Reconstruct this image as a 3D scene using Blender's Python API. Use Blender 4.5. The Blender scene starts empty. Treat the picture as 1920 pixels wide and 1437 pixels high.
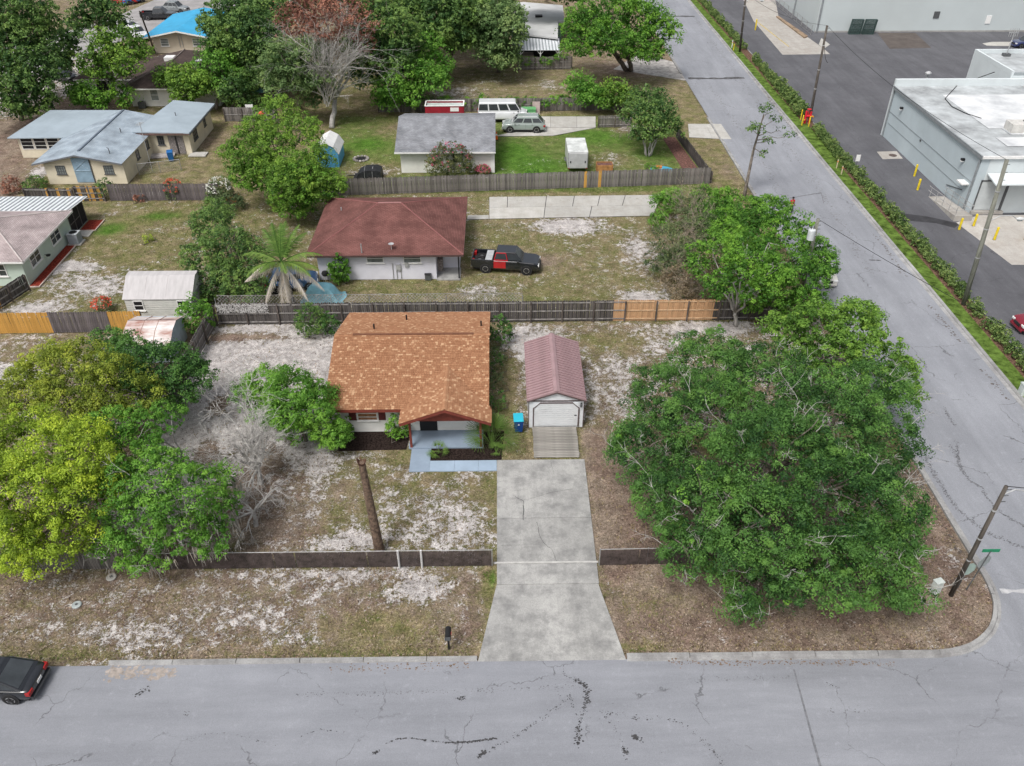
import bpy, math, random
import numpy as np
from mathutils import Matrix, Vector
random.seed(7); RNG = np.random.default_rng(11)
PI = math.pi
SC = bpy.context.scene
COL = SC.collection
# ---------------------------------------------------------------- camera, sky, sun, exposure
FPX, CAMZ = 1560.0, 34.0                      # focal length in photo pixels, camera height (m)
PITCH = math.atan(1150 / 1560.0)
YAW = math.atan(28 / (FPX / math.cos(PITCH)))
cd = bpy.data.cameras.new('camera'); cam = bpy.data.objects.new('camera', cd); COL.objects.link(cam)
cam.location = (0, 0, CAMZ); cam.rotation_euler = (PI / 2 - PITCH, 0, -YAW)
cd.sensor_width = 36.0; cd.lens = FPX / 1920 * 36.0; cd.clip_start = 0.5; cd.clip_end = 40000
SC.camera = cam
SUN_EL, SUN_AZ = math.radians(58), math.radians(215)    # azimuth clockwise from +Y
wd = bpy.data.worlds.new('World'); SC.world = wd; wd.use_nodes = True
nt = wd.node_tree; bgn = nt.nodes['Background']
sky = nt.nodes.new('ShaderNodeTexSky'); sky.sky_type = 'NISHITA'; sky.sun_disc = False
sky.sun_elevation = SUN_EL; sky.sun_rotation = SUN_AZ; sky.air_density = 1.0; sky.dust_density = 6.0; sky.ozone_density = 1.0
hsv = nt.nodes.new('ShaderNodeHueSaturation'); hsv.inputs['Saturation'].default_value = 0.38   # overcast: cloud-whitened sky
nt.links.new(sky.outputs[0], hsv.inputs['Color']); nt.links.new(hsv.outputs[0], bgn.inputs['Color']); bgn.inputs['Strength'].default_value = 0.125
sl = bpy.data.lights.new('sun', 'SUN'); sl.energy = 1.85; sl.angle = math.radians(15); sl.color = (1.0, 0.97, 0.93)
so = bpy.data.objects.new('sun', sl); COL.objects.link(so)
sd = Vector((math.sin(SUN_AZ) * math.cos(SUN_EL), math.cos(SUN_AZ) * math.cos(SUN_EL), math.sin(SUN_EL)))
so.rotation_euler = sd.to_track_quat('Z', 'Y').to_euler(); so.location = (-30, -30, 80)
vs = SC.view_settings; vs.view_transform = 'Standard'; vs.look = 'None'; vs.gamma = 1.0; vs.use_curve_mapping = False
vs.exposure = 0.25
SC.render.engine = 'CYCLES'
# ---------------------------------------------------------------- photo pixel -> place
_F = np.array([math.sin(YAW) * math.cos(PITCH), math.cos(YAW) * math.cos(PITCH), -math.sin(PITCH)])
_R = np.array([math.cos(YAW), -math.sin(YAW), 0.0]); _U = np.cross(_R, _F)
def _ray(px, py): return _F * FPX + _R * (px - 960) - _U * (py - 718.5)
def G(px, py, z=0.0):
    d = _ray(px, py); t = (z - CAMZ) / d[2]; return float(d[0] * t), float(d[1] * t)
def WY(px, py, Y):                             # on the wall plane y = Y
    d = _ray(px, py); t = Y / d[1]; return float(d[0] * t), float(CAMZ + d[2] * t)
# ---------------------------------------------------------------- materials
MATS = {}
def mat(name, col, rough=0.8, var=0.12, scale=3.0, bump=0.0, bscale=None, metal=0.0, rand=0.0, spec=0.3, col2=None, detail=5.0, coat=0.0, stretch=None):
    if name in MATS: return MATS[name]
    m = bpy.data.materials.new(name); m.use_nodes = True; n = m.node_tree.nodes; l = m.node_tree.links
    b = n['Principled BSDF']; b.inputs['Roughness'].default_value = rough; b.inputs['Metallic'].default_value = metal
    b.inputs['Specular IOR Level'].default_value = spec
    if coat: b.inputs['Coat Weight'].default_value = coat; b.inputs['Coat Roughness'].default_value = 0.08
    tc = n.new('ShaderNodeTexCoord'); src = tc.outputs['Object']
    if stretch:
        mp = n.new('ShaderNodeMapping'); mp.inputs['Scale'].default_value = stretch; l.new(src, mp.inputs['Vector']); src = mp.outputs[0]
    nz = n.new('ShaderNodeTexNoise'); nz.inputs['Scale'].default_value = scale; nz.inputs['Detail'].default_value = detail; nz.inputs['Roughness'].default_value = 0.65
    l.new(src, nz.inputs['Vector'])
    if col2 is None: col2 = tuple(min(1, c * (1 - 2.2 * var)) for c in col)
    mx = n.new('ShaderNodeMix'); mx.data_type = 'RGBA'; mx.inputs['A'].default_value = (*col2, 1); mx.inputs['B'].default_value = (*[min(1, c * (1 + var)) for c in col], 1)
    mr = n.new('ShaderNodeMapRange'); mr.inputs['From Min'].default_value = 0.3; mr.inputs['From Max'].default_value = 0.68
    l.new(nz.outputs['Fac'], mr.inputs['Value']); l.new(mr.outputs[0], mx.inputs['Factor'])
    out = mx.outputs['Result']
    if rand:
        oi = n.new('ShaderNodeObjectInfo'); r2 = n.new('ShaderNodeMapRange'); r2.inputs['To Min'].default_value = 1 - rand; r2.inputs['To Max'].default_value = 1 + rand
        l.new(oi.outputs['Random'], r2.inputs['Value']); hs = n.new('ShaderNodeHueSaturation'); l.new(r2.outputs[0], hs.inputs['Value']); l.new(out, hs.inputs['Color']); out = hs.outputs[0]
    l.new(out, b.inputs['Base Color'])
    if bump:
        bz = n.new('ShaderNodeTexNoise'); bz.inputs['Scale'].default_value = bscale or scale * 6; bz.inputs['Detail'].default_value = 4; l.new(src, bz.inputs['Vector'])
        bn = n.new('ShaderNodeBump'); bn.inputs['Strength'].default_value = bump; bn.inputs['Distance'].default_value = 0.03
        l.new(bz.outputs['Fac'], bn.inputs['Height']); l.new(bn.outputs[0], b.inputs['Normal'])
    MATS[name] = m; return m
def leafmat(name, dark, light, trans=0.36, rough=0.55):
    if name in MATS: return MATS[name]
    m = bpy.data.materials.new(name); m.use_nodes = True; n = m.node_tree.nodes; l = m.node_tree.links
    b = n['Principled BSDF']; b.inputs['Roughness'].default_value = rough; b.inputs['Specular IOR Level'].default_value = 0.25
    at = n.new('ShaderNodeAttribute'); at.attribute_name = 'tone'
    mx = n.new('ShaderNodeValToRGB'); e = mx.color_ramp.elements; e[0].color = (*dark, 1); e[1].color = (min(1, light[0] * 1.22), min(1, light[1] * 1.1), light[2], 1); q = e.new(.68); q.color = (*light, 1)
    l.new(at.outputs['Fac'], mx.inputs[0]); l.new(mx.outputs[0], b.inputs['Base Color'])
    tr = n.new('ShaderNodeBsdfTranslucent'); ms = n.new('ShaderNodeMixShader'); ms.inputs[0].default_value = trans
    l.new(mx.outputs[0], tr.inputs['Color']); l.new(b.outputs[0], ms.inputs[1]); l.new(tr.outputs[0], ms.inputs[2])
    l.new(ms.outputs[0], n['Material Output'].inputs['Surface'])
    MATS[name] = m; return m
def shinglemat(name, cols, rough=0.9):
    m = bpy.data.materials.new(name); m.use_nodes = True; n = m.node_tree.nodes; l = m.node_tree.links
    b = n['Principled BSDF']; b.inputs['Roughness'].default_value = rough; b.inputs['Specular IOR Level'].default_value = 0.15
    at = n.new('ShaderNodeAttribute'); at.attribute_name = 'tone'
    cr = n.new('ShaderNodeValToRGB'); e = cr.color_ramp.elements
    e[0].position, e[0].color = cols[0][0], (*cols[0][1], 1); e[1].position, e[1].color = cols[-1][0], (*cols[-1][1], 1)
    for p, c in cols[1:-1]:
        x = e.new(p); x.color = (*c, 1)
    tc = n.new('ShaderNodeTexCoord'); nz = n.new('ShaderNodeTexNoise'); nz.inputs['Scale'].default_value = 1.2; nz.inputs['Detail'].default_value = 8; l.new(tc.outputs['Object'], nz.inputs['Vector'])
    hs = n.new('ShaderNodeHueSaturation'); mr = n.new('ShaderNodeMapRange'); mr.inputs['To Min'].default_value = 0.9; mr.inputs['To Max'].default_value = 1.1
    l.new(nz.outputs['Fac'], mr.inputs['Value']); l.new(mr.outputs[0], hs.inputs['Value'])
    l.new(at.outputs['Fac'], cr.inputs[0]); l.new(cr.outputs[0], hs.inputs['Color']); l.new(hs.outputs[0], b.inputs['Base Color'])
    MATS[name] = m; return m
def brickmat(name, c1, c2, mortar, rough=0.9, scale=1.0, bw=0.3, rh=0.14, dirt=None):
    """far shingle roof: rows too small to tell apart"""
    m = bpy.data.materials.new(name); m.use_nodes = True; n = m.node_tree.nodes; l = m.node_tree.links
    b = n['Principled BSDF']; b.inputs['Roughness'].default_value = rough; b.inputs['Specular IOR Level'].default_value = 0.15
    uv = n.new('ShaderNodeUVMap'); bt = n.new('ShaderNodeTexBrick'); bt.inputs['Scale'].default_value = scale
    bt.inputs['Color1'].default_value = (*c1, 1); bt.inputs['Color2'].default_value = (*c2, 1); bt.inputs['Mortar'].default_value = (*mortar, 1)
    bt.inputs['Brick Width'].default_value = bw; bt.inputs['Row Height'].default_value = rh; bt.inputs['Mortar Size'].default_value = 0.012
    l.new(uv.outputs[0], bt.inputs['Vector'])
    nz = n.new('ShaderNodeTexNoise'); nz.inputs['Scale'].default_value = 0.7; nz.inputs['Detail'].default_value = 8; l.new(uv.outputs[0], nz.inputs['Vector'])
    mr = n.new('ShaderNodeMapRange'); mr.inputs['From Min'].default_value = .3; mr.inputs['From Max'].default_value = .7; mr.inputs['To Min'].default_value = 0.68; mr.inputs['To Max'].default_value = 1.2; l.new(nz.outputs['Fac'], mr.inputs['Value'])
    hs = n.new('ShaderNodeHueSaturation'); l.new(mr.outputs[0], hs.inputs['Value']); l.new(bt.outputs['Color'], hs.inputs['Color']); l.new(hs.outputs[0], b.inputs['Base Color'])
    MATS[name] = m; return m
# ---------------------------------------------------------------- mesh builder
class MB:
    def __init__(s): s.v = []; s.f = []
    def add(s, vs, fs):
        o = len(s.v); s.v += [tuple(map(float, p)) for p in vs]; s.f += [tuple(i + o for i in f) for f in fs]; return s
    def box(s, x0, y0, z0, x1, y1, z1):
        x0, x1 = sorted((x0, x1)); y0, y1 = sorted((y0, y1)); z0, z1 = sorted((z0, z1))
        return s.add([(x0,y0,z0),(x1,y0,z0),(x1,y1,z0),(x0,y1,z0),(x0,y0,z1),(x1,y0,z1),(x1,y1,z1),(x0,y1,z1)],
                     [(0,3,2,1),(4,5,6,7),(0,1,5,4),(1,2,6,5),(2,3,7,6),(3,0,4,7)])
    def hexa(s, p):                            # 8 corners: bottom 4 ccw, top 4 ccw
        return s.add(p, [(0,3,2,1),(4,5,6,7),(0,1,5,4),(1,2,6,5),(2,3,7,6),(3,0,4,7)])
    def slab(s, poly, t):                      # planar polygon thickened downwards by t
        n = len(poly); vs = list(poly) + [(x, y, z - t) for x, y, z in poly]
        return s.add(vs, [tuple(range(n)), tuple(range(2*n-1, n-1, -1))] + [(i, i+n, (i+1) % n + n, (i+1) % n) for i in range(n)])
    def prism(s, poly2, axis, a, b):           # 2-D polygon extruded along axis x / y / z
        f = {'x': lambda u, w, t: (t, u, w), 'y': lambda u, w, t: (u, t, w), 'z': lambda u, w, t: (u, w, t)}[axis]
        n = len(poly2); vs = [f(u, w, a) for u, w in poly2] + [f(u, w, b) for u, w in poly2]
        return s.add(vs, [tuple(range(n)), tuple(range(2*n-1, n-1, -1))] + [(i, i+n, (i+1) % n + n, (i+1) % n) for i in range(n)])
    def tube(s, pts, rad, n=6, cap=True):
        pts = [Vector(p) for p in pts]; k = len(pts)
        if not hasattr(rad, '__len__'): rad = [rad] * k
        vs = []
        for i, p in enumerate(pts):
            d = (pts[min(i+1, k-1)] - pts[max(i-1, 0)])
            d = d.normalized() if d.length > 1e-9 else Vector((0,0,1))
            a = d.orthogonal() if i == 0 else (a - d * a.dot(d))
            a = a.normalized() if a.length > 1e-6 else d.orthogonal().normalized()
            b = d.cross(a)
            for j in range(n):
                t = 2 * PI * j / n; vs.append(p + (a * math.cos(t) + b * math.sin(t)) * rad[i])
        fs = [(i*n+j, i*n+(j+1) % n, (i+1)*n+(j+1) % n, (i+1)*n+j) for i in range(k-1) for j in range(n)]
        if cap: fs += [tuple(range(n-1, -1, -1)), tuple(range((k-1)*n, k*n))]
        return s.add(vs, fs)
    def cyl(s, x, y, z0, z1, r, n=12, r2=None): return s.tube([(x,y,z0),(x,y,z1)], [r, r if r2 is None else r2], n)
    def lathe(s, prof, n=16, c=(0,0,0)):       # profile of (r, z)
        vs = [(c[0]+r*math.cos(2*PI*j/n), c[1]+r*math.sin(2*PI*j/n), c[2]+z) for r, z in prof for j in range(n)]; k = len(prof)
        fs = [(i*n+j, i*n+(j+1) % n, (i+1)*n+(j+1) % n, (i+1)*n+j) for i in range(k-1) for j in range(n)]
        return s.add(vs, fs + [tuple(range(n-1, -1, -1)), tuple(range((k-1)*n, k*n))])
    def loft(s, secs, cap=True):
        n = len(secs[0]); k = len(secs); vs = [p for q in secs for p in q]
        fs = [(i*n+j, i*n+(j+1) % n, (i+1)*n+(j+1) % n, (i+1)*n+j) for i in range(k-1) for j in range(n)]
        if cap: fs += [tuple(range(n-1, -1, -1)), tuple(range((k-1)*n, k*n))]
        return s.add(vs, fs)
    def mesh(s, name, m, smooth=False, uvroof=False):
        me = bpy.data.meshes.new(name); me.from_pydata(s.v, [], s.f); me.materials.append(m)
        if smooth: me.polygons.foreach_set('use_smooth', [True] * len(me.polygons))
        if uvroof:
            uv = me.uv_layers.new(name='UVMap')
            for p in me.polygons:
                nrm = p.normal; u = Vector((-nrm.y, nrm.x, 0)); u = u.normalized() if u.length > 0.05 else Vector((1,0,0)); w = nrm.cross(u)
                for li in p.loop_indices:
                    c = me.vertices[me.loops[li].vertex_index].co; uv.data[li].uv = (c.dot(u), c.dot(w))
        return me
    def build(s, name, m, parent=None, smooth=False, world=True, bevel=0.0, uvroof=False, kind=None):
        return obj(name, s.mesh(name, m, smooth, uvroof), parent, world, bevel, kind)
def obj(name, me, parent=None, world=True, bevel=0.0, kind=None):
    o = bpy.data.objects.new(name, me); COL.objects.link(o)
    if parent is not None:
        o.parent = parent
        if world and parent.type == 'EMPTY': o.matrix_parent_inverse = parent.matrix_basis.inverted()
    if bevel:
        b = o.modifiers.new('bevel', 'BEVEL'); b.width = bevel; b.segments = 2; b.limit_method = 'ANGLE'
    if kind: o['kind'] = kind
    return o
def thing(name, label, cat, loc=(0,0,0), rz=0.0, group=None):
    o = bpy.data.objects.new(name, None); COL.objects.link(o); o.empty_display_size = 0.3
    o.location = loc; o.rotation_euler = (0, 0, rz); o['label'] = label; o['category'] = cat
    if group: o['group'] = group
    return o
def tag(o, label, cat, group=None):
    o['label'] = label; o['category'] = cat
    if group: o['group'] = group
    return o
def struct(o): o['kind'] = 'structure'; return o
def dup(root, loc=None, rz=None, label=None):
    r = root.copy(); COL.objects.link(r)
    if loc is not None: r.location = loc
    if rz is not None: r.rotation_euler = (0, 0, rz)
    if label: r['label'] = label
    for ch in root.children:
        c = ch.copy(); COL.objects.link(c); c.parent = r
        for g in ch.children:
            d = g.copy(); COL.objects.link(d); d.parent = c
    return r
def B(*a): return MB().box(*a)
def fastmesh(name, verts, nper, m, tone=None, smooth=False):
    """verts (N*nper,3): N separate nper-gons"""
    N = len(verts) // nper; me = bpy.data.meshes.new(name)
    me.vertices.add(len(verts)); me.vertices.foreach_set('co', np.ascontiguousarray(verts, dtype=np.float32).ravel())
    me.loops.add(N * nper); me.loops.foreach_set('vertex_index', np.arange(N * nper, dtype=np.int32))
    me.polygons.add(N); me.polygons.foreach_set('loop_start', np.arange(0, N * nper, nper, dtype=np.int32))
    me.materials.append(m)
    if tone is not None:
        a = me.attributes.new('tone', 'FLOAT', 'FACE'); a.data.foreach_set('value', np.clip(tone, 0, 1).astype(np.float32))
    me.update(calc_edges=True)
    return me
# ================================================================ GROUND
def axis(lo, hi, step, far):
    core = np.arange(lo, hi + 1e-6, step); g = [step * 1.35 ** k for k in range(1, 40)]; c = np.cumsum(g); c = c[c < far]
    return np.concatenate([(lo - c)[::-1], core, hi + c])
xs = axis(-60, 38, 0.6, 15000); ys = np.concatenate([np.array([-15000, -5000, -1500, -700, -300, -100, -30, 0, 8]), np.arange(12, 84, .6), np.arange(84, 175, 1.2), 176 + np.cumsum([2 * 1.4 ** k for k in range(24)])])
GX, GY = np.meshgrid(xs, ys); nx, ny = len(xs), len(ys)
def smooth(a, b, t): t = np.clip((t - a) / (b - a), 0, 1); return t * t * (3 - 2 * t)
def rectw(x0, x1, y0, y1, s=0.5): return smooth(x0 - s, x0 + s, GX) * (1 - smooth(x1 - s, x1 + s, GX)) * smooth(y0 - s, y0 + s, GY) * (1 - smooth(y1 - s, y1 + s, GY))
S = np.full_like(GX, 0.30); GR = np.full_like(GX, 0.35); BR = np.full_like(GX, 0.35)
def zone(x0, x1, y0, y1, s, g, b, soft=0.5):
    global S, GR, BR
    w = rectw(x0, x1, y0, y1, soft); S = S * (1 - w) + s * w; GR = GR * (1 - w) + g * w; BR = BR * (1 - w) + b * w
def blob(px, py, rx, ry, s=None, g=None, b=None, k=1.0):
    global S, GR, BR
    x, y = G(px, py); w = np.exp(-(((GX - x) / rx) ** 2 + ((GY - y) / ry) ** 2)) * k
    if s is not None: S = S * (1 - w) + s * w
    if g is not None: GR = GR * (1 - w) + g * w
    if b is not None: BR = BR * (1 - w) + b * w
zone(-60, -1, 12, 29.9, .42, .22, .68); zone(5, 26, 12, 38, .33, .18, .80)
zone(-19, -.3, 29.9, 41, .44, .30, .40); zone(-40, -16, 29.9, 46, .4, .1, .7)
zone(-21.8, -10.6, 33, 53.8, .76, .04, .5, 1); zone(1, 25, 41, 54, .48, .20, .55); zone(5, 10, 31, 41, .1, .12, .85)
zone(-18, 25.2, 54, 77.5, .38, .46, .34); zone(-38, -18, 54, 76.6, .38, .52, .32); zone(-40, -22, 44, 53, .42, .3, .55)
zone(-20, 21.5, 78, 102, .30, .75, .25); zone(21.5, 25.4, 60, 200, .26, .42, .35); zone(-16, 25, 102, 121, .26, .42, .5)
zone(-34, -20, 77, 103, .25, .48, .45); zone(-100, -48, 77, 110, .25, .25, .75); zone(-100, -56, 100, 175, .5, .2, .55)
zone(-100, 28, 122, 172, .3, .25, .6)
for a in [(240,1200,3,1.2,.60,.1,.6),(560,1195,1.8,.7,.58,.1,.5),(470,1140,2.5,.9,.54),(780,1100,1.3,.9,.76,.1,.3),(540,1080,1.6,.6,.60),(650,1075,3,.5,.62),
          (430,690,3,5,.95,.02,.2),(415,800,1.8,4,.97,.02,.15),(560,660,2.5,1.3,.95,.02,.2),(450,632,4,.7,.2,.02,1),(410,760,.8,1.5,.2,0,1),(385,850,1,2,.3,0,1),
          (880,1000,2.5,1.2,.62,.2,.3),(800,960,2,1,.6,.25,.4),(640,930,1.4,1.0,.35,.2,.6),(640,1015,3.0,.7,.66,.1,.4),(520,1000,2.2,1.6,.36,.02,.9),(450,950,2.5,2.5,.32,.0,.95),(490,880,2,3.5,.36,.0,.9),(560,930,1.2,2,.42,.05,.7),(760,850,2,.8,.3,.55,.3),(690,850,1,.5,.55,.1,.5),
          (980,640,2,2.5,.72,.08,.4),(1200,640,3,1,.72,.06,.4),(1330,615,3,.7,.9,.05,.2),(1160,730,1,3,.58,.1,.6),(1150,640,3,1.4,.3,.5,.3),
          (1170,900,1.6,4,.06,.06,1),(1130,1010,.9,1,.1,.1,1),
          (1060,425,3,1.6,.85,.15,.3),(1180,425,1,1,.3,.75,.1),(980,445,3,1.5,.35,.6,.3),(1000,490,3,1.5,.3,.15,.8),(1200,470,1.5,4,.6,.2,.6),(1200,555,2,1,.75,.2,.2),(900,545,2,1,.65,.45,.1),(760,540,5,1,.25,.65,.2),(1010,560,5,.8,.3,.7,.1),
          (140,500,2.2,.9,.9,.1,.1),(170,535,4,2.2,.62,.45,.2),(205,430,1.8,1.5,.08,.95,.05),(300,405,2.5,1,.12,.9,.1),(60,580,2,.8,.8),(290,365,4,.8,.75,.2,.4),(260,470,3,3,.3,.55,.35),(330,530,3,1.5,.55,.4,.2),
          (70,640,5,1,.45,.35,.5),(20,700,2,1,.75),
          (690,270,2.2,2,.12,.95,.1),(700,320,3,1.5,.6,.3,.4),(790,335,3,.5,.1,.95,.05),(1000,310,4,3,.35,.95,.1),(960,285,2,3,.18,.98,.05),(1130,255,4,3,.2,.9,.1),(1150,300,3,2,.5,.6,.3),(1220,290,2,2,.3,.85,.2),(1180,240,2,1.4,.6,.3,.5),
          (850,175,4,4,.55,.3,.5),(940,190,5,1,.1,.9,.1),(1030,160,3,3,.5,.5,.4),(920,150,4,4,.42,.6,.4),(740,240,2,3,.3,.6,.5),(1190,130,5,3,.1,.08,1),(1290,200,2,5,.1,.5,.4),(1370,320,1.5,3,.3,.3,.6),
          (440,310,2.5,3,.2,.6,.3),(380,270,2,3,.3,.2,.7),(350,285,3,1,.45,.4,.3),(110,290,3,3,.25,.35,.6),(60,250,5,6,.1,.05,1),(80,320,1.4,2,.75,.1,.3),
          (140,135,5,10,.6,.05,.6),(290,20,6,8,.35,.4,.5),(1790,1050,1.2,1,.45,.05,.9),(1850,1000,.6,3,.3,.02,.9),(1000,1090,.3,.3),(918,1085,.35,.9,.05,1,0),(935,900,.25,4,.1,.8,.2),(1230,1130,2,.8,.1,.35,.6),(1160,1110,.7,.4,.5,.2,.5),(700,1225,6,.45,.1,.45,.4),(80,1225,4,.5,.3,.5,.4),(1190,1215,2,.4,.1,.5,.4),(720,1175,2.2,.9,.12,.1,.2)]:
    px, py, rx, ry = a[:4]; s, g, b = (list(a[4:]) + [None] * 3)[:3]; blob(px, py, rx, ry, s, g, b)
gv = np.stack([GX.ravel(), GY.ravel(), np.zeros(nx * ny)], 1)
gv[:, 2] = -0.035 + 0.02 * np.sin(gv[:, 0] * 1.1) * np.sin(gv[:, 1] * .9 + 1) + 0.012 * np.sin(gv[:, 0] * 2.7 + gv[:, 1] * 1.9)
me = bpy.data.meshes.new('ground'); me.vertices.add(nx * ny); me.vertices.foreach_set('co', gv.astype(np.float32).ravel())
ii = (np.arange(ny - 1)[:, None] * nx + np.arange(nx - 1)[None, :]).ravel(); q = np.stack([ii, ii + 1, ii + nx + 1, ii + nx], 1).astype(np.int32)
me.loops.add(q.size); me.loops.foreach_set('vertex_index', q.ravel()); me.polygons.add(len(q)); me.polygons.foreach_set('loop_start', np.arange(0, q.size, 4, dtype=np.int32)); me.update(calc_edges=True)
ca = me.attributes.new('zone', 'FLOAT_COLOR', 'POINT'); ca.data.foreach_set('color', np.stack([S.ravel(), GR.ravel(), BR.ravel(), np.ones(nx * ny)], 1).astype(np.float32).ravel())
def ground_mat():
    m = bpy.data.materials.new('yard_ground'); m.use_nodes = True; n = m.node_tree.nodes; l = m.node_tree.links
    b = n['Principled BSDF']; b.inputs['Roughness'].default_value = 1.0; b.inputs['Specular IOR Level'].default_value = 0.05
    at = n.new('ShaderNodeAttribute'); at.attribute_name = 'zone'; sep = n.new('ShaderNodeSeparateColor'); l.new(at.outputs['Color'], sep.inputs[0])
    geo = n.new('ShaderNodeNewGeometry'); pos = geo.outputs['Position']
    def noise(sc, det=4, rough=.6, dist=0.0):
        z = n.new('ShaderNodeTexNoise'); z.inputs['Scale'].default_value = sc; z.inputs['Detail'].default_value = det; z.inputs['Roughness'].default_value = rough; z.inputs['Distortion'].default_value = dist; l.new(pos, z.inputs['Vector']); return z.outputs['Fac']
    def math_(op, a, c=None, d=None):
        x = n.new('ShaderNodeMath'); x.operation = op
        for i, k in enumerate((a, c, d)):
            if k is None: continue
            if isinstance(k, (int, float)): x.inputs[i].default_value = k
            else: l.new(k, x.inputs[i])
        return x.outputs[0]
    def rng(v, a, c, t0=0.0, t1=1.0):
        x = n.new('ShaderNodeMapRange'); x.interpolation_type = 'SMOOTHSTEP'; x.inputs['From Min'].default_value = a; x.inputs['From Max'].default_value = c; x.inputs['To Min'].default_value = t0; x.inputs['To Max'].default_value = t1; l.new(v, x.inputs['Value']); return x.outputs[0]
    def mixc(f, a, c):
        x = n.new('ShaderNodeMix'); x.data_type = 'RGBA'
        for k, s_ in ((f, 'Factor'), (a, 'A'), (c, 'B')):
            if isinstance(k, tuple): x.inputs[s_].default_value = (*k, 1)
            elif isinstance(k, float): x.inputs[s_].default_value = k
            else: l.new(k, x.inputs[s_])
        return x.outputs['Result']
    nA = noise(0.55, 6, .62); nB = noise(2.3, 6, .68, .6); nC = noise(9, 5, .7, .8); nD = noise(30, 3, .7); nE = noise(18, 4, .75, .6)
    # sand shows where the patchy noise beats the local cover
    pat = math_('ADD', math_('MULTIPLY', nA, .24), math_('ADD', math_('MULTIPLY', nB, .34), math_('ADD', math_('MULTIPLY', nC, .32), math_('MULTIPLY', nE, .10))))
    sm = math_('SUBTRACT', math_('ADD', pat, math_('MULTIPLY', sep.outputs[0], .40)), .70)
    sandm = rng(sm, -.012, .03)
    gm = math_('SUBTRACT', math_('ADD', math_('ADD', math_('MULTIPLY', noise(0.9, 5, .65), .6), math_('MULTIPLY', noise(6, 4, .7), .4)), math_('MULTIPLY', sep.outputs[1], .5)), .80)
    greenm = rng(gm, -.1, .12)
    bm = math_('SUBTRACT', math_('ADD', math_('ADD', math_('MULTIPLY', noise(1.4, 5, .65), .5), math_('MULTIPLY', noise(7, 4, .7, .5), .5)), math_('MULTIPLY', sep.outputs[2], .55)), .80)
    brownm = rng(bm, -.1, .14)
    fine = rng(nD, .3, .72); med = rng(nC, .32, .7)
    dry = mixc(med, (.13, .105, .058), (.37, .305, .19))
    olive = mixc(med, (.085, .092, .030), (.255, .24, .11))
    lush = mixc(med, (.040, .105, .014), (.12, .235, .035))
    brown = mixc(rng(noise(.45, 5, .7), .35, .65), mixc(med, (.11, .078, .062), (.30, .215, .175)), mixc(med, (.15, .118, .088), (.40, .325, .26)))
    sand = mixc(rng(nB, .3, .7), (.38, .355, .345), (.60, .57, .555))
    sand = mixc(rng(noise(11, 5, .8, .5), .54, .64), sand, (.20, .17, .15))
    straw = rng(noise(16, 5, .8, 1.2), .60, .70)
    grass = mixc(rng(noise(.8, 4), .38, .62), dry, olive)
    grass = mixc(greenm, grass, mixc(rng(sep.outputs[1], .55, .95), olive, lush))
    c = mixc(brownm, grass, brown); c = mixc(math_('MULTIPLY', straw, .75), c, (.46, .39, .29)); c = mixc(sandm, c, sand)
    hs = n.new('ShaderNodeHueSaturation'); l.new(rng(nD, .28, .72, .45, 1.5), hs.inputs['Value']); l.new(c, hs.inputs['Color'])
    h2 = n.new('ShaderNodeHueSaturation'); l.new(rng(noise(1.1, 6, .72), .32, .68, .72, 1.26), h2.inputs['Value']); l.new(hs.outputs[0], h2.inputs['Color']); l.new(h2.outputs[0], b.inputs['Base Color'])
    bp = n.new('ShaderNodeBump'); bp.inputs['Strength'].default_value = .9; bp.inputs['Distance'].default_value = .09
    l.new(math_('SUBTRACT', math_('ADD', math_('MULTIPLY', nC, .8), math_('MULTIPLY', nD, .5)), math_('MULTIPLY', sandm, .35)), bp.inputs['Height']); l.new(bp.outputs[0], b.inputs['Normal'])
    return m
me.materials.append(ground_mat()); ground = struct(obj('ground', me))
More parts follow.
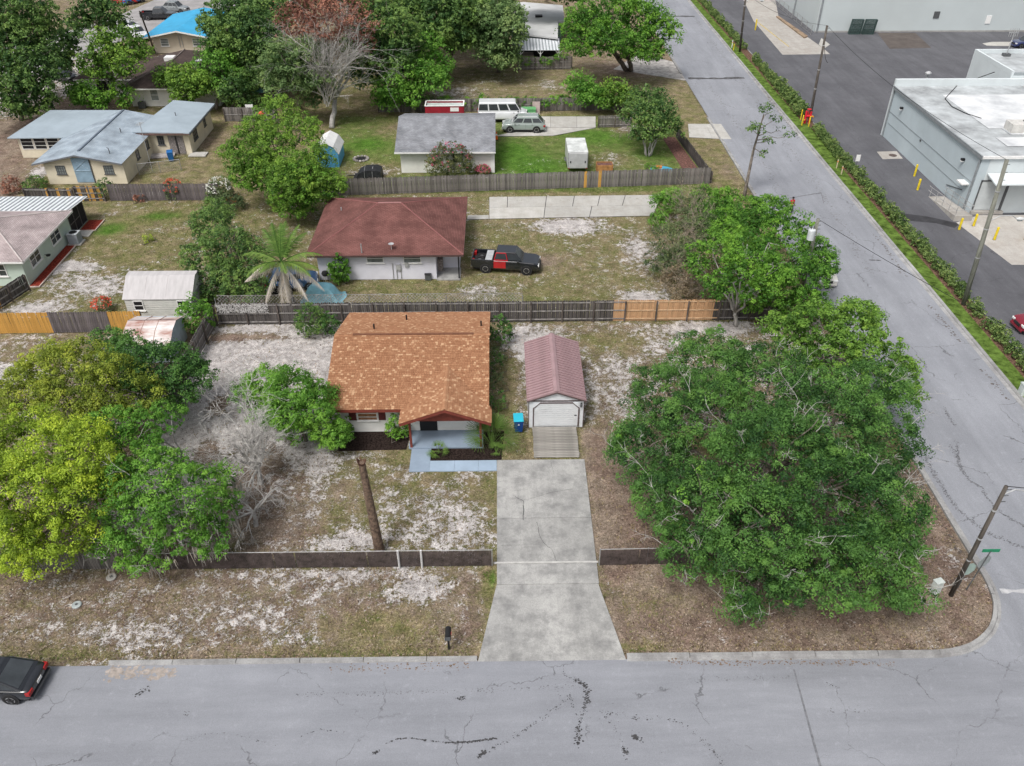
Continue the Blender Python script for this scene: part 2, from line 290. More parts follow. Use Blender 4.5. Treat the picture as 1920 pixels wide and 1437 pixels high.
# ================================================================ PAVED SURFACES
def asphalt(name, c0, c1, crack=True, grain=45, crackcol=(.06, .06, .062)):
    m = bpy.data.materials.new(name); m.use_nodes = True; n = m.node_tree.nodes; l = m.node_tree.links
    b = n['Principled BSDF']; b.inputs['Roughness'].default_value = .88; b.inputs['Specular IOR Level'].default_value = .25
    geo = n.new('ShaderNodeNewGeometry'); pos = geo.outputs['Position']
    def noise(sc, det=5, r=.6, st=None):
        z = n.new('ShaderNodeTexNoise'); z.inputs['Scale'].default_value = sc; z.inputs['Detail'].default_value = det; z.inputs['Roughness'].default_value = r
        s_ = pos
        if st: mp = n.new('ShaderNodeMapping'); mp.inputs['Scale'].default_value = st; l.new(pos, mp.inputs['Vector']); s_ = mp.outputs[0]
        l.new(s_, z.inputs['Vector']); return z
    def rng(v, a, c, t0=0., t1=1.):
        x = n.new('ShaderNodeMapRange'); x.inputs['From Min'].default_value = a; x.inputs['From Max'].default_value = c; x.inputs['To Min'].default_value = t0; x.inputs['To Max'].default_value = t1; l.new(v, x.inputs['Value']); return x.outputs[0]
    def mixc(f, a, c, mode='MIX'):
        x = n.new('ShaderNodeMix'); x.data_type = 'RGBA'; x.blend_type = mode
        for k, s_ in ((f, 'Factor'), (a, 'A'), (c, 'B')):
            if isinstance(k, tuple): x.inputs[s_].default_value = (*k, 1)
            elif isinstance(k, float): x.inputs[s_].default_value = k
            else: l.new(k, x.inputs[s_])
        return x.outputs['Result']
    c = mixc(rng(noise(.22, 6).outputs['Fac'], .3, .7), c0, c1)
    c = mixc(rng(noise(.5, 6, .7, (.12, 1, 1) if name == 'street_asphalt' else (1, .12, 1)).outputs['Fac'], .35, .70, 0, .75), c, tuple(k * .74 for k in c0))
    c = mixc(rng(noise(1.7, 7, .75).outputs['Fac'], .56, .72, 0, .4), c, tuple(k * 1.22 for k in c1))
    g = noise(grain, 2, .8)
    hs = n.new('ShaderNodeHueSaturation'); l.new(rng(g.outputs['Fac'], .25, .75, .74, 1.2), hs.inputs['Value']); l.new(c, hs.inputs['Color']); c = hs.outputs[0]
    if crack:
        dz = noise(1.3, 5); vm = n.new('ShaderNodeVectorMath'); vm.operation = 'MULTIPLY_ADD'; vm.inputs[1].default_value = (1.1, 1.1, 0); l.new(dz.outputs['Color'], vm.inputs[0]); l.new(pos, vm.inputs[2])
        vo = n.new('ShaderNodeTexVoronoi'); vo.feature = 'DISTANCE_TO_EDGE'; vo.inputs['Scale'].default_value = .21; l.new(vm.outputs[0], vo.inputs['Vector'])
        k = rng(vo.outputs['Distance'], .0, .006, 1, 0); pm = rng(noise(.35, 3).outputs['Fac'], .47, .56)
        mu = n.new('ShaderNodeMath'); mu.operation = 'MULTIPLY'; l.new(k, mu.inputs[0]); l.new(pm, mu.inputs[1])
        mu2 = n.new('ShaderNodeMath'); mu2.operation = 'MULTIPLY'; mu2.inputs[1].default_value = .75; l.new(mu.outputs[0], mu2.inputs[0])
        c = mixc(mu2.outputs[0], c, crackcol)
    l.new(c, b.inputs['Base Color'])
    bp = n.new('ShaderNodeBump'); bp.inputs['Strength'].default_value = .3; bp.inputs['Distance'].default_value = .01; l.new(g.outputs['Fac'], bp.inputs['Height']); l.new(bp.outputs[0], b.inputs['Normal'])
    MATS[name] = m; return m
A_ST = asphalt('street_asphalt', (.236, .246, .272), (.298, .309, .340)); A_RD = asphalt('side_road_asphalt', (.254, .265, .293), (.314, .326, .357), grain=30)
A_LOT = asphalt('parking_asphalt', (.098, .099, .110), (.146, .147, .161), crack=True, grain=25, crackcol=(.05, .05, .055))
def conc(name, c0, c1, stain=(.20, .195, .185)):
    m = asphalt(name, c0, c1, crack=False, grain=22); n = m.node_tree.nodes; l = m.node_tree.links; b = n['Principled BSDF']
    src = b.inputs['Base Color'].links[0].from_socket; geo = n.new('ShaderNodeNewGeometry')
    z = n.new('ShaderNodeTexNoise'); z.inputs['Scale'].default_value = .9; z.inputs['Detail'].default_value = 9; z.inputs['Roughness'].default_value = .72; l.new(geo.outputs['Position'], z.inputs['Vector'])
    r = n.new('ShaderNodeMapRange'); r.inputs['From Min'].default_value = .44; r.inputs['From Max'].default_value = .64; r.inputs['To Max'].default_value = .75; l.new(z.outputs['Fac'], r.inputs['Value'])
    x = n.new('ShaderNodeMix'); x.data_type = 'RGBA'; x.inputs['B'].default_value = (*stain, 1); l.new(r.outputs[0], x.inputs['Factor']); l.new(src, x.inputs['A'])
    oi = n.new('ShaderNodeObjectInfo'); r2 = n.new('ShaderNodeMapRange'); r2.inputs['To Min'].default_value = .9; r2.inputs['To Max'].default_value = 1.08; l.new(oi.outputs['Random'], r2.inputs['Value'])
    hs = n.new('ShaderNodeHueSaturation'); l.new(r2.outputs[0], hs.inputs['Value']); l.new(x.outputs['Result'], hs.inputs['Color']); l.new(hs.outputs[0], b.inputs['Base Color']); return m
C_DRV = conc('driveway_concrete', (.33, .33, .322), (.45, .446, .43), (.165, .165, .165)); C_NEW = conc('pale_concrete', (.46, .45, .425), (.52, .51, .48), (.34, .325, .29)); C_KRB = conc('kerb_concrete', (.31, .31, .31), (.41, .41, .405), (.17, .165, .165))
C_PAD = conc('dock_concrete', (.42, .40, .37), (.50, .48, .45), (.32, .29, .26)); C_BLU = mat('painted_walk', (.25, .315, .40), .6, .07, .8, .1, 30); C_BLU2 = mat('painted_walk_light', (.31, .395, .50), .6, .06, .8, .1, 30)
STAIN = mat('road_stain', (.06, .059, .062), .8, .3, 6); STAIN2 = mat('faint_stain', (.17, .175, .19), .9, .2, 5); WHITEP = mat('worn_white_paint', (.46, .46, .47), .7, .2, 3, col2=(.26, .265, .28), detail=10)
def sheet(name, poly, z, m, t=0.05, parent=None, px=False):
    if px: poly = [G(*p) for p in poly]
    a = sum(poly[i][0] * poly[(i+1) % len(poly)][1] - poly[(i+1) % len(poly)][0] * poly[i][1] for i in range(len(poly)))
    if a < 0: poly = poly[::-1]
    return MB().slab([(x, y, z) for x, y in poly], t).build(name, m, parent)
def R4(x0, x1, y0, y1): return [(x0, y0), (x1, y0), (x1, y1), (x0, y1)]
KX0, KX1 = 25.3, 34.7; RC = 4.6
arc = [(KX0 - RC + RC * math.sin(t), 23.93 + RC - RC * math.cos(t)) for t in np.linspace(0, PI / 2, 9)]
street = struct(sheet('near_street', [(-400, 14.2), (400, 14.2), (400, 23.93), (KX1, 23.93), (KX0, 23.93)] + [] + [(-400, 23.93)], .012, A_ST))
side = struct(sheet('side_road', [(a, b) for a, b in arc] + [(KX0, 400), (KX1, 400), (KX1, 23.931)] + [(KX0 - RC, 23.931)][:0], .0125, A_RD))
lot = struct(sheet('parking_lot', R4(37.5, 220, 24.2, 300), .010, A_LOT))
sheet('old_paving_joint', [(1487, 1256), (1490, 1256), (1541, 1440), (1536, 1440)], .0165, STAIN2, .004, street, px=True)
verge = struct(sheet('grass_verge', R4(35.0, 36.2, 24.6, 400), .03, mat('verge_grass', (.115, .185, .038), 1, .4, 1.4, .9, 40, spec=.05, detail=9), .06))
bed = struct(sheet('mulch_bed', R4(36.2, 37.42, 24.6, 400), .022, mat('verge_mulch', (.17, .105, .075), 1, .4, 7, .8, 30, spec=.05), .05))
sheet('hedge_grass', [(36.2, 84), (36.6, 84), (36.6, 98), (36.2, 98)], .028, MATS['verge_grass'], .004, bed)
def kerb(name, path, w=.34, h=.11, seg=3.0, g=.3, left=True):
    """kerb of cast segments along a polyline, gutter strip on the road side; path runs along the road edge"""
    P = [Vector((x, y, 0)) for x, y in path]; L = [0]
    for i in range(1, len(P)): L.append(L[-1] + (P[i] - P[i-1]).length)
    def at(s):
        s = min(max(s, 0), L[-1]); i = max(k for k in range(len(P) - 1) if L[k] <= s + 1e-9); d = (P[i+1] - P[i]).normalized(); nn = Vector((-d.y, d.x, 0)) * (1 if left else -1); return P[i] + d * (s - L[i]), nn
    M = MB(); ss = np.arange(0, L[-1] + .5, .5); secs = []
    for s in ss: p, nn = at(s); secs.append([p - nn * g + Vector((0,0,.0)), p - nn * g + Vector((0,0,.0165)), p + Vector((0,0,.0165)), p + Vector((0,0,0))])
    o = struct(M.loft(secs).build(name, C_KRB)); s = 0.0
    while s < L[-1] - .2:
        e = min(s + seg, L[-1]); cuts = [s + .02] + [x for x in np.arange(s + .6, e - .3, .6)] + [e - .012]; S_ = []; dz = random.uniform(-.012, .012); off = random.uniform(-.012, .012)
        for c in cuts:
            p, nn = at(c); S_.append([p + nn * (off), p + nn * (.06 + off) + Vector((0,0,h + dz)), p + nn * (w + off) + Vector((0,0,h + dz)), p + nn * (w + off) - Vector((0,0,.05))])
        M = MB().loft(S_).build('kerb_segment', C_KRB, o); s = e
    return o
kerb('street_kerb', [(-18.7, 23.95), (-1.3, 23.95)], w=.22, g=.04); kerb('corner_kerb', [(5.8, 23.95)] + arc + [(KX0, 100.0)], w=.25, g=.14); kerb('far_kerb', [(KX0, 118), (KX0, 170)], w=.25, g=.14)
kerb('verge_kerb', [(KX1, 300), (KX1, 24.0)], w=.25, g=.3); kerb('lot_kerb', [(37.48, 25), (37.48, 98)], w=.16, g=.02, h=.13); kerb('lot_kerb', [(37.48, 100), (37.48, 170)], w=.16, g=.02, h=.13)
# driveway slabs
drv = struct(sheet('driveway', [(-.30, 28.5), (4.85, 28.5), (4.93, 38.1), (-.30, 38.1)], .0, C_DRV, .06))
rows = [(38.16, 33.25), (33.22, 30.03), (29.88, 28.52)]
def drx(y): return -.37, 4.93 + (y - 28.5) * .006
for i, (a, b) in enumerate(rows):
    l0, r0 = drx(a); l1, r1 = drx(b); MB().slab([(l1, b, .035), (r1, b, .035), (r0, a, .035), (l0, a, .035)], .09).build('slab', C_DRV, drv, bevel=.012)
MB().slab([(-1.27, 23.90, .028), (5.76, 23.90, .028), (4.89, 28.47, .035), (-.39, 28.47, .035)], .09).build('slab', C_DRV, drv, bevel=.012)
B(-.55, 29.90, .0, 5.02, 30.01, .055).build('gate_sill', mat('pale_sill', (.46, .455, .44), .8, .1, 4), drv)
def crack(pts, w, parent, z=.0375, m=STAIN):
    M = MB(); P = [Vector((*G(*p), z)) for p in pts]; out = []
    for i in range(len(P) - 1):
        for k in range(4): out.append(P[i].lerp(P[i+1], k / 4) + Vector((random.uniform(-.03, .03), random.uniform(-.03, .03), 0)))
    out.append(P[-1])
    for i in range(len(out) - 1):
        d = (out[i+1] - out[i]).normalized(); nn = Vector((-d.y, d.x, 0)) * w * random.uniform(.4, 1.2); o = len(M.v)
        M.add([out[i] - nn, out[i+1] - nn, out[i+1] + nn, out[i] + nn], [(0, 1, 2, 3)])
    return M.build('crack', m, parent)
for p, w in [([(965, 932), (982, 940), (981, 976)], .02), ([(983, 939), (1010, 932), (1030, 925), (1075, 918)], .007), ([(1007, 980), (1010, 1000), (1020, 1020), (1035, 1032), (1044, 1053)], .012), ([(1033, 867), (1039, 892)], .008), ([(940, 865), (945, 862)], .01), ([(940, 1024), (1010, 1021)], .005)]: crack(p, w, drv)
# painted front walk and porch slab
walk = struct(sheet('front_walk', [(-5.66, 37.2), (-4.45, 37.2), (-4.45, 39.28), (-5.66, 39.28)], .03, C_BLU, .07))
for a, b in ((-4.44, -2.95), (-2.94, -1.5), (-1.49, -.385)): sheet('slab', R4(a, b, 37.22, 38.15), .03, C_BLU2, .07, walk)
sheet('slab', R4(-5.655, -4.455, 37.205, 37.215), .0, C_BLU2, .01, walk)
porch = struct(sheet('porch_slab', R4(-5.85, -1.25, 39.3, 41.02), .09, C_BLU, .14))
MULCH = mat('dark_mulch', (.035, .025, .022), 1, .5, 9, 1.0, 30, spec=.05)
mul = struct(sheet('porch_mulch_bed', [(-4.44, 38.17), (-.1, 38.17), (.1, 40.9), (-1.2, 40.9), (-1.2, 39.28), (-4.44, 39.28)], .025, MULCH, .06)); struct(sheet('wall_mulch_bed', [(-10.2, 39.2), (-6.0, 39.25), (-5.88, 41), (-10.4, 41)], .02, MULCH, .06))
# neighbours' concrete
def slabgrid(name, quad, cols, nrow, m, z=.03):
    base = struct(sheet(name, quad, .0, STAIN, .05)); a, b, c, d = [Vector((x, y, z)) for x, y in quad]
    for r in range(nrow):
        n_ = cols[r]; e = [0] + sorted(random.uniform(k / n_ - .06, k / n_ + .06) for k in range(1, n_)) + [1]
        for i in range(n_):
            f = lambda u, v: (a.lerp(b, u)).lerp(d.lerp(c, u), v); g = .002
            MB().slab([f(e[i] + g, r / nrow + .004), f(e[i+1] - g, r / nrow + .004), f(e[i+1] - g, (r+1) / nrow - .004), f(e[i] + g, (r+1) / nrow - .004)], .07).build('slab', m, base)
    return base
slabgrid('neighbour_driveway', [G(917, 411), G(1225, 405), G(1240, 366), G(917, 370)], [3, 6], 2, C_NEW); slabgrid('neighbour_walk', [G(876, 412), G(916.5, 411), G(916.5, 404), G(877, 404.5)], [2], 1, C_NEW)
slabgrid('suv_driveway', [G(925, 256), G(1036, 255), G(1117, 240), G(1000, 240)], [3], 1, C_NEW); slabgrid('side_driveway', [G(1000, 239.5), G(1117, 239.5), G(1117, 219), G(1000, 219)], [3], 1, C_NEW); slabgrid('driveway_apron', [G(1292, 258), G(1372, 262), G(1352, 233), G(1290, 233)], [2], 1, C_NEW)
struct(sheet('sand_track', [(1150, 130), (1290, 152), (1268, 118), (1200, 100)], .012, mat('pale_sand_track', (.42, .40, .38), 1, .25, 1.5, .3, 20), .05, px=True))
struct(sheet('far_lane', [(-100, 121), (-64, 118), (-58, 140), (-47, 152), (-47, 172), (-62, 172), (-66, 150), (-76, 131), (-100, 131)], .012, mat('far_pale_road', (.31, .30, .30), .95, .12, .5, .2, 20), .05))
struct(sheet('dock_apron', [(1793, 418), (1836, 404), (1990, 404), (1990, 497), (1897, 497)], .02, C_PAD, .05, px=True)); pad = struct(sheet('loading_ramp_pad', [(1467, 103), (1556, 102), (1545, 92), (1514, 70), (1460, 33), (1452, -8), (1390, -8), (1413, 40)], .02, C_PAD, .05, px=True))
sheet('slab', [(1535, 84), (1545, 92), (1556, 84), (1540, 72)], .026, C_NEW, .01, pad, px=True); sheet('painted_line', [(1417, 40), (1419, 40), (1480, 88), (1478, 88)], .027, mat('worn_yellow_line', (.55, .42, .12), .8, .3, 2), .006, pad, px=True)
struct(sheet('drain_pad', [(1644, 285), (1681, 284), (1693, 298), (1655, 299)], .018, C_PAD, .03, px=True)); o = MB().cyl(*G(1674, 292), .0, .035, .42, 18).build('manhole_lid', mat('iron_lid', (.12, .09, .08), .7, .3, 5)); tag(o, 'rusty round manhole lid in the pale pad beside the white warehouse', 'manhole')
sheet('brown_patch', [(1645, 62), (1716, 62), (1746, 90), (1668, 92)], .0145, mat('brown_asphalt', (.105, .09, .082), .95, .15, .6, .1), .004, lot, px=True); sheet('new_patch', [(1688, 400), (1737, 406), (1800, 420), (1790, 428), (1755, 419), (1700, 414)], .0145, mat('fresh_tar', (.045, .045, .05), .85, .2, 1), .004, lot, px=True)
sheet('pale_island', [(1842, 82), (1860, 79), (1900, 79), (1895, 87), (1850, 86)], .016, C_NEW, .006, lot, px=True)
# tar seams, stop bar, stains
def ragged(name, pts, w, z, m, parent):
    P = [Vector((*G(*p), z)) for p in pts]; up = []; dn = []
    for i in range(len(P) - 1):
        for k in range(8):
            p = P[i].lerp(P[i+1], k / 8); up.append(p + Vector((0, w * random.uniform(.3, 1), 0))); dn.append(p - Vector((0, w * random.uniform(.3, 1), 0)))
    M = MB(); n_ = len(up)
    M.add(up + dn, [(n_ + i, n_ + i + 1, i + 1, i) for i in range(n_ - 1)]); return M.build(name, m, parent)
ragged('tar_seam', [(1290, 147), (1340, 148), (1403, 146)], .55, .0165, mat('tar_seam', (.10, .10, .105), .9, .35, 2), side); ragged('tar_seam', [(1240, 31), (1311, 31)], .6, .0165, MATS['tar_seam'], side); ragged('tar_seam', [(1240, 37), (1266, 37)], .4, .0165, MATS['tar_seam'], side); ragged('tar_seam', [(1262, 73), (1283, 74)], .5, .0165, MATS['tar_seam'], side)
ragged('tar_seam', [(1629, 488), (1655, 489)], .12, .0165, MATS['tar_seam'], side)
ragged('stop_bar', [(1876, 1109), (1960, 1108)], .17, .0165, WHITEP, side)
def stain(name, pts, parent, dens=60, w=.05, smin=.01, smax=.045, z=.0165, m=STAIN):
    M = MB(); P = [Vector((*G(*p), z)) for p in pts]
    for i in range(len(P) - 1):
        L = (P[i+1] - P[i]).length
        for _ in range(max(2, int(L * dens))):
            c = P[i].lerp(P[i+1], random.random()) + Vector((random.gauss(0, w), random.gauss(0, w), random.uniform(0, .002))); r = random.uniform(smin, smax) * random.choice((.5, .8, 1.0, 1.25)); a0 = random.random() * 6
            M.add([c + Vector((math.cos(a0 + k * 1.047) * r * random.uniform(.6, 1.5), math.sin(a0 + k * 1.047) * r * random.uniform(.5, 1.1), 0)) for k in range(6)], [tuple(range(6))])
    return M.build(name, m, parent)
for p, d, w, s in [([(350, 1390), (385, 1377), (430, 1374), (470, 1386), (520, 1398)], 9, .02, .03), ([(555, 1384), (600, 1369), (650, 1373)], 10, .02, .03), ([(722, 1396), (745, 1386), (775, 1385), (830, 1393), (880, 1392), (930, 1385)], 40, .015, .04), ([(830, 1394), (880, 1392), (930, 1385)], 60, .02, .05),
                   ([(897, 1420), (910, 1408)], 150, .05, .05), ([(910, 1408), (950, 1390), (1020, 1345), (1062, 1312), (1068, 1304)], 30, .06, .035), ([(1055, 1245), (1058, 1265), (1080, 1280)], 26, .03, .03), ([(1078, 1272), (1095, 1285), (1102, 1302), (1098, 1320)], 120, .07, .05), ([(1098, 1320), (1090, 1345), (1083, 1365)], 60, .06, .04), ([(1083, 1365), (1085, 1395)], 110, .07, .05),
                   ([(1068, 1304), (1080, 1340)], 30, .05, .03), ([(1125, 1335), (1150, 1360), (1165, 1390), (1178, 1427)], 18, .07, .035), ([(1125, 1335), (1190, 1345), (1255, 1348), (1290, 1365), (1330, 1400), (1356, 1435)], 20, .06, .03), ([(1330, 1400), (1356, 1435)], 40, .05, .03), ([(1185, 1380), (1202, 1388)], 140, .05, .06), ([(1168, 1406), (1178, 1414)], 140, .05, .05), ([(1185, 1347), (1195, 1350)], 90, .03, .04),
                   ([(255, 1302), (280, 1292)], 70, .07, .05), ([(345, 1336), (355, 1340)], 40, .06, .03), ([(857, 1312), (872, 1308)], 70, .06, .05), ([(700, 1412), (712, 1408)], 120, .04, .05), ([(620, 1306), (730, 1302)], 7, .05, .03), ([(1045, 1260), (1050, 1330)], 10, .1, .02), ([(1400, 1265), (1440, 1270)], 8, .2, .02), ([(1100, 1330), (1250, 1400)], 10, .9, .018), ([(1550, 1280), (1575, 1292)], 40, .04, .03)]: stain('oil_stain', p, street, d, w, .008, s)
for p in ([(1300, 1276), (1420, 1272), (1480, 1270)], [(560, 1302), (870, 1296), (1090, 1286)], [(1545, 1333), (1640, 1333)]): stain('tyre_mark', p, street, 16, .07, .015, .04, .016, STAIN2)
for p, w in [([(1730, 838), (1745, 880), (1770, 920), (1795, 955)], .10), ([(1782, 835), (1797, 862), (1803, 885)], .07), ([(1793, 828), (1798, 870), (1815, 900), (1842, 915), (1850, 935)], .06), ([(1850, 935), (1880, 965), (1925, 990)], .05), ([(1795, 955), (1850, 1000), (1925, 1030)], .08), ([(1770, 765), (1790, 800)], .06)]: stain('tyre_mark', p, side, 60, w, .015, .045, .0165, mat('skid', (.13, .132, .142), .9, .2, 4))
for p in ([(1300, 30), (1360, 110), (1440, 220), (1520, 330), (1640, 520)], [(1330, 160), (1400, 260), (1490, 400)]): stain('tyre_mark', p, side, 12, .25, .03, .09, .0162, mat('faint_track', (.19, .19, .2), .9, .2, 4))
for p in ([(1480, 372), (1540, 362), (1545, 385)], ): ragged('tar_seam', p, .18, .0164, STAIN2, side)
# drifted sand and leaves in the gutter
stain('gutter_litter', [(620, 1256), (760, 1250), (885, 1246)], street, 22, .12, .015, .05, .018, mat('gutter_leaves', (.20, .14, .10), 1, .3, 5)); stain('gutter_litter', [(1250, 1243), (1500, 1243), (1680, 1246)], street, 30, .08, .015, .05, .018, MATS['gutter_leaves'])
stain('gutter_sand', [(200, 1262), (330, 1262)], street, 90, .15, .03, .1, .017, mat('gutter_sand', (.34, .30, .27), 1, .2, 4))
for p in ([(1395, 120), (1500, 262)], [(1640, 440), (1700, 520)], [(1740, 570), (1800, 640)], [(1840, 690), (1890, 750)]): stain('gutter_litter', p, side, 14, .12, .02, .09, .018, mat('gutter_dirt', (.13, .11, .10), 1, .3, 5))
for p in ([(1290, 160), (1420, 372)], [(1700, 855), (1800, 1040)]): stain('gutter_litter', p, side, 14, .07, .02, .07, .018, MATS['gutter_dirt'])
# ================================================================ PLANTS
BARK = mat('bark_grey', (.20, .175, .15), .95, .35, 5, .8, 20, spec=.1, stretch=(1, 1, .25)); BARKP = mat('bark_pale', (.40, .385, .365), .95, .25, 5, .5, 20, spec=.1, stretch=(1, 1, .25)); BARKD = mat('bark_dark', (.075, .06, .05), .95, .35, 5, .8, 20, spec=.1, stretch=(1, 1, .25))
TWIG = mat('dead_twig', (.47, .455, .435), .95, .25, 3, spec=.1); TWIGB = mat('dry_twig', (.30, .25, .20), .95, .25, 3, spec=.1)
L_DK = leafmat('leaf_deep', (.018, .064, .018), (.120, .265, .058)); L_MD = leafmat('leaf_mid', (.036, .12, .016), (.18, .38, .05)); L_BR = leafmat('leaf_bright', (.045, .145, .015), (.19, .40, .06))
L_YG = leafmat('leaf_yellowgreen', (.088, .160, .014), (.40, .55, .055)); L_YO = leafmat('leaf_oliveyellow', (.085, .130, .016), (.35, .43, .06)); L_YG2 = leafmat('leaf_lime', (.050, .125, .016), (.205, .36, .055)); L_OL = leafmat('leaf_greygreen', (.045, .080, .032), (.17, .235, .10)); L_OAK = leafmat('leaf_oak', (.032, .088, .026), (.17, .29, .075))
L_RED = leafmat('leaf_rust', (.17, .075, .055), (.42, .21, .15)); L_DRY = leafmat('leaf_dry', (.17, .13, .08), (.40, .33, .22)); L_PNK = leafmat('leaf_crape', (.06, .085, .028), (.20, .22, .085)); L_FPK = leafmat('petal_pink', (.40, .05, .12), (.70, .18, .28), .3); L_FWH = leafmat('petal_white', (.75, .75, .7), (.9, .9, .88), .2); L_FRD = leafmat('petal_red', (.5, .05, .03), (.75, .16, .10), .2)
L_MAP = leafmat('leaf_maple', (.048, .125, .018), (.20, .365, .06)); L_HDG = leafmat('leaf_hedge', (.035, .09, .016), (.24, .34, .11)); L_PALM = leafmat('frond_green', (.045, .12, .02), (.17, .28, .06)); L_PDEAD = leafmat('frond_dead', (.30, .26, .21), (.55, .50, .43), .15)
L_MOSS = leafmat('spanish_moss', (.22, .21, .19), (.40, .39, .36), .15); L_EUC = leafmat('leaf_eucalypt', (.06, .125, .04), (.21, .32, .12))
def unit(n):
    d = RNG.normal(size=(n, 3)); return d / np.linalg.norm(d, axis=1)[:, None]
def lumpy(p, f, ph): return (np.sin(p[:, 0] * f + ph) * np.sin(p[:, 1] * f * 1.13 + ph * 2.1) + np.sin(p[:, 2] * f * 1.3 + ph * .7 + p[:, 0] * f * .6)) * .5
def leafverts(pos, nrm, size, asp=.5):
    n = len(pos); r = unit(n); t = np.cross(nrm, r); t /= np.linalg.norm(t, axis=1)[:, None] + 1e-9; b = np.cross(nrm, t)
    s = (size * RNG.uniform(.7, 1.3, n))[:, None]; u = t * s; w = b * s * asp; dr = np.array([0, 0, -1.0]) * s * .18
    v = np.empty((n, 4, 3)); v[:, 0] = pos - u * .5; v[:, 1] = pos + w * .5 + u * .05; v[:, 2] = pos + u * .5 + dr; v[:, 3] = pos - w * .5 + u * .05
    return v.reshape(-1, 3)
def crown_pts(lobes, dens, per, rc, leaf, gap=-.35, under=-.45, inner=.25, fill=True):
    """domed leaf clumps on the lumpy shells of the lobes, loose bigger leaves inside, light and shade put into the tones; returns positions, normals, tones, sizes"""
    P, N, T, Z = [], [], [], []; L = np.array(lobes); ph = RNG.uniform(0, 6)
    def deep(c, x, y, z):
        dm = np.full(len(c), 9.0)
        for q in L:
            if q[0] == x and q[1] == y and q[2] == z: continue
            dm = np.minimum(dm, np.linalg.norm((c - q[:3]) / np.array([q[3], q[3], q[4]]), axis=1))
        return dm
    for x, y, z, r, rz in L:
        R3 = np.array([r, r, rz]); n = max(6, int(dens * 4 * PI * r * (r + rz) / 2)); d = unit(n); d = d[d[:, 2] > under]
        k = np.where(RNG.random(len(d)) < inner, RNG.uniform(.55, .85, len(d)), RNG.uniform(.84, 1.06, len(d))) * (1 + .16 * lumpy(d * r, 2.3, ph))
        c = np.array([x, y, z]) + d * k[:, None] * R3
        keep = (lumpy(c, 1.5 / max(rc * 2.2, .5), ph) + RNG.normal(0, .25, len(c)) > gap) & (deep(c, x, y, z) > .66) & (c[:, 2] > .12); c = c[keep]; d = d[keep]
        if len(c):
            m = len(c); tone = np.clip(RNG.normal(.40, .27, m) + .34 * lumpy(c, .8, ph + 2), 0, 1); rcs = rc * RNG.choice([.5, .7, .9, 1.1, 1.5], m) * RNG.uniform(.85, 1.15, m)
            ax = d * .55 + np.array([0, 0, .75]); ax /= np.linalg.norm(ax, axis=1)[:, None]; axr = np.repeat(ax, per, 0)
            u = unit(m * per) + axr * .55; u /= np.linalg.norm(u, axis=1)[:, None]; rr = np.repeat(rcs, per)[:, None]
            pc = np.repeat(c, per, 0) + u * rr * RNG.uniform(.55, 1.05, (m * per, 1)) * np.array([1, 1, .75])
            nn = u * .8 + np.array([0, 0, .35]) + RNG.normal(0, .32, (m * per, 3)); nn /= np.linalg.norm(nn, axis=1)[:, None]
            P.append(pc); N.append(nn); T.append(np.repeat(tone, per) + RNG.normal(0, .11, m * per) + (u * axr).sum(1) * .14); Z.append(np.full(m * per, leaf))  # tone rises toward each clump's top, light painted into the leaf colour
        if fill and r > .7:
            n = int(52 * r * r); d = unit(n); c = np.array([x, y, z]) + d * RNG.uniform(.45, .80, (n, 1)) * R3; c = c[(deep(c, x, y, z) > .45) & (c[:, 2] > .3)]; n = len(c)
            if n: nn = unit(n) * .7 + np.array([0, 0, .7]); nn /= np.linalg.norm(nn, axis=1)[:, None]; P.append(c); N.append(nn); T.append(RNG.uniform(0, .25, n)); Z.append(np.full(n, leaf * 1.9))  # inner leaves get dark tones: crown shade put into their colour
    return np.concatenate(P), np.concatenate(N), np.concatenate(T), np.concatenate(Z)
def limb(M, a, b, r0, r1, sag=.0, wob=.12, n=5, sides=6):
    a = Vector(a); b = Vector(b); L = (b - a).length; pts = []
    for i in range(n + 1):
        t = i / n; p = a.lerp(b, t) + Vector((random.gauss(0, 1), random.gauss(0, 1), random.gauss(0, .6))) * wob * L * .25 * math.sin(PI * t); p.z += sag * math.sin(PI * t); pts.append(p)
    M.tube(pts, [r0 + (r1 - r0) * (i / n) ** .8 for i in range(n + 1)], sides); return pts
def lob(spec):
    out = []
    for a in spec:
        px, py, z, r = a[:4]; rz = a[4] if len(a) > 4 else r * .8
        x, y = G(px, py, z); out.append((x, y, z, r, rz))
    return out
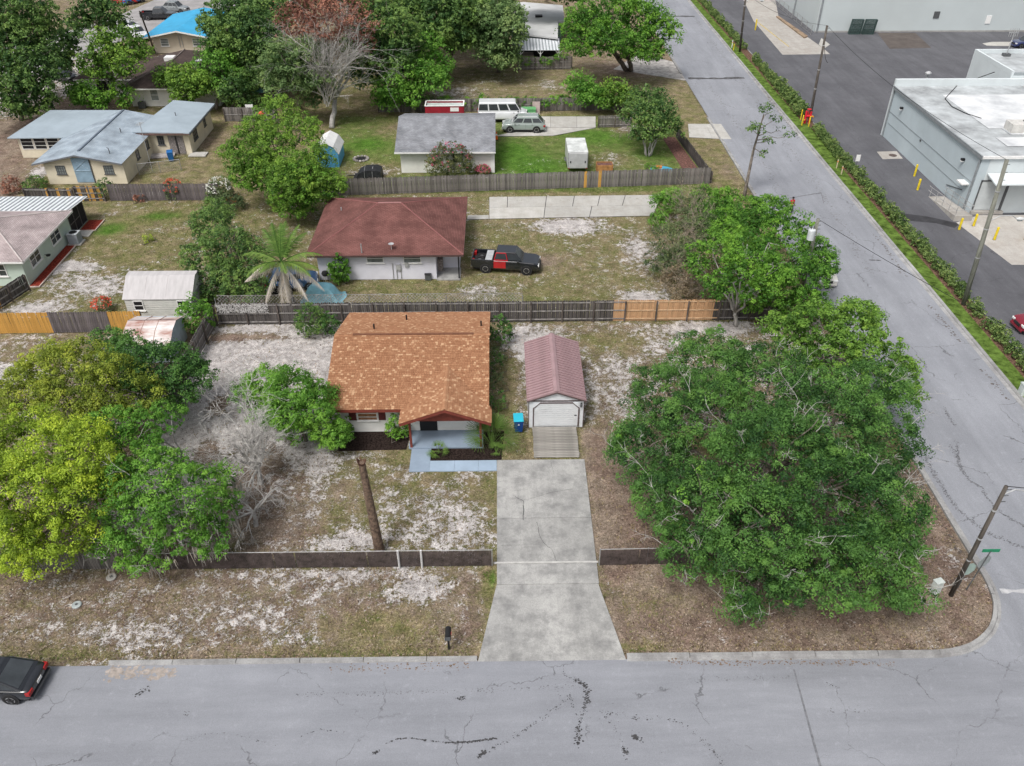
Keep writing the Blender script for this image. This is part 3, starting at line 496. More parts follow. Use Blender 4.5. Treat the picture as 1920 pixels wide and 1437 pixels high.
def tree(name, label, cat, base, lobes, lm, leaf=.2, dens=3.0, per=16, rc=.34, bark=None, tr=.2, gap=-.35, asp=.5, under=-.45, inner=.25, fork=.35, stems=1, group=None, lean=0.0):
    bark = bark or BARK; x, y = base; t = thing(name, label, cat, (x, y, 0), 0, group)
    P, N, T, Z = crown_pts(lobes, dens, per, rc, leaf, gap, under, inner)
    org = np.array([x, y, 0.0]); me = fastmesh('crown', leafverts(P - org, N, Z, asp), 4, lm, T); obj('crown', me, t, world=False)
    M = MB(); top = sum(l[2] for l in lobes) / len(lobes); cx = sum(l[0] for l in lobes) / len(lobes); cy = sum(l[1] for l in lobes) / len(lobes)
    for s in range(stems):
        a = 2 * PI * s / max(stems, 1); off = Vector((math.cos(a), math.sin(a), 0)) * (.0 if stems == 1 else .25)
        fk = Vector(((cx - x) * .45, (cy - y) * .45, top * fork)) + off * 3
        limb(M, off + Vector((0, 0, -.05)), fk, tr, tr * .8, wob=.1, sides=8)
        for i, l in enumerate(lobes):
            if stems > 1 and i % stems != s: continue
            e = Vector((l[0] - x, l[1] - y, l[2] + l[4] * .2)); pts = limb(M, fk, e, tr * .6, tr * .16, sag=.25, wob=.25)
            for _ in range(5):
                q = pts[random.randint(2, len(pts) - 1)]; d = Vector((random.gauss(0, 1), random.gauss(0, 1), random.gauss(.4, .6))).normalized(); limb(M, q, q + d * l[3] * .85, tr * .2, tr * .05, wob=.3, n=4, sides=5)
    M.build('trunk', bark, t, world=False, smooth=True); return t
def spray(M, p, d, length, r, depth, spread=.7, grav=0.0, nseg=4, kids=3, sides=4):
    """recursive bare branch"""
    pts = [Vector(p)]; d = Vector(d).normalized(); rr = [r]
    for i in range(nseg):
        d = (d + Vector((random.gauss(0, .16), random.gauss(0, .16), random.gauss(0, .13) - grav))).normalized(); pts.append(pts[-1] + d * length / nseg); rr.append(r * (1 - .62 * (i + 1) / nseg))
    for q in pts:
        if q.z < .04: q.z = .04
    M.tube(pts, rr, sides if depth else 3, cap=False)
    if depth <= 0: return
    for k in range(kids):
        i = random.randint(1, nseg); dd = (d + Vector((random.gauss(0, spread), random.gauss(0, spread), random.gauss(.1, spread * .6)))).normalized()
        spray(M, pts[i], dd, length * random.uniform(.5, .78), max(rr[i] * .66, .009), depth - 1, spread, grav, nseg, kids, sides)
def deadtips(t, lobes, n, m=None, ln=(.5, 1.1), r=.022, name='dead_branches'):
    M = MB(); o = t.location
    for _ in range(n):
        l = random.choice(lobes); d = Vector((random.gauss(0, 1), random.gauss(0, 1), abs(random.gauss(.5, .5)))).normalized()
        p = Vector((l[0] - o.x + d.x * l[3] * .86, l[1] - o.y + d.y * l[3] * .86, l[2] + d.z * l[4] * .86)); spray(M, p, d + Vector((0, 0, .5)), random.uniform(*ln), r, 2, .75, 0, 3, 3, 4)
    return M.build(name, m or TWIG, t, world=False, kind='stuff')
def shrub(name, label, px, py, r, h, lm, leaf=.13, dens=9, per=18, group=None, flowers=None, nf=60, cat='shrub', world=None, rc=.2, gap=-.6):
    x, y = world or G(px, py); t = tree(name, label, cat, (x, y), [(x, y, h * .52, r, h * .5), (x + r * .4, y + r * .2, h * .38, r * .6, h * .38), (x - r * .45, y - r * .1, h * .4, r * .6, h * .36)], lm, leaf, dens, per, rc, tr=.035, gap=gap, under=-.8, fork=.2, stems=3, group=group)
    if flowers is not None:
        d = unit(nf); d[:, 2] = np.abs(d[:, 2]); p = d * np.array([r * 1.02, r * 1.02, h * .52]) + np.array([0, 0, h * .52]); P = np.repeat(p, 5, 0) + RNG.normal(0, .05, (nf * 5, 3)); N = unit(nf * 5) + np.array([0, 0, .6]); N /= np.linalg.norm(N, axis=1)[:, None]
        obj('flowers', fastmesh('flowers', leafverts(P, N, .11, .9), 4, flowers, RNG.random(nf * 5)), t, world=False, kind='stuff')
    return t
def frond(M, V, T, root, az, el, L, droop, nl=34, ll=.55, tone=.5, hang=.5):
    """feather palm frond: rachis tube into M, leaflets into V"""
    d = Vector((math.cos(az) * math.cos(el), math.sin(az) * math.cos(el), math.sin(el))); p = Vector(root); pts = [p.copy()]; n = 9
    for i in range(n):
        d = (d + Vector((0, 0, -droop * (i + 1) / n))).normalized(); p = p + d * L / n; p.z = max(p.z, .08); pts.append(p.copy())
    M.tube(pts, [.035 * (1 - .85 * i / n) for i in range(n + 1)], 4, cap=False)
    for k in range(nl):
        s = .14 + .86 * k / nl; f = s * n; i = min(int(f), n - 1); q = pts[i].lerp(pts[i+1], f - i); dd = (pts[i+1] - pts[i]).normalized(); sd_ = dd.cross(Vector((0, 0, 1)))
        sd_ = sd_.normalized() if sd_.length > .05 else Vector((1, 0, 0))
        for sg in (-1, 1):
            l = ll * math.sin(PI * min(1, .22 + s * .75)) * random.uniform(.8, 1.15); e = q + (sd_ * sg * random.uniform(.6, 1) + dd * .65 + Vector((0, 0, -hang * random.uniform(.6, 1.3)))).normalized() * l
            w = dd * .028; V += [q - w, q + w, e + w * .3, e - w * .3]; T.append(tone + random.gauss(0, .15))
def palm(name, label, base, top, green, dead, L=2.6):
    x, y = base; t = thing(name, label, 'palm', (x, y, 0)); M = MB(); tp = Vector((top[0] - x, top[1] - y, top[2])); pts = [Vector((0, 0, -.05)).lerp(tp, i / 10) + Vector((0, 0, 0)) for i in range(11)]
    M.tube(pts, [.24 - .011 * i + .012 * (i % 2) for i in range(11)], 10); M.build('trunk', BARK, t, world=False, smooth=True)
    for nm, lst, lm, hang in (('green_fronds', green, L_PALM, .45), ('dead_fronds', dead, L_PDEAD, 1.1)):
        M = MB(); V = []; T = []
        for az, el, ln, dr, tone in lst: frond(M, V, T, tp, az, el, L * ln, dr, 62, .70, tone, hang)
        o = obj(nm, fastmesh(nm, np.array([tuple(v) for v in V]), 4, lm, np.array(T)), t, world=False); M.build('frond_stem', TWIG if 'dead' in nm else L_PALM, o)
    return t
def fanpalm(name, label, x, y, n=16, r=.8, h=.8):
    t = thing(name, label, 'plant', (x, y, 0)); V = []; T = []
    for k in range(n):
        az = random.random() * 2 * PI; el = random.uniform(.25, 1.35); c = Vector((math.cos(az) * math.cos(el) * h * .8, math.sin(az) * math.cos(el) * h * .8, .15 + math.sin(el) * h)); d = Vector((math.cos(az) * math.cos(el), math.sin(az) * math.cos(el), math.sin(el) * .6)).normalized(); s = d.cross(Vector((0, 0, 1))).normalized()
        V += [Vector((0, 0, .05)) - s * .012, Vector((0, 0, .05)) + s * .012, c + s * .012, c - s * .012]; T.append(.5)
        for j in range(13):
            a = -1.25 + 2.5 * j / 12; e = c + (d * math.cos(a) + s * math.sin(a)) * r * .75 * random.uniform(.85, 1.1) + Vector((0, 0, -.12 * r)); w = s * .04; V += [c - w * .4, c + w * .4, e + w * .3, e - w * .3]; T.append(random.gauss(.5, .2))
    obj('fronds', fastmesh('fronds', np.array([tuple(v) for v in V]), 4, L_PALM, np.array(T)), t, world=False); return t
# ---------------------------------------------------------------- big corner tree (twiggy, feathery)
T1 = lob([(1215,850,3.6,2.2),(1250,745,4.2,2.2),(1330,675,4.6,2.3),(1345,790,5.6,2.7),(1255,925,3.4,1.9),(1320,955,4.4,2.5),(1440,730,6.0,2.7),(1450,860,7.0,3.0),(1550,790,6.4,2.8),(1630,745,5.0,2.3),(1668,830,4.2,1.8),(1565,940,6.3,2.9),(1645,950,4.8,2.3),(1430,985,5.4,2.6),(1285,1040,2.8,1.4),(1345,1045,3.2,1.4),(1530,1050,4.4,2.4),(1630,1060,3.4,2.1),(1690,1100,2.3,1.3),(1420,1105,2.5,1.3),(1480,1080,2.8,1.5),(1393,1140,1.5,.8,.7),(1655,1010,3.6,1.8),(1180,830,2.9,1.0)])
t1 = tree('spreading_tree', 'huge spreading dark green tree with bare grey twigs on the street corner', 'tree', (14.6, 34.0), T1, L_DK, .13, 3.5, 92, .46, BARK, .34, gap=-.62, asp=.48)
deadtips(t1, T1, 120, ln=(.6, 1.2), r=.021)
V = [l for l in T1 if l[2] < 4.8]; P, N, T, Z = crown_pts([V[i] for i in (0, 2, 4, 9, 11, 12, 13, 14)], .16, 40, .26, .15, gap=-2, under=-.1, inner=0, fill=False); o = obj('young_leaves', fastmesh('young_leaves', leafverts(P - np.array([14.6, 34.0, 0]), N, .15, .45), 4, L_BR, T * .6 + .5), t1, world=False, kind='stuff')
T2 = lob([(1475,617,4,1.4),(1535,615,5,1.9),(1600,620,5,2.0),(1640,668,4.6,1.8),(1560,672,4.2,1.9),(1685,735,3.6,1.3),(1610,590,4.6,1.2),(1690,690,3.4,.9),(1500,655,3.6,1.3)]); tree('maple_tree', 'light green broad-leaved tree at the road edge behind the huge dark tree', 'tree', (21.3, 47.0), T2, L_MAP, .145, 4.0, 54, .36, BARKP, .2, gap=-.5, asp=.7)
T3 = lob([(1335,470,5.6,1.6),(1400,465,6.6,1.7),(1345,535,4.4,1.3),(1425,550,4.2,1.3),(1450,505,5.4,1.5),(1385,510,5.6,1.4),(1310,500,4.6,1.0),(1440,460,6,1.2)]); tree('pale_trunk_tree', 'open green tree with forked pale trunk in front of the dark fence panels', 'tree', (17.8, 53.2), T3, L_MD, .155, 3.4, 38, .36, BARKP, .17, gap=-.25, asp=.6, fork=.25)
T4 = lob([(1475,440,4.6,2.3),(1500,520,4,2.1),(1430,430,4.6,2.1),(1515,565,2.6,1.5),(1380,430,4,1.9),(1460,540,3.4,1.9),(1415,500,3,1.9),(1535,500,3.4,1.5),(1490,580,1.6,1.2),(1530,470,3.6,1.3),(1400,400,4.2,1.7),(1450,395,4.2,1.6),(1360,470,2.6,1.8),(1360,540,1.4,1.4),(1410,560,1.8,1.5),(1350,420,3.2,1.5)]); t4 = tree('dense_tree', 'dense glossy green tree by the transformer pole hiding a parked car', 'tree', (21.5, 60.0), T4, L_MD, .155, 3.6, 44, .36, BARK, .18, gap=-.6, asp=.6)
for i, (l, lm, lab, dm, lf) in enumerate([([(1255,450,2.4,1.6),(1290,440,2.6,1.6),(1240,490,1.6,1.2),(1310,470,2.8,1.7),(1275,490,2.2,1.5),(1325,430,3,1.5)], L_OL, 'twiggy grey-green thicket beside the end of the concrete driveway', 2.4, .14), ([(1270,520,1.6,1.4),(1310,535,1.7,1.5),(1285,560,1.0,1.0),(1320,490,2.4,1.4)], L_DRY, 'dry brown brush heap against the rear wooden fence', 2.0, .13), ([(1245,380,1.8,1.1),(1262,368,1.6,.9),(1235,410,1.2,.8)], L_BR, 'small bright green bush in front of the long weathered picket fence', 4, .16), ([(1320,375,2.4,1.4),(1360,380,2.4,1.4),(1340,400,2.6,1.4)], L_MD, 'mid green bush by the leaning slim tree', 4, .16), ([(1290,385,2.0,1.2),(1300,400,2.2,1.1)], L_OL, 'greyish tangled bush between the bright bush and the mid green bush', 2.4, .14)]):
    LB = lob(l); bx = sum(q[0] for q in LB) / len(LB); by = sum(q[1] for q in LB) / len(LB); o = tree('thicket_bush', lab, 'bush', (bx, by), LB, lm, lf, dm * 2.3, 24, .34, TWIGB, .05, gap=-.5, under=-.9, fork=.15, stems=3)
    if lm in (L_OL, L_DRY): deadtips(o, LB, 70, TWIGB, (.6, 1.2), .014, 'dry_twigs')
# ---------------------------------------------------------------- left front group
T5 = lob([(60,735,4,1.9),(135,698,5,2.2),(205,725,5,1.9),(258,742,4.2,1.6),(140,740,4.6,2.0),(22,752,3.4,1.5),(205,755,3.8,1.4),(90,690,4.4,1.7)]); tree('rounded_tree', 'rounded olive yellow-green tree next to the dark green tree by the sheds', 'tree', (-24.6, 40.5), T5, L_YO, .115, 4.4, 78, .40, BARK, .24, gap=-.5, asp=.6)
T6 = lob([(55,840,5,2.4),(120,870,5.6,2.4),(60,930,5,2.6),(140,945,4.4,2.1),(15,1010,3.2,2.0),(-10,870,4.6,2.3),(95,1005,3.2,1.9),(165,880,4.6,1.5),(40,1040,1.8,1.3)]); t6 = tree('rounded_tree', 'rounded lime yellow-green tree overhanging the weathered plank fence', 'tree', (-22.5, 33.5), T6, L_YG, .115, 4.4, 78, .40, BARK, .25, gap=-.5, asp=.6)
T7 = lob([(240,668,3.6,1.6),(318,690,3.8,1.8),(340,715,3.5,1.8),(280,695,4.5,1.9),(212,648,3.3,1.4),(310,745,2.4,1.5),(362,700,2.8,1.2),(235,700,3.6,1.6)]); tree('dark_tree', 'dark glossy green tree in front of the rusty-roofed shed', 'tree', (-20.9, 45.0), T7, L_DK, .13, 4.6, 56, .36, BARK, .2, gap=-.6, asp=.6)
T8 = lob([(220,800,5,1.4),(280,798,5.3,1.5),(322,790,5,.9),(250,838,4.3,1.3),(205,830,4.6,.9)]); tree('bright_tree', 'small bright green tree with bare pale branch beside the sandy yard', 'tree', (-17.2, 37.0), T8, L_BR, .13, 4.2, 54, .34, BARKP, .13, gap=-.45, asp=.6)
T9 = lob([(220,920,4.5,1.6),(285,895,5,1.8),(350,925,4.6,1.8),(392,950,3.8,1.4),(425,898,3.8,.8),(265,975,3.6,1.7),(335,995,3,1.5),(205,1030,2.0,1.1),(275,1035,2.2,1.2),(390,1010,2.5,1.1),(320,950,4,1.5),(425,965,3,.9)]); t9 = tree('mossy_tree', 'bright green tree hung with grey moss over the front mesh fence', 'tree', (-17.6, 31.6), T9, L_BR, .125, 4.0, 58, .34, BARKP, .16, gap=-.32, asp=.6)
deadtips(t9, T9, 26, TWIG, (.5, 1.0), .018)
V = []; T = []
for _ in range(420):
    l = random.choice(T9); a = random.random() * 6.28; p = Vector((l[0] + 17.6 + math.cos(a) * l[3] * random.uniform(.2, .9), l[1] - 31.6 + math.sin(a) * l[3] * random.uniform(.2, .9), l[2] - l[4] * random.uniform(.3, .9))); ln = random.uniform(.3, 1.0)
    for k in range(3):
        q = p + Vector((random.gauss(0, .08), random.gauss(0, .08), 0)); e = q + Vector((random.gauss(0, .06), random.gauss(0, .06), -ln * random.uniform(.6, 1))); e.z = max(e.z, .1); V += [q + Vector((-.02, 0, 0)), q + Vector((.02, 0, 0)), e + Vector((.008, 0, 0)), e + Vector((-.008, 0, 0))]; T.append(random.random())
obj('moss', fastmesh('moss', np.array([tuple(v) for v in V]), 4, L_MOSS, np.array(T)), t9, world=False, kind='stuff')
T10 = lob([(500,720,3.4,1.3),(545,728,3.9,1.4),(585,770,3.2,1.4),(612,800,2.2,1.2),(530,780,2.6,1.2),(565,810,1.8,1.1),(470,740,2.8,1.1),(600,745,2.8,1.1),(505,770,2.2,1.1),(550,770,3.4,1.3),(630,820,1.5,.9)]); tree('citrus_tree', 'leafy green citrus tree beside the orange-roofed house wall', 'tree', (-12.4, 40.2), T10, L_BR, .13, 6.5, 56, .34, BARK, .12, gap=-.75, asp=.5)
def deadtree(name, label, base, limbs, depth=4, kids=3, r=.11, grav=.03, m=TWIG, spread=.6):
    t = thing(name, label, 'brush' if 'pile' in name else 'dead tree', (*base, 0)); M = MB(); M.tube([(0, 0, -.05), (.05, .02, .5), (0, .1, 1.0)], [r * 1.5, r * 1.2, r], 8)
    for d, L in limbs: spray(M, (0, .1, .9), d, L, r * .75, depth, spread, grav, 5, kids, 5)
    M.build('bare_branches', m, t, world=False); return t
deadtree('bare_tree', 'bare grey dead tree with spreading twigs next to the citrus tree', G(488, 905), [((-.4, -.3, 1), 2.5), ((.5, -.4, .8), 2.2), ((.1, .4, 1.2), 3.0), ((-.6, .2, .8), 2.4), ((.1, -.8, .6), 2.0), ((-.3, .7, 1.1), 3.0), ((-.1, .2, 1.3), 3.2), ((.4, .3, 1), 2.6)], 4, 4, .13, .03)
deadtree('bare_tree', 'bare grey brush with drooping twigs close behind the front mesh fence', G(480, 985), [((-.6, -.5, .5), 1.9), ((.5, -.3, .5), 1.7), ((.4, .5, .6), 1.8), ((-.5, .4, .6), 1.9), ((0, -.9, .4), 1.6), ((-.8, 0, .5), 1.9)], 4, 3, .10, .11, TWIG)
deadtree('bare_tree', 'pale leafless sapling between the sandy yard and the citrus tree', G(470, 790), [((-.3, -.3, .9), 2.2), ((.4, .1, .8), 2.2), ((-.1, .5, .9), 2.2), ((.1, -.5, .8), 2.0)], 3, 4, .09, .03)
# ---------------------------------------------------------------- shrubs round the house and yards
shrub('foundation_shrub', 'glossy shrub at the corner of the orange-roofed house porch', 748, 822, .62, 1.9, L_MD, .15, 9); shrub('foundation_shrub', 'broad-leaved shrub under the left corner of the orange-roofed house', 640, 828, .8, 1.7, L_MD, .16, 8)
shrub('evergreen_shrub', 'dense dark evergreen shrub between the rear fence and the orange-roofed house', 585, 628, 1.1, 2.7, L_OAK, .13, 10); shrub('evergreen_shrub', 'smaller dark shrub touching the rear eave of the orange-roofed house', 618, 628, .7, 1.9, L_DK, .13, 10); shrub('evergreen_shrub', 'round green shrub behind the orange-roofed house on its garage side', 938, 645, .8, 2.4, L_DK, .14, 10)
for i, (px, py, r, h) in enumerate([(930, 700, .55, 1.8), (933, 735, .5, 1.6), (931, 768, .5, 1.7), (940, 672, .6, 1.2)]): shrub('side_shrub', ['tall loose shrub', 'twiggy narrow shrub', 'low spreading shrub', 'wispy shrub'][i] + ' along the garage-side wall of the orange-roofed house', px, py, r, h, (L_DK, L_OL)[i % 2], .13, 7, gap=-.3)
fanpalm('fan_palm', 'green fan palm clump at the porch corner by the blue bin', *G(922, 836), 34, 1.35, 1.25); fanpalm('fan_palm', 'small sprouting palm seedling at the end of the porch mulch bed', *G(930, 850), 9, .5, .35); fanpalm('potted_palm', 'little palm seedling in the porch mulch bed near the walk', *G(822, 852), 9, .55, .5)
palm('feather_palm', 'tall feather palm with grey dead fronds drooping beside the blue tarp', G(549, 568), (*G(527, 492, 4.3), 4.3), [(a, e, l, d, t) for a, e, l, d, t in [(.2, .5, 1, .22, .7), (.9, .8, 1, .2, .5), (1.5, 1.0, 1.05, .2, .45), (2.2, .9, 1, .2, .4), (2.9, .5, 1, .22, .75), (-.5, .3, .9, .25, .85), (3.7, .35, .9, .25, .8), (1.2, 1.35, .9, .12, .4), (2.0, 1.3, .9, .12, .4), (.5, 1.15, 1, .16, .5), (-1.2, .6, .8, .25, .7), (-2.0, .6, .8, .25, .6), (.0, .15, .9, .2, .9)]], [(3.5, -.1, .95, .14, .5), (4.0, -.7, 1.05, .2, .6), (4.55, -1.1, 1.05, .2, .5), (5.0, -1.0, 1.05, .2, .6), (5.5, -.3, 1.15, .2, .5), (6.0, -.2, 1.2, .2, .5), (5.2, -1.2, 1.0, .1, .7), (3.0, -.2, .9, .15, .7)], 3.3)
T11 = lob([(400,420,4,1.7),(430,465,3.5,2.0),(385,485,3,1.9),(440,525,2,1.7),(405,395,3.8,1.4),(395,540,1.2,1.2),(470,480,3,1.6),(470,540,1.6,1.4)]); tree('bushy_tree', 'bushy grey-green tree standing between the grey shed and the feather palm', 'tree', (-21.0, 60.5), T11, L_OAK, .17, 4.4, 32, .38, BARK, .16, gap=-.5, under=-.8)
T12 = lob([(520,215,7.2,2.0),(478,255,6,2.1),(565,250,6.6,1.9),(475,310,4.6,2.2),(555,335,4.6,2.6),(610,350,3.4,1.9),(545,380,2.2,1.8),(450,290,5,1.6),(510,270,6.2,2),(590,300,5.2,1.8)]); tree('broad_tree', 'broad olive green tree in front of the blue garden shed', 'tree', (-20.2, 76.0), T12, L_YG2, .2, 3.8, 30, .44, BARK, .24, gap=-.55); T12b = lob([(560,345,4.0,2.6),(500,330,3.4,2.4),(610,355,3.0,1.9),(555,385,1.8,1.7),(470,335,3,1.8)]); tree('understorey_tree', 'darker green tree growing under the broad olive tree by the long picket fence', 'tree', (-18.8, 74.9), T12b, L_MD, .2, 3.6, 26, .4, BARK, .16, gap=-.5)
shrub('clipped_hedge', 'pale green feathery hedge bush at the corner of the plank fences', 375, 622, 1.25, 2.9, L_BR, .15, 9); shrub('wall_vine', 'bright green climbing vine on the white wall of the red-roofed house', 640, 528, .75, 2.5, L_BR, .2, 11, world=(G(640, 528)[0], G(640, 528)[1] - .35))
for a in [('oleander', 'dark bush in front of the weathered fence by the orange gate', 203, 372, .8, 1.9, L_OAK, None), ('flowering_shrub', 'bush with orange-red flowers against the weathered left fence', 328, 372, .9, 1.9, L_OL, L_FRD), ('flowering_shrub', 'bush covered in white flowers at the end of the weathered left fence', 416, 375, 1.2, 2.2, L_OL, L_FWH), ('dead_shrub', 'rust-brown dying bush beside the cream house yard', 26, 362, .9, 1.7, L_RED, None), ('leafy_shrub', 'green bush behind the weathered fence below the cream house', 68, 356, 1.1, 1.3, L_OAK, None), ('flowering_plant', 'clump of red flowering stems by the orange fence section', 194, 583, .7, 1.1, L_OL, L_FRD), ('small_plant', 'small yellow-green plant alone in the middle of the lawn', 280, 454, .35, .6, L_YG, None), ('crape_myrtle', 'pinkish crape myrtle bush in front of the grey-roofed house', 845, 337, 2.3, 3.6, L_PNK, L_FPK), ('pink_shrub', 'low pink flowering shrub beside the grey-roofed house corner', 905, 330, .8, 1.1, L_PNK, L_FPK), ('leafy_shrub', 'low green weeds along the picket fence by the cargo trailer', 1000, 330, .8, .7, L_BR, None), ('leafy_shrub', 'green bush piled by the blue plastic toys', 1222, 322, .7, .8, L_MD, None), ('small_shrub', 'small red-leafed shrub at the foot of the weathered left fence', 262, 378, .45, .7, L_RED, None), ('grey_shrub', 'dull green bush between the white-flowered bush and the palm', 432, 395, 1.3, 1.6, L_OL, None)]:
    shrub(a[0], a[1], a[2], a[3], a[4], a[5], a[6], .15, 6, 20, flowers=a[7], nf=90, rc=.26)
# ---------------------------------------------------------------- trees further back
def far(name, label, base, spec, lm, leaf=.3, dens=1.9, per=24, rc=.62, bark=None, tr=.3, gap=-.4, under=-.6, **k): L = lob(spec); return tree(name, label, 'tree', G(*base), L, lm, leaf, dens, per, rc, bark, tr, gap, .55, under, **k), L
far('live_oak', 'massive dark oak at the edge of the cream house yard', (40, 225), [(25,30,11,4.2),(62,60,9,3.2),(20,95,8,4.2),(62,125,6.5,3.4),(20,165,5,4),(55,185,3.5,3),(-10,60,9,4)], L_OAK, .3, 1.9, 26)
far('thin_tree', 'thin-leaved tree standing by the pale far lane', (185, 70), [(170,15,7,2.6),(200,25,6.5,2.6),(150,40,5.5,2.2),(215,40,5,2),(185,-5,8,2.4)], L_OAK, .34, 1.2, 13, gap=-.1); far('moss_oak', 'spreading yellow-green tree with pale limbs before the brown-roofed house', (200, 195), [(225,75,8,2.6),(190,95,7,2.4),(250,95,7,2.2),(205,130,5,2.2),(170,120,5.5,2),(230,125,6,1.8)], L_YG2, .3, 1.7, 14, bark=BARKP, tr=.26, gap=-.1); far('low_tree', 'small bright green tree by the brown-roofed house porch', (172, 203), [(165,180,2.4,2),(150,170,2.6,1.6),(190,190,1.8,1.4)], L_BR, .28, 2.4, tr=.14); far('low_tree', 'scruffy green sapling against the brown-roofed house wall', (232, 203), [(228,170,2.6,1.2),(236,188,1.6,1.2)], L_MD, .26, 2.4, tr=.1); far('moss_oak', 'dark feathery tree between the far lane and the massive dark oak', (130, 130), [(122,95,5,1.9),(128,70,6.5,1.8),(112,115,3.5,1.8)], L_OAK, .34, 1.2, gap=-.1)
far('yard_tree', 'bright green upright tree behind the cream house', (405, 205), [(408,100,6,2.0),(400,125,5,2.2),(425,150,3.5,2.2),(420,120,5,1.6)], L_BR, .28, 2.4, tr=.22); far('yard_tree', 'yellow-green low tree overhanging the brown roof', (355, 205), [(345,150,4,2.0),(320,145,3.6,1.8),(370,160,3.5,2.0),(350,175,2.4,1.9)], L_YG2, .28, 2.4, tr=.2); far('yard_tree', 'dark green bush tree at the corner of the cream house yard', (435, 200), [(440,165,3,2.2),(455,180,2,1.8)], L_OAK, .28, 2.2, tr=.18)
far('live_oak', 'big dark oak beside the blue-roofed house', (455, 150), [(450,30,9,4.2),(480,65,8,3.8),(420,60,8,3.2),(460,100,5,3.6),(500,30,9,3.2),(500,105,4.5,3)], L_OAK, .3, 1.9, 26)
far('eucalyptus_tree', 'grey-green weeping tree in front of the rust-topped dead tree', (560, 200), [(530,110,8,2.4),(575,105,8,2.2),(550,145,5.5,2.6),(600,140,6,2.0),(520,150,5,2.0),(590,180,3,2.0)], L_EUC, .24, 2.6, 28)
tr_, LR = far('dying_tree', 'dying tree with rust-brown crown above bare silvery branches', (622, 240), [(585,15,12,3.2),(552,42,10.5,2.8),(640,12,12,3.2),(672,55,10.2,2.4),(612,45,11.5,3.0),(690,85,8.5,1.6)], L_RED, .24, 1.25, 13, bark=BARKP, tr=.34, gap=.0, fork=.25)
M = MB()
for _ in range(36):
    a = random.uniform(-.6, 2.6); spray(M, (random.gauss(0, .3), 0, random.uniform(2.5, 6.5)), (math.cos(a) * random.uniform(.5, 1.2), -.4 + .3 * random.random(), random.uniform(.7, 1.3)), random.uniform(3.5, 6.0), .085, 3, .5, 0, 5, 3, 4)
M.build('bare_branches', TWIG, tr_, world=False)
far('live_oak', 'tall dark oak behind the bright spreading tree near the grey-roofed house', (720, 195), [(700,30,10,3.6),(735,60,9,3.4),(690,80,8,3.0),(725,110,6.5,3.2),(750,20,9,3),(695,130,5,2.8),(760,100,6,2.6)], L_OAK, .3, 1.9, 26)
far('bright_spreading_tree', 'bright green spreading tree beside the red trailer', (775, 215), [(790,90,6,2.4),(815,115,5,2.2),(760,135,5,2.4),(800,150,4,2.2),(730,160,4,2.0),(770,180,2.6,2.0),(825,140,3.6,1.6),(720,185,2,1.6)], L_BR, .26, 2.3, 26)
far('woodland_tree', 'dark shaded tree at the back of the mown lot', (845, 120), [(830,20,9,3.6),(870,30,8,3.4),(850,65,6,3.2),(890,60,5.5,3.0),(810,60,7,3)], L_OAK, .36, 1.9); far('woodland_tree', 'grey-green tree leaning over the white flat roof', (935, 135), [(930,30,8,3.0),(950,60,6.5,2.8),(925,80,5,2.8),(940,105,3.5,2.6),(910,50,7,2.4),(960,25,7,2)], L_EUC, .32, 2.2); far('woodland_tree', 'dark thick tree in the far corner behind the tall oak', (800, 60), [(790,-10,9,4),(830,-20,10,4),(880,-15,9,4),(920,-10,9,3.6)], L_OAK, .4, 1.7)
far('woodland_tree', 'soft green tree far behind the dying rust-crowned tree', (610, 20), [(560,-30,10,4),(610,-35,11,4.5),(665,-30,10,4),(540,0,7,3.4),(690,0,7,3.4)], L_EUC, .4, 1.6); far('woodland_tree', 'dark green tree filling the gap beside the weeping grey-green tree', (490, 165), [(490,110,5,2.8),(515,140,4,2.4),(480,145,3,2.2)], L_OAK, .3, 2.0); far('woodland_tree', 'mid green tree at the far end behind the white low roof', (1030, -10), [(1000,-40,9,4),(1050,-35,9,4),(1085,-25,8,3.4)], L_MD, .4, 1.6); far('roadside_oak', 'broad roadside tree with arching limbs above the mown lot', (1180, 133), [(1110,45,7.5,3.2),(1150,25,8.5,3.6),(1200,35,8,3.4),(1235,60,6.5,2.8),(1090,80,5.5,2.6),(1140,75,6.5,3.0),(1190,85,5.5,2.8),(1225,95,4.5,2.2),(1080,45,6.5,2.4)], L_MD, .26, 2.1, 26, tr=.36, gap=-.3, stems=2)
far('lime_bush', 'bright lime bush overtopping the board fence by the mown lot', (1095, 205), [(1085,165,2.6,1.8),(1105,180,2.0,1.7),(1125,185,1.8,1.4)], L_BR, .26, 3.2, tr=.08, stems=3); far('lime_bush', 'yellow-lime bush beside the dark multi-stemmed tree', (1160, 207), [(1150,172,2.6,1.7),(1175,182,2.0,1.5),(1140,190,1.6,1.2)], L_YG2, .26, 3.2, tr=.08, stems=3)
far('multistem_tree', 'dark multi-stemmed tree in the grassy yard by the side road', (1215, 292), [(1215,190,4.6,2.0),(1240,215,4.2,1.8),(1195,215,4,1.7),(1225,240,3.2,1.8),(1260,240,2.8,1.2),(1200,250,2.6,1.2)], L_OAK, .24, 3.0, tr=.1, stems=5, bark=BARKP, fork=.4)
t = thing('slim_tree', 'slim leaning tree with sparse tufts of leaves overhanging the side road', 'tree', (*G(1394, 375), 0)); M = MB(); bx, by = G(1394, 375)
tip = Vector((*G(1432, 215, 8.2), 8.2)) - Vector((bx, by, 0)); mid = Vector((*G(1412, 285, 4.2), 4.2)) - Vector((bx, by, 0)); M.tube([(0, 0, -.05), mid * .5, mid, mid.lerp(tip, .5), tip], [.19, .15, .12, .09, .05], 8); SL = []
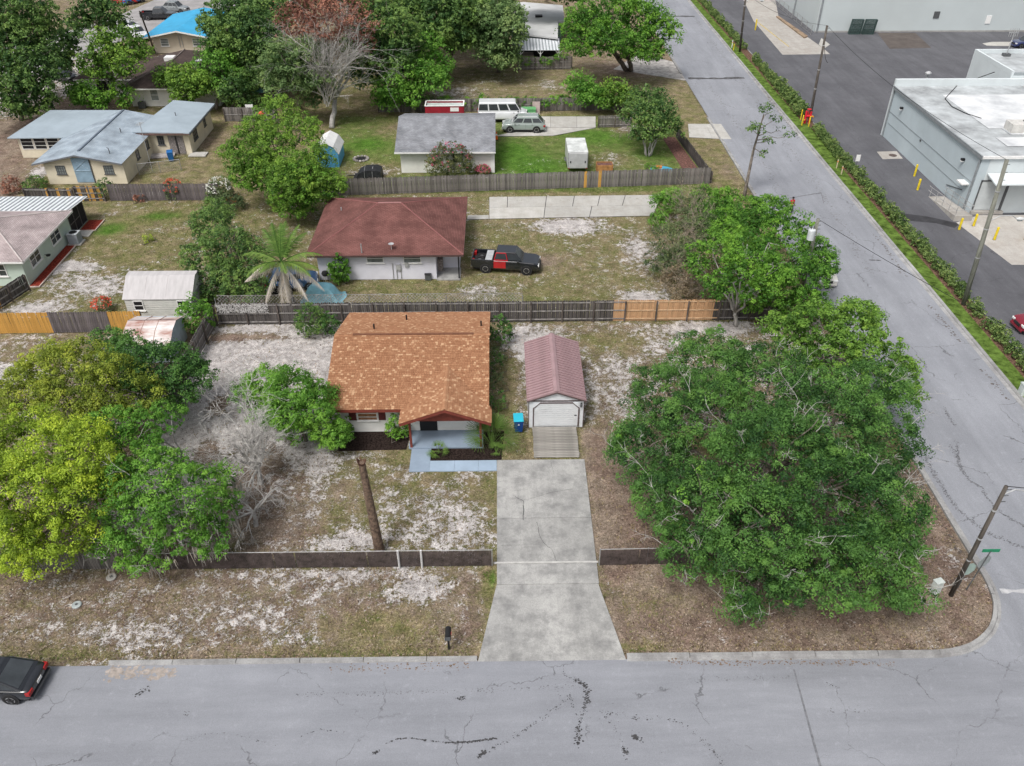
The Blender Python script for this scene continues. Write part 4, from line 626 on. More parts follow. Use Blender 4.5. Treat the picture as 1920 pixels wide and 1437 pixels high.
for px, py, z, r in [(1425,240,6.8,.8),(1440,205,8.2,.7),(1462,245,6.2,.6),(1485,255,5.6,.55),(1412,245,6.4,.6),(1440,265,5.2,.5),(1455,225,7.2,.5),(1435,290,4.0,.45)]: x, y = G(px, py, z); SL.append((x, y, z, r, r * .8)); limb(M, mid.lerp(tip, min(1, max(0.1, (z - 4) / 5))), Vector((x - bx, y - by, z)), .05, .015, wob=.2)
M.build('trunk', BARK, t, world=False, smooth=True); P, N, T, Z = crown_pts(SL, 7, 9, .28, .26, gap=-.2); obj('crown', fastmesh('crown', leafverts(P - np.array([bx, by, 0]), N, .24, .4), 4, L_OAK, T), t, world=False)
for lab, y0, xs_, h in (('green vine scrambling along the dark board fence behind the red trailer and van', 103.4, np.arange(-11, 9.6, 1.1), 1.3), ('green vine draped over the top of the grey carport fence', 120.7, np.arange(2.8, 10.0, .9), 1.6)):
    VL = [(float(x), y0 + random.gauss(0, .15), h * random.uniform(.55, 1.05), random.uniform(.5, .85), random.uniform(.4, .65)) for x in xs_]; tree('fence_vine', lab, 'vine', (VL[len(VL) // 2][0], y0), VL, L_MD, .2, 5, 20, .3, BARK, .05, gap=-.6, under=-.8, fork=.3)
deadtree('brush_pile', 'heap of cut grey brush beside the dark multi-stemmed tree', G(1178, 258), [((1, .2, .3), 1.4), ((-1, .3, .3), 1.4), ((.3, -.8, .3), 1.2), ((0, .8, .4), 1.2)], 3, 4, .06, .12, TWIGB)
# clipped hedge along the parking lot: single shrubs
HM = []
for k in range(5):
    P, N, T, Z = crown_pts([(0, 0, .5, .46, .5), (.12, .2, .4, .36, .4), (-.1, -.18, .42, .34, .38)], 15, 14, .16, .1, gap=-.9, under=-.9, fill=False); HM.append(fastmesh('hedge_shrub', leafverts(P, N, .125, .5), 4, L_HDG, T))
y = 34.0; k = 0; HXC = 36.82
while y < 168:
    if not (52.8 < y < 53.6 or 55.4 < y < 56.5 or 95.5 < y < 100.2 or 124.0 < y < 130.5):
        o = obj('hedge_shrub', HM[k % 5]); o.location = (HXC + random.gauss(0, .06), y, .02); o.rotation_euler = (0, 0, random.random() * 6.28); s = random.uniform(.82, 1.2) * (1.35 if 99 < y < 112 else 1); o.scale = (s, s, s * random.uniform(.9, 1.15)); tag(o, 'clipped pale-tipped shrub in the hedge row along the parking lot', 'shrub', 'hedge row along the parking lot')
    k += 1; y += random.uniform(.78, .92) if y < 120 else random.uniform(1.0, 1.2)
# ================================================================ HOUSES AND SHEDS
SIDW = mat('white_stucco', (.74, .74, .71), .85, .06, .8, .15, 40); CREAM = mat('cream_stucco', (.66, .60, .47), .85, .07, .8, .15, 40); MINT = mat('mint_stucco', (.52, .62, .55), .85, .05, .8, .12, 40); LILAC = mat('pale_lilac_stucco', (.66, .66, .73), .85, .05, .8, .12, 40); TAN = mat('tan_stucco', (.60, .53, .43), .85, .06, .8, .12, 40)
REDW = mat('red_wood', (.19, .045, .032), .65, .12, 3, .15, 20); WHT = mat('white_trim', (.78, .78, .77), .6, .05, 3); GLASS = mat('window_glass', (.055, .065, .07), .12, .35, .8, spec=.6); GLASSG = mat('grey_glass', (.22, .25, .25), .2, .3, .8, spec=.6); BLK = mat('black_paint', (.018, .018, .02), .5, .1, 3); DKG = mat('dark_grey_metal', (.10, .105, .11), .5, .15, 4); BLINDS = mat('wood_blinds', (.33, .17, .09), .6, .2, 6)
ORSH = shinglemat('orange_shingle', [(0, (.27, .130, .070)), (.35, (.305, .152, .083)), (.80, (.345, .180, .100)), (.88, (.41, .235, .135)), (1, (.50, .315, .19))])
def tabs(planes, w=.165, h=.14, t=.024, clip=None):
    V = []; T = []
    for O, U, Wv, nrm, L, Wd in planes:
        O, U, Wv, nrm = map(Vector, (O, U, Wv, nrm)); rows_ = int(Wd / h)
        for r in range(rows_ + 1):
            ofs = -random.random() * w; k = 0
            while ofs < L:
                a = max(ofs, 0); ww = w * random.uniform(.8, 1.25); b = min(ofs + ww, L); ofs += ww
                if b - a < .03: continue
                c = O + U * (a + b) / 2 + Wv * (r * h + h / 2)
                if clip and not clip(c): continue
                g = .006; e = t * random.uniform(.7, 1.5); v0 = r * h; v1 = min(r * h + h * 1.02, Wd)
                p = [O + U * (a + g) + Wv * v0, O + U * (b - g) + Wv * v0, O + U * (b - g) + Wv * v1, O + U * (a + g) + Wv * v1]; q = [p[0] + nrm * e, p[1] + nrm * e, p[2] + nrm * .003, p[3] + nrm * .003]; tn = random.random()
                for f in ((q[0], q[1], q[2], q[3]), (p[0], p[1], q[1], q[0]), (p[1], p[2], q[2], q[1]), (p[3], p[0], q[0], q[3])): V += [tuple(x) for x in f]; T.append(tn)
    return np.array(V), np.array(T)
def window(par, ax, c, a, b, z0, z1, out=-1, fr=WHT, gl=GLASS, bars=1, sill=True, mull=0, fw=.06):
    """window on wall plane: ax 'y' -> plane y=c spanning x a..b ; ax 'x' -> plane x=c spanning y a..b ; out = outward sign"""
    def bb(M, u0, u1, w0, w1, d0, d1):
        d0, d1 = c + out * d0, c + out * d1
        return M.box(u0, d0, w0, u1, d1, w1) if ax == 'y' else M.box(d0, u0, w0, d1, u1, w1)
    M = MB()
    for q in ((a, b, z0, z0 + fw), (a, b, z1 - fw, z1), (a, a + fw, z0 + fw, z1 - fw), (b - fw, b, z0 + fw, z1 - fw)): bb(M, *q, .002, .055)
    o = M.build('window', fr, par); bb(MB(), a + fw, b - fw, z0 + fw, z1 - fw, .004, .018).build('pane', gl, o)
    if bars or mull:
        M = MB()
        for k in range(1, bars + 1): zz = z0 + (z1 - z0) * k / (bars + 1); bb(M, a + fw, b - fw, zz - .022, zz + .022, .02, .045)
        for k in range(1, mull + 1): uu = a + (b - a) * k / (mull + 1); bb(M, uu - .03, uu + .03, z0 + fw, z1 - fw, .02, .047)
        M.build('glazing_bars', fr, o)
    if sill: bb(MB(), a - .08, b + .08, z0 - .07, z0 - .002, .0, .10).build('sill', fr, o)
    return o
# ---------------------------------------------------------------- the orange-roofed house
H1 = thing('bungalow', 'white bungalow with orange-brown shingle roof and red-trimmed porch', 'house', (-5.9, 45.9, 0))
EY0, EY1, RY, EZ, RZ, HX0, HX1 = 40.2, 51.5, 45.85, 2.42, 4.2, -10.95, -.85
B(-10.35, 41.0, 0, -1.4, 50.9, 2.55).build('wall', SIDW, H1)
sl_ = (RZ - EZ) / (RY - EY0)
MB().add([(-10.35, 41.0, 2.55), (-10.35, 50.9, 2.55), (-10.35, RY, 4.05), (-1.4, 41.0, 2.55), (-1.4, 50.9, 2.55), (-1.4, RY, 4.05)], [(0, 2, 1), (3, 4, 5), (0, 1, 4, 3), (0, 3, 5, 2), (1, 2, 5, 4)]).build('gable', SIDW, H1)
PX0, PX1, PXm, PZ, PEZ, PY0 = -6.22, -.70, -3.46, 3.42, 2.38, 38.85
roof = MB(); roof.add([(HX0, EY0, EZ), (HX1, EY0, EZ), (HX1, RY, RZ), (HX0, RY, RZ), (HX1, EY1, EZ), (HX0, EY1, EZ)] + [(HX0, EY0, EZ - .06), (HX1, EY0, EZ - .06), (HX1, RY, RZ - .06), (HX0, RY, RZ - .06), (HX1, EY1, EZ - .06), (HX0, EY1, EZ - .06)], [(0, 1, 2, 3), (3, 2, 4, 5), (7, 6, 9, 8), (8, 9, 11, 10), (0, 6, 7, 1), (4, 10, 11, 5), (0, 3, 9, 6), (3, 5, 11, 9), (1, 7, 8, 2), (2, 8, 10, 4)])
def mz(y): return EZ + (y - EY0) * sl_ if y < RY else RZ - (y - RY) * sl_
PYB = EY0 + (PZ - EZ) / sl_; pys = EY0 + max(0, (PEZ - EZ)) / sl_
roof.add([(PX0, PY0, PEZ), (PXm, PY0, PZ), (PX1, PY0, PEZ), (PX0, 40.4, PEZ), (PXm, PYB, PZ), (PX1, 40.4, PEZ), (PX0, PY0, PEZ - .06), (PXm, PY0, PZ - .06), (PX1, PY0, PEZ - .06), (PX0, 40.4, PEZ - .06), (PXm, PYB, PZ - .1), (PX1, 40.4, PEZ - .06)], [(0, 1, 4, 3), (1, 2, 5, 4), (6, 9, 10, 7), (7, 10, 11, 8), (0, 6, 7, 1), (1, 7, 8, 2), (0, 3, 9, 6), (2, 8, 11, 5)])
rf = roof.build('roof', mat('roof_deck', (.20, .08, .04), .9, .1, 3), H1)
cs = math.hypot(RY - EY0, RZ - EZ); ux = Vector((0, (RY - EY0) / cs, (RZ - EZ) / cs)); nf = Vector((0, -(RZ - EZ) / cs, (RY - EY0) / cs)); ub = Vector((0, -ux.y, ux.z)); nb = Vector((0, -nf.y, nf.z))
def pz(x): return PEZ + (PZ - PEZ) * (1 - abs(x - PXm) / (PX1 - PXm))
E_ = .012
v1, t1_ = tabs([((HX0 - .03, EY0 - .02, EZ + E_), (1, 0, 0), ux, nf, HX1 - HX0 + .06, cs), ((HX1 + .03, EY1 + .02, EZ + E_), (-1, 0, 0), ub, nb, HX1 - HX0 + .06, cs)], clip=lambda c: not (PX0 < c.x < PX1 and c.y < RY and pz(c.x) > c.z + .01))
ps = math.hypot(PX1 - PXm, PZ - PEZ); wl = Vector(((PXm - PX0) / ps, 0, (PZ - PEZ) / ps)); nl = Vector((-(PZ - PEZ) / ps, 0, (PXm - PX0) / ps)); wr = Vector((-wl.x, 0, wl.z)); nr = Vector((-nl.x, 0, nl.z))
v2, t2_ = tabs([((PX0 - .03, PYB, PEZ + E_), (0, -1, 0), wl, nl, PYB - PY0 + .04, ps), ((PX1 + .03, PY0 - .04, PEZ + E_), (0, 1, 0), wr, nr, PYB - PY0 + .04, ps)], clip=lambda c: c.z > (EZ + (c.y - EY0) * sl_) - .01)
o = obj('shingles', fastmesh('shingles', np.concatenate([v1, v2]), 4, ORSH, np.concatenate([t1_, t2_])), rf); o['kind'] = 'stuff'
V = []; T = []
for k in range(34):
    x0 = HX0 + .3 * k; V_, T_ = [], []
    M_ = [(x0, RY - .16, RZ - .0), (x0 + .29, RY - .16, RZ - .0), (x0 + .29, RY, RZ + .055), (x0, RY, RZ + .055)]; M2 = [(x0, RY, RZ + .055), (x0 + .29, RY, RZ + .055), (x0 + .29, RY + .16, RZ), (x0, RY + .16, RZ)]; tn = random.random(); V += M_ + M2; T += [tn, tn]
for k in range(19):
    y0 = PY0 + .26 * k
    if y0 + .25 > PYB + .3: break
    tn = .6 + .35 * random.random(); V += [(PXm - .14, y0, PZ), (PXm, y0, PZ + .055), (PXm, y0 + .25, PZ + .055), (PXm - .14, y0 + .25, PZ)][::-1] + [(PXm, y0, PZ + .055), (PXm + .14, y0, PZ), (PXm + .14, y0 + .25, PZ), (PXm, y0 + .25, PZ + .055)]; T += [tn, tn]
o = obj('ridge_shingles', fastmesh('ridge_shingles', np.array(V), 4, ORSH, np.array(T)), rf); o['kind'] = 'stuff'
B(HX0 + 1.2, RY - .09, RZ + .035, HX1 - 1.0, RY + .09, RZ + .085).build('ridge_vent', mat('brown_vent', (.16, .07, .04), .8, .1, 3), rf)
for px, py in ((701, 612), (762, 595), (902, 606)):
    y = 48.5
    for _ in range(20): x, y = G(px, py, mz(y) + .25)
    MB().cyl(x, y, mz(y) - .02, mz(y) + .42, .055, 10).build('vent_pipe', BLK, rf)
B(HX0, EY0 - .03, EZ - .2, PX0, EY0 - .003, EZ - .003).build('fascia', REDW, H1); B(HX0, EY1 + .003, EZ - .2, HX1, EY1 + .03, EZ - .003).build('fascia', REDW, H1)
for x in (HX0 - .028, HX1 + .003):
    for s in (0, 1):
        ya, yb = (EY0, RY) if s == 0 else (EY1, RY); MB().hexa([(x, ya, EZ - .2), (x + .025, ya, EZ - .2), (x + .025, yb, RZ - .2), (x, yb, RZ - .2), (x, ya, EZ - .008), (x + .025, ya, EZ - .008), (x + .025, yb, RZ - .008), (x, yb, RZ - .008)]).build('rake_board', REDW, H1)
for a, b in (((PX0, PEZ), (PXm, PZ)), ((PXm, PZ), (PX1, PEZ))): MB().hexa([(a[0], PY0 - .035, a[1] - .2), (b[0], PY0 - .035, b[1] - .2), (b[0], PY0 - .004, b[1] - .2), (a[0], PY0 - .004, a[1] - .2), (a[0], PY0 - .035, a[1] - .005), (b[0], PY0 - .035, b[1] - .005), (b[0], PY0 - .004, b[1] - .005), (a[0], PY0 - .004, a[1] - .005)]).build('barge_board', REDW, H1)
MB().prism([(PX0 + .45, PEZ - .06), (PX1 - .45, PEZ - .06), (PXm, PZ - .12)], 'y', 39.25, 39.32).build('porch_gable', REDW, H1)
B(-5.85, 39.3, 2.2, -1.15, 39.44, 2.36).build('porch_beam', REDW, H1)
for x in (PX0 + .0, PX1 - .028): B(x, PY0, PEZ - .18, x + .028, EY0 + .1, PEZ - .062).build('fascia', REDW, H1)
for x in (-5.68, -1.36): B(x - .07, 39.32, .09, x + .07, 39.46, 2.2).build('porch_post', REDW, H1)
x0, z1 = WY(668, 767, 41.0); x1, z0 = WY(709, 788, 41.0); w = window(H1, 'y', 41.0, x0, x1, z0, max(z1, z0 + 1.15), -1, WHT, BLINDS, 3)
for a, b in ((x0 - .52, x0 - .06), (x1 + .06, x1 + .5)):
    o = B(a, 40.965, z0 + .02, b, 40.998, z0 + 1.2).build('shutter', mat('shutter_red', (.13, .035, .035), .6, .1, 4), H1); M = MB(); [M.box(a + .04, 40.95, z0 + .08 + k * .09, b - .04, 40.966, z0 + .14 + k * .09) for k in range(12)]; M.build('louvre', MATS['shutter_red'], o)
d = B(-5.25, 40.95, .1, -4.15, 40.998, 2.18).build('door', BLK, H1); B(-4.3, 40.90, 1.0, -4.24, 40.949, 1.1).build('handle', mat('brass', (.5, .38, .15), .35, .1, 3, metal=.9), d)
window(H1, 'y', 41.0, -3.35, -1.75, 1.0, 2.1, -1, WHT, GLASSG, 1); B(-4.03, 40.93, 1.75, -3.93, 40.998, 1.95).build('porch_lamp', BLK, H1)
for yy in (43.5, 47.5): window(H1, 'x', -10.35, yy, yy + 1.3, 1.0, 2.1, -1, WHT, GLASS, 1)
# ---------------------------------------------------------------- metal garage
GA = thing('garage_shed', 'white one-car metal garage with mauve ribbed roof and roller door', 'garage', (3.4, 44.4, 0)); MAUVE = mat('mauve_metal', (.315, .21, .22), .45, .10, 1.2, .05, 20, spec=.4); GWHT = mat('white_metal', (.70, .73, .76), .5, .05, 2, .05, 20); GTRIM = mat('brown_trim', (.115, .085, .085), .5, .1, 3)
gx0, gx1, gy0, gy1, gm = 1.66, 5.12, 41.3, 47.6, 3.39
B(gx0, gy0, 0, gx1, gy1, 2.2).build('wall', GWHT, GA); MB().prism([(gx0, 2.2), (gx1, 2.2), (gm, 2.83)], 'y', gy0 + .002, gy1 - .002).build('gable', GWHT, GA)
rx0, rx1, ry0, ry1, re, rr_ = 1.52, 5.26, 41.18, 47.74, 2.21, 2.90
rf = MB().add([(rx0, ry0, re), (gm, ry0, rr_), (rx1, ry0, re), (rx0, ry1, re), (gm, ry1, rr_), (rx1, ry1, re), (rx0, ry0, re - .03), (gm, ry0, rr_ - .03), (rx1, ry0, re - .03), (rx0, ry1, re - .03), (gm, ry1, rr_ - .03), (rx1, ry1, re - .03)], [(0, 1, 4, 3), (1, 2, 5, 4), (6, 9, 10, 7), (7, 10, 11, 8), (0, 6, 7, 1), (1, 7, 8, 2), (0, 3, 9, 6), (2, 8, 11, 5), (3, 4, 10, 9), (4, 5, 11, 10)]).build('roof', MAUVE, GA)
k = 24
for sgn, rxe in ((-1, rx0), (1, rx1)):
    me = MB().hexa([(rxe, -.075, re + .001), (gm, -.075, rr_ + .001), (gm, .075, rr_ + .001), (rxe, .075, re + .001), (rxe, -.065, re + .085), (gm, -.065, rr_ + .085), (gm, .065, rr_ + .085), (rxe, .065, re + .085)]).mesh('rib', MAUVE)
    for i in range(k): o = obj('rib', me, rf); o.location = (0, ry0 + .08 + (ry1 - ry0 - .16) * i / (k - 1), 0)
MB().add([(gm - .2, ry0 - .01, rr_ + .05), (gm, ry0 - .01, rr_ + .13), (gm + .2, ry0 - .01, rr_ + .05), (gm - .2, ry1 + .01, rr_ + .05), (gm, ry1 + .01, rr_ + .13), (gm + .2, ry1 + .01, rr_ + .05)], [(0, 1, 4, 3), (1, 2, 5, 4), (0, 2, 1), (3, 4, 5)]).build('ridge_cap', MAUVE, rf)
for a, b in (((rx0, re), (gm, rr_)), ((gm, rr_), (rx1, re))): MB().hexa([(a[0], ry0 - .03, a[1] - .1), (b[0], ry0 - .03, b[1] - .1), (b[0], ry0 - .002, b[1] - .1), (a[0], ry0 - .002, a[1] - .1), (a[0], ry0 - .03, a[1] - .002), (b[0], ry0 - .03, b[1] - .002), (b[0], ry0 - .002, b[1] - .002), (a[0], ry0 - .002, a[1] - .002)]).build('gable_trim', GTRIM, GA)
B(gx0 - .01, gy0 - .035, 2.1, gx1 + .01, gy0 - .002, 2.18).build('trim', GTRIM, GA)
for x in (gx0 - .03, gx1 - .01): B(x, gy0 - .03, 0, x + .04, gy0 + .06, 2.1).build('corner_trim', GTRIM, GA)
dx0, dx1, dz = 1.98, 4.80, 2.0; dr = B(dx0, gy0 - .02, .12, dx1, gy0 - .002, dz).build('roller_door', mat('door_enamel', (.66, .68, .70), .5, .05, 2), GA)
for i in range(11): B(dx0 + .02, gy0 - .045, .14 + i * .17, dx1 - .02, gy0 - .021, .14 + i * .17 + .145).build('door_slat', MATS['door_enamel'], dr)
MB().tube([(dx0 - .03, gy0 - .05, .1), (dx0 - .03, gy0 - .05, dz - .42), (dx0 + .38, gy0 - .05, dz), (dx1 - .38, gy0 - .05, dz), (dx1 + .03, gy0 - .05, dz - .42), (dx1 + .03, gy0 - .05, .1)], .045, 4).build('door_trim', GTRIM, GA)
for s, x in ((1, dx0), (-1, dx1)): MB().prism([(x, dz + .02), (x, dz - .42), (x + s * .40, dz + .02)], 'y', gy0 - .055, gy0 - .046).build('corner_panel', GWHT, GA)
B(dx1 - .25, gy0 - .075, .98, dx1 - .1, gy0 - .046, 1.04).build('door_handle', BLK, dr); o = MB().cyl(gx1 - .18, gy0 - .1, 1.72, 1.92, .07, 8).build('wall_lamp', DKG, GA); B(gx1 - .22, gy0 - .06, 1.9, gx1 - .1, gy0 - .002, 1.98).build('lamp_bracket', DKG, o)
RM = thing('wooden_ramp', 'weathered grey plank ramp in front of the garage roller door', 'ramp', (3.3, 39.7, 0)); PLK = mat('grey_planks', (.30, .285, .26), .95, .35, 2.2, .5, 12, rand=.16, stretch=(.25, 2, 2))
n_ = 19; L_ = 2.78 / n_; me = B(-1.40, -.5 * L_ + .006, -.04, 1.40, .5 * L_ - .006, 0).mesh('plank', PLK)
for i in range(n_): o = obj('plank', me, RM, world=False); o.location = (random.gauss(0, .012), -1.35 + L_ * (i + .5), .05 + .13 * (i + .5) / n_ + random.uniform(-.005, .005)); o.rotation_euler = (.045, random.gauss(0, .003), random.gauss(0, .003))
for x in (-1.3, 0, 1.3): MB().hexa([(x - .04, -1.35, -.03), (x + .04, -1.35, -.03), (x + .04, 1.4, -.03), (x - .04, 1.4, -.03), (x - .04, -1.35, .004), (x + .04, -1.35, .004), (x + .04, 1.4, .13), (x - .04, 1.4, .13)]).build('joist', PLK, RM, world=False)
# ---------------------------------------------------------------- red-roofed house behind
def hiproof(par, x0, x1, y0, y1, ez, ra, rb, rz, m, t=.1, name='roof', fas=None):
    (ax, ay), (bx, by) = ra, rb; T_ = [(x0, y0, ez), (x1, y0, ez), (x1, y1, ez), (x0, y1, ez), (ax, ay, rz), (bx, by, rz)]; o = MB().add(T_, [(0, 1, 5, 4), (1, 2, 5), (2, 3, 4, 5), (3, 0, 4), (3, 2, 1, 0)]).build(name, m, par, uvroof=True)
    if fas:
        for q in ((x0, y0 - .02, x1, y0 + .02), (x0, y1 - .02, x1, y1 + .02), (x0 - .02, y0 + .02, x0 + .02, y1 - .02), (x1 - .02, y0 + .02, x1 + .02, y1 - .02)): B(q[0], q[1], ez - .16, q[2], q[3], ez - .003).build('fascia', fas, par)
    return o
H2 = thing('cottage', 'pale lilac cottage with maroon hipped shingle roof', 'house', (-9.5, 66, 0)); MAR = brickmat('maroon_shingle', (.150, .066, .058), (.185, .086, .076), (.085, .038, .035))
B(-15.0, 60.75, 0, -5.35, 70.8, 2.5).build('wall', LILAC, H2); B(-5.34, 62.6, 0, -3.5, 70.8, 2.5).build('wall', LILAC, H2); rf = hiproof(H2, -15.75, -3.05, 60.2, 71.5, 2.5, (-10.45, 66.4), (-8.5, 66.4), 4.25, MAR, fas=mat('dark_fascia', (.09, .055, .05), .7, .1, 3))
o = B(-10.45, 66.3, 4.24, -8.5, 66.5, 4.30).build('ridge_cap', mat('pink_cap', (.33, .17, .16), .8, .1, 3), rf)
for ra, c in (((-10.45, 66.4), (-15.75, 60.2)), ((-8.5, 66.4), (-3.05, 60.2)), ((-10.45, 66.4), (-15.75, 71.5)), ((-8.5, 66.4), (-3.05, 71.5))): MB().tube([(*ra, 4.245), (*c, 2.505)], .06, 5).build('hip_cap', mat('hip_cap', (.23, .095, .09), .85, .1, 3), rf)
sheet('porch_slab', R4(-5.34, -3.4, 60.55, 62.6), .06, C_DRV, .1, H2)
for x in (-3.5,): B(x - .05, 60.7, .06, x + .05, 60.8, 2.42).build('porch_post', BLK, H2)
for a, b in ((688, 720), (757, 790)):
    x0, z0 = WY(a, 494, 60.75); x1, _ = WY(b, 494, 60.75); window(H2, 'y', 60.75, x0, x1, z0 + .05, 2.35, -1, WHT, GLASSG, 1)
for i, px in enumerate((737, 744, 752)): x, _ = WY(px, 510, 60.75); MB().tube([(x, 60.70, .1), (x, 60.70, 1.5 - .15 * i)], .035, 6).build('conduit', mat('galvanised', (.45, .46, .47), .5, .1, 3, metal=.3), H2)
B(-8.6, 60.6, .9, -8.25, 60.748, 1.4).build('meter_box', MATS['galvanised'], H2); B(-7.9, 60.62, 1.2, -7.6, 60.748, 1.6).build('meter_box', MATS['galvanised'], H2)
B(-5.33, 62.0, .06, -4.9, 62.55, 1.1).build('porch_clutter', mat('clutter', (.35, .3, .28), .9, .5, 9), H2)
dsh = thing('satellite_dish', 'white satellite dish on the front eave of the maroon-roofed cottage', 'satellite dish', (-8.9, 60.9, 2.55)); MB().tube([(0, 0, 0), (.02, -.05, .55)], .025, 6).build('mast', WHT, dsh, world=False); MB().lathe([(.02, 0), (.13, .02), (.22, .07), (.23, .08), (.13, .035), (.02, .02)], 16, (.02, -.1, .6)).build('dish', MATS['galvanised'], dsh, world=False)
for px, py in ((640, 393), (677, 462)): x, y = G(px, py, 3.2); MB().cyl(x, y, 2.6, 3.4, .05, 8).build('vent_pipe', MATS['galvanised'], rf)
# ---------------------------------------------------------------- grey-roofed white house
H3 = thing('ranch_house', 'white ranch house with grey shingle gable roof behind the crape myrtle', 'house', (-5.7, 89, 0)); GRY = brickmat('grey_shingle', (.205, .215, .235), (.275, .285, .305), (.13, .135, .15))
B(-10.35, 83.4, 0, -.85, 94.2, 2.5).build('wall', SIDW, H3); MB().prism([(83.4, 2.5), (94.2, 2.5), (88.8, 4.0)], 'x', -10.3, -.9).build('gable', SIDW, H3)
MB().add([(-10.85, 82.75, 2.45), (-.5, 82.75, 2.45), (-.5, 88.8, 4.15), (-10.85, 88.8, 4.15), (-.5, 94.8, 2.45), (-10.85, 94.8, 2.45)], [(0, 1, 2, 3), (3, 2, 4, 5)]).build('roof', GRY, H3, uvroof=True)
B(-10.87, 82.71, 2.3, -.48, 82.75, 2.447).build('fascia', WHT, H3); window(H3, 'y', 83.4, -5.0, -3.8, 1.0, 2.1, -1, WHT, GLASS); window(H3, 'x', -.85, 85, 86.2, 1.0, 2.1, 1, WHT, GLASS); o = B(-.84, 87.6, .1, -.79, 88.5, 2.1).build('door', mat('brick_red', (.3, .07, .05), .7, .1, 3), H3); B(-1.0, 83.3, 0, -.6, 83.42, 2.4).build('pillar', WHT, H3)
# ---------------------------------------------------------------- cream house with pale metal roofs
H4 = thing('rambling_house', 'cream rambling house with pale blue-grey roofs and barred windows', 'house', (-42, 88, 0)); PBL = mat('pale_blue_roof', (.31, .37, .42), .6, .07, .4, .08, 14, spec=.3); PBL2 = brickmat('pale_blue_shingle', (.29, .345, .40), (.335, .39, .44), (.23, .28, .33)); EDG = mat('roof_edge', (.16, .17, .19), .7, .1, 3)
B(-45.9, 80.95, 0, -38.0, 94, 2.18).build('wall', CREAM, H4); MB().prism([(-45.9, 2.18), (-38.0, 2.18), (-42.35, 3.06)], 'y', 81.0, 94).build('gable', CREAM, H4)
MB().add([(-46.85, 80.5, 2.28), (-42.35, 80.5, 3.2), (-37.85, 80.5, 2.28), (-46.85, 94.3, 2.28), (-42.35, 94.3, 3.2), (-37.85, 94.3, 2.28)], [(0, 1, 4, 3), (1, 2, 5, 4)]).build('roof', PBL2, H4, uvroof=True); B(-42.45, 81.6, 3.16, -42.25, 94.2, 3.26).build('ridge_vent', mat('slate_vent', (.12, .15, .19), .7, .1, 3), H4)
for a, b in (((-46.85, 2.28), (-42.35, 3.2)), ((-42.35, 3.2), (-37.85, 2.28))): MB().hexa([(a[0], 80.46, a[1] - .15), (b[0], 80.46, b[1] - .15), (b[0], 80.49, b[1] - .15), (a[0], 80.49, a[1] - .15), (a[0], 80.46, a[1]), (b[0], 80.46, b[1]), (b[0], 80.49, b[1]), (a[0], 80.49, a[1])]).build('barge_board', EDG, H4)
B(-51.9, 88.2, 0, -45.92, 95.3, 2.3).build('wall', CREAM, H4); MB().slab([(-52.6, 87.7, 2.38), (-46.4, 87.7, 2.40), (-42.5, 94.35, 3.12), (-51.3, 95.6, 2.75)], .09).build('roof', PBL, H4)
for k in range(4):
    a = -51.6 + k * 1.4; window(H4, 'y', 88.2, a, a + 1.3, .95, 2.2, -1, WHT, BLK, 2, sill=False)
window(H4, 'x', -51.9, 89, 91, .95, 2.2, -1, WHT, BLK, 2, sill=False)
B(-37.98, 88.9, 0, -33.75, 97.2, 2.5).build('wall', CREAM, H4); MB().slab([(-39.5, 88.4, 2.72), (-33.4, 88.3, 2.60), (-33.2, 97.8, 2.72), (-37.9, 97.8, 3.12), (-38.3, 94.4, 3.1)], .1).build('roof', PBL, H4); B(-39.3, 88.31, 2.38, -33.4, 88.35, 2.56).build('fascia', mat('brown_fascia', (.15, .09, .08), .8, .2, 3), H4); MB().hexa([(-33.42, 88.3, 2.36), (-33.36, 88.3, 2.36), (-33.16, 97.8, 2.5), (-33.22, 97.8, 2.5), (-33.42, 88.3, 2.5), (-33.36, 88.3, 2.5), (-33.16, 97.8, 2.62), (-33.22, 97.8, 2.62)]).build('fascia', EDG, H4)
for a in (-44.8, -40.0): window(H4, 'y', 80.95, a, a + .95, 1.05, 1.95, -1, DKG, GLASSG, 2, mull=3, fw=.05)
o = B(-43.0, 80.88, .2, -41.3, 80.948, 2.75).build('blue_panel', mat('blue_panel', (.25, .36, .46), .6, .1, 2), H4); M = MB(); M.tube([(-42.95, 80.86, 1.5), (-41.35, 80.86, 2.7)], .035, 4); M.tube([(-42.95, 80.86, 2.7), (-41.35, 80.86, 1.5)], .035, 4); M.box(-43, 80.84, 1.4, -41.3, 80.88, 1.48); M.build('panel_brace', mat('blue_brace', (.33, .44, .53), .6, .1, 2), o); o = B(-41.28, 80.86, .1, -41.2, 80.948, 2.8).build('panel_edge', DKG, H4)
window(H4, 'y', 88.9, -37.2, -36.5, 1.1, 2.1, -1, DKG, GLASS, 1, mull=2); window(H4, 'x', -38.0, 84.5, 85.3, 1.1, 2.0, 1, DKG, GLASS, 1); window(H4, 'x', -38.0, 87.4, 88.2, 1.1, 2.0, 1, DKG, GLASS, 1); window(H4, 'x', -33.75, 90.2, 91.6, 1.0, 2.1, 1, DKG, GLASS, 2, mull=2); window(H4, 'x', -33.75, 94.2, 95.0, 1.2, 2.0, 1, DKG, GLASS, 1)
o = B(-36.0, 88.85, .1, -34.4, 88.898, 2.1).build('patio_door', mat('door_lace', (.42, .38, .37), .7, .3, 12), H4); M = MB(); [M.box(-36.0 + k * .13, 88.82, .1, -35.975 + k * .13, 88.848, 2.12) for k in range(13)]; M.box(-35.25, 88.81, .1, -35.13, 88.85, 2.12); M.build('security_bars', BLK, o)
for x, y in ((-40.5, 88), (-36.2, 93)): MB().cyl(x, y, 2.5, 3.3, .05, 8).build('vent_pipe', DKG, H4)
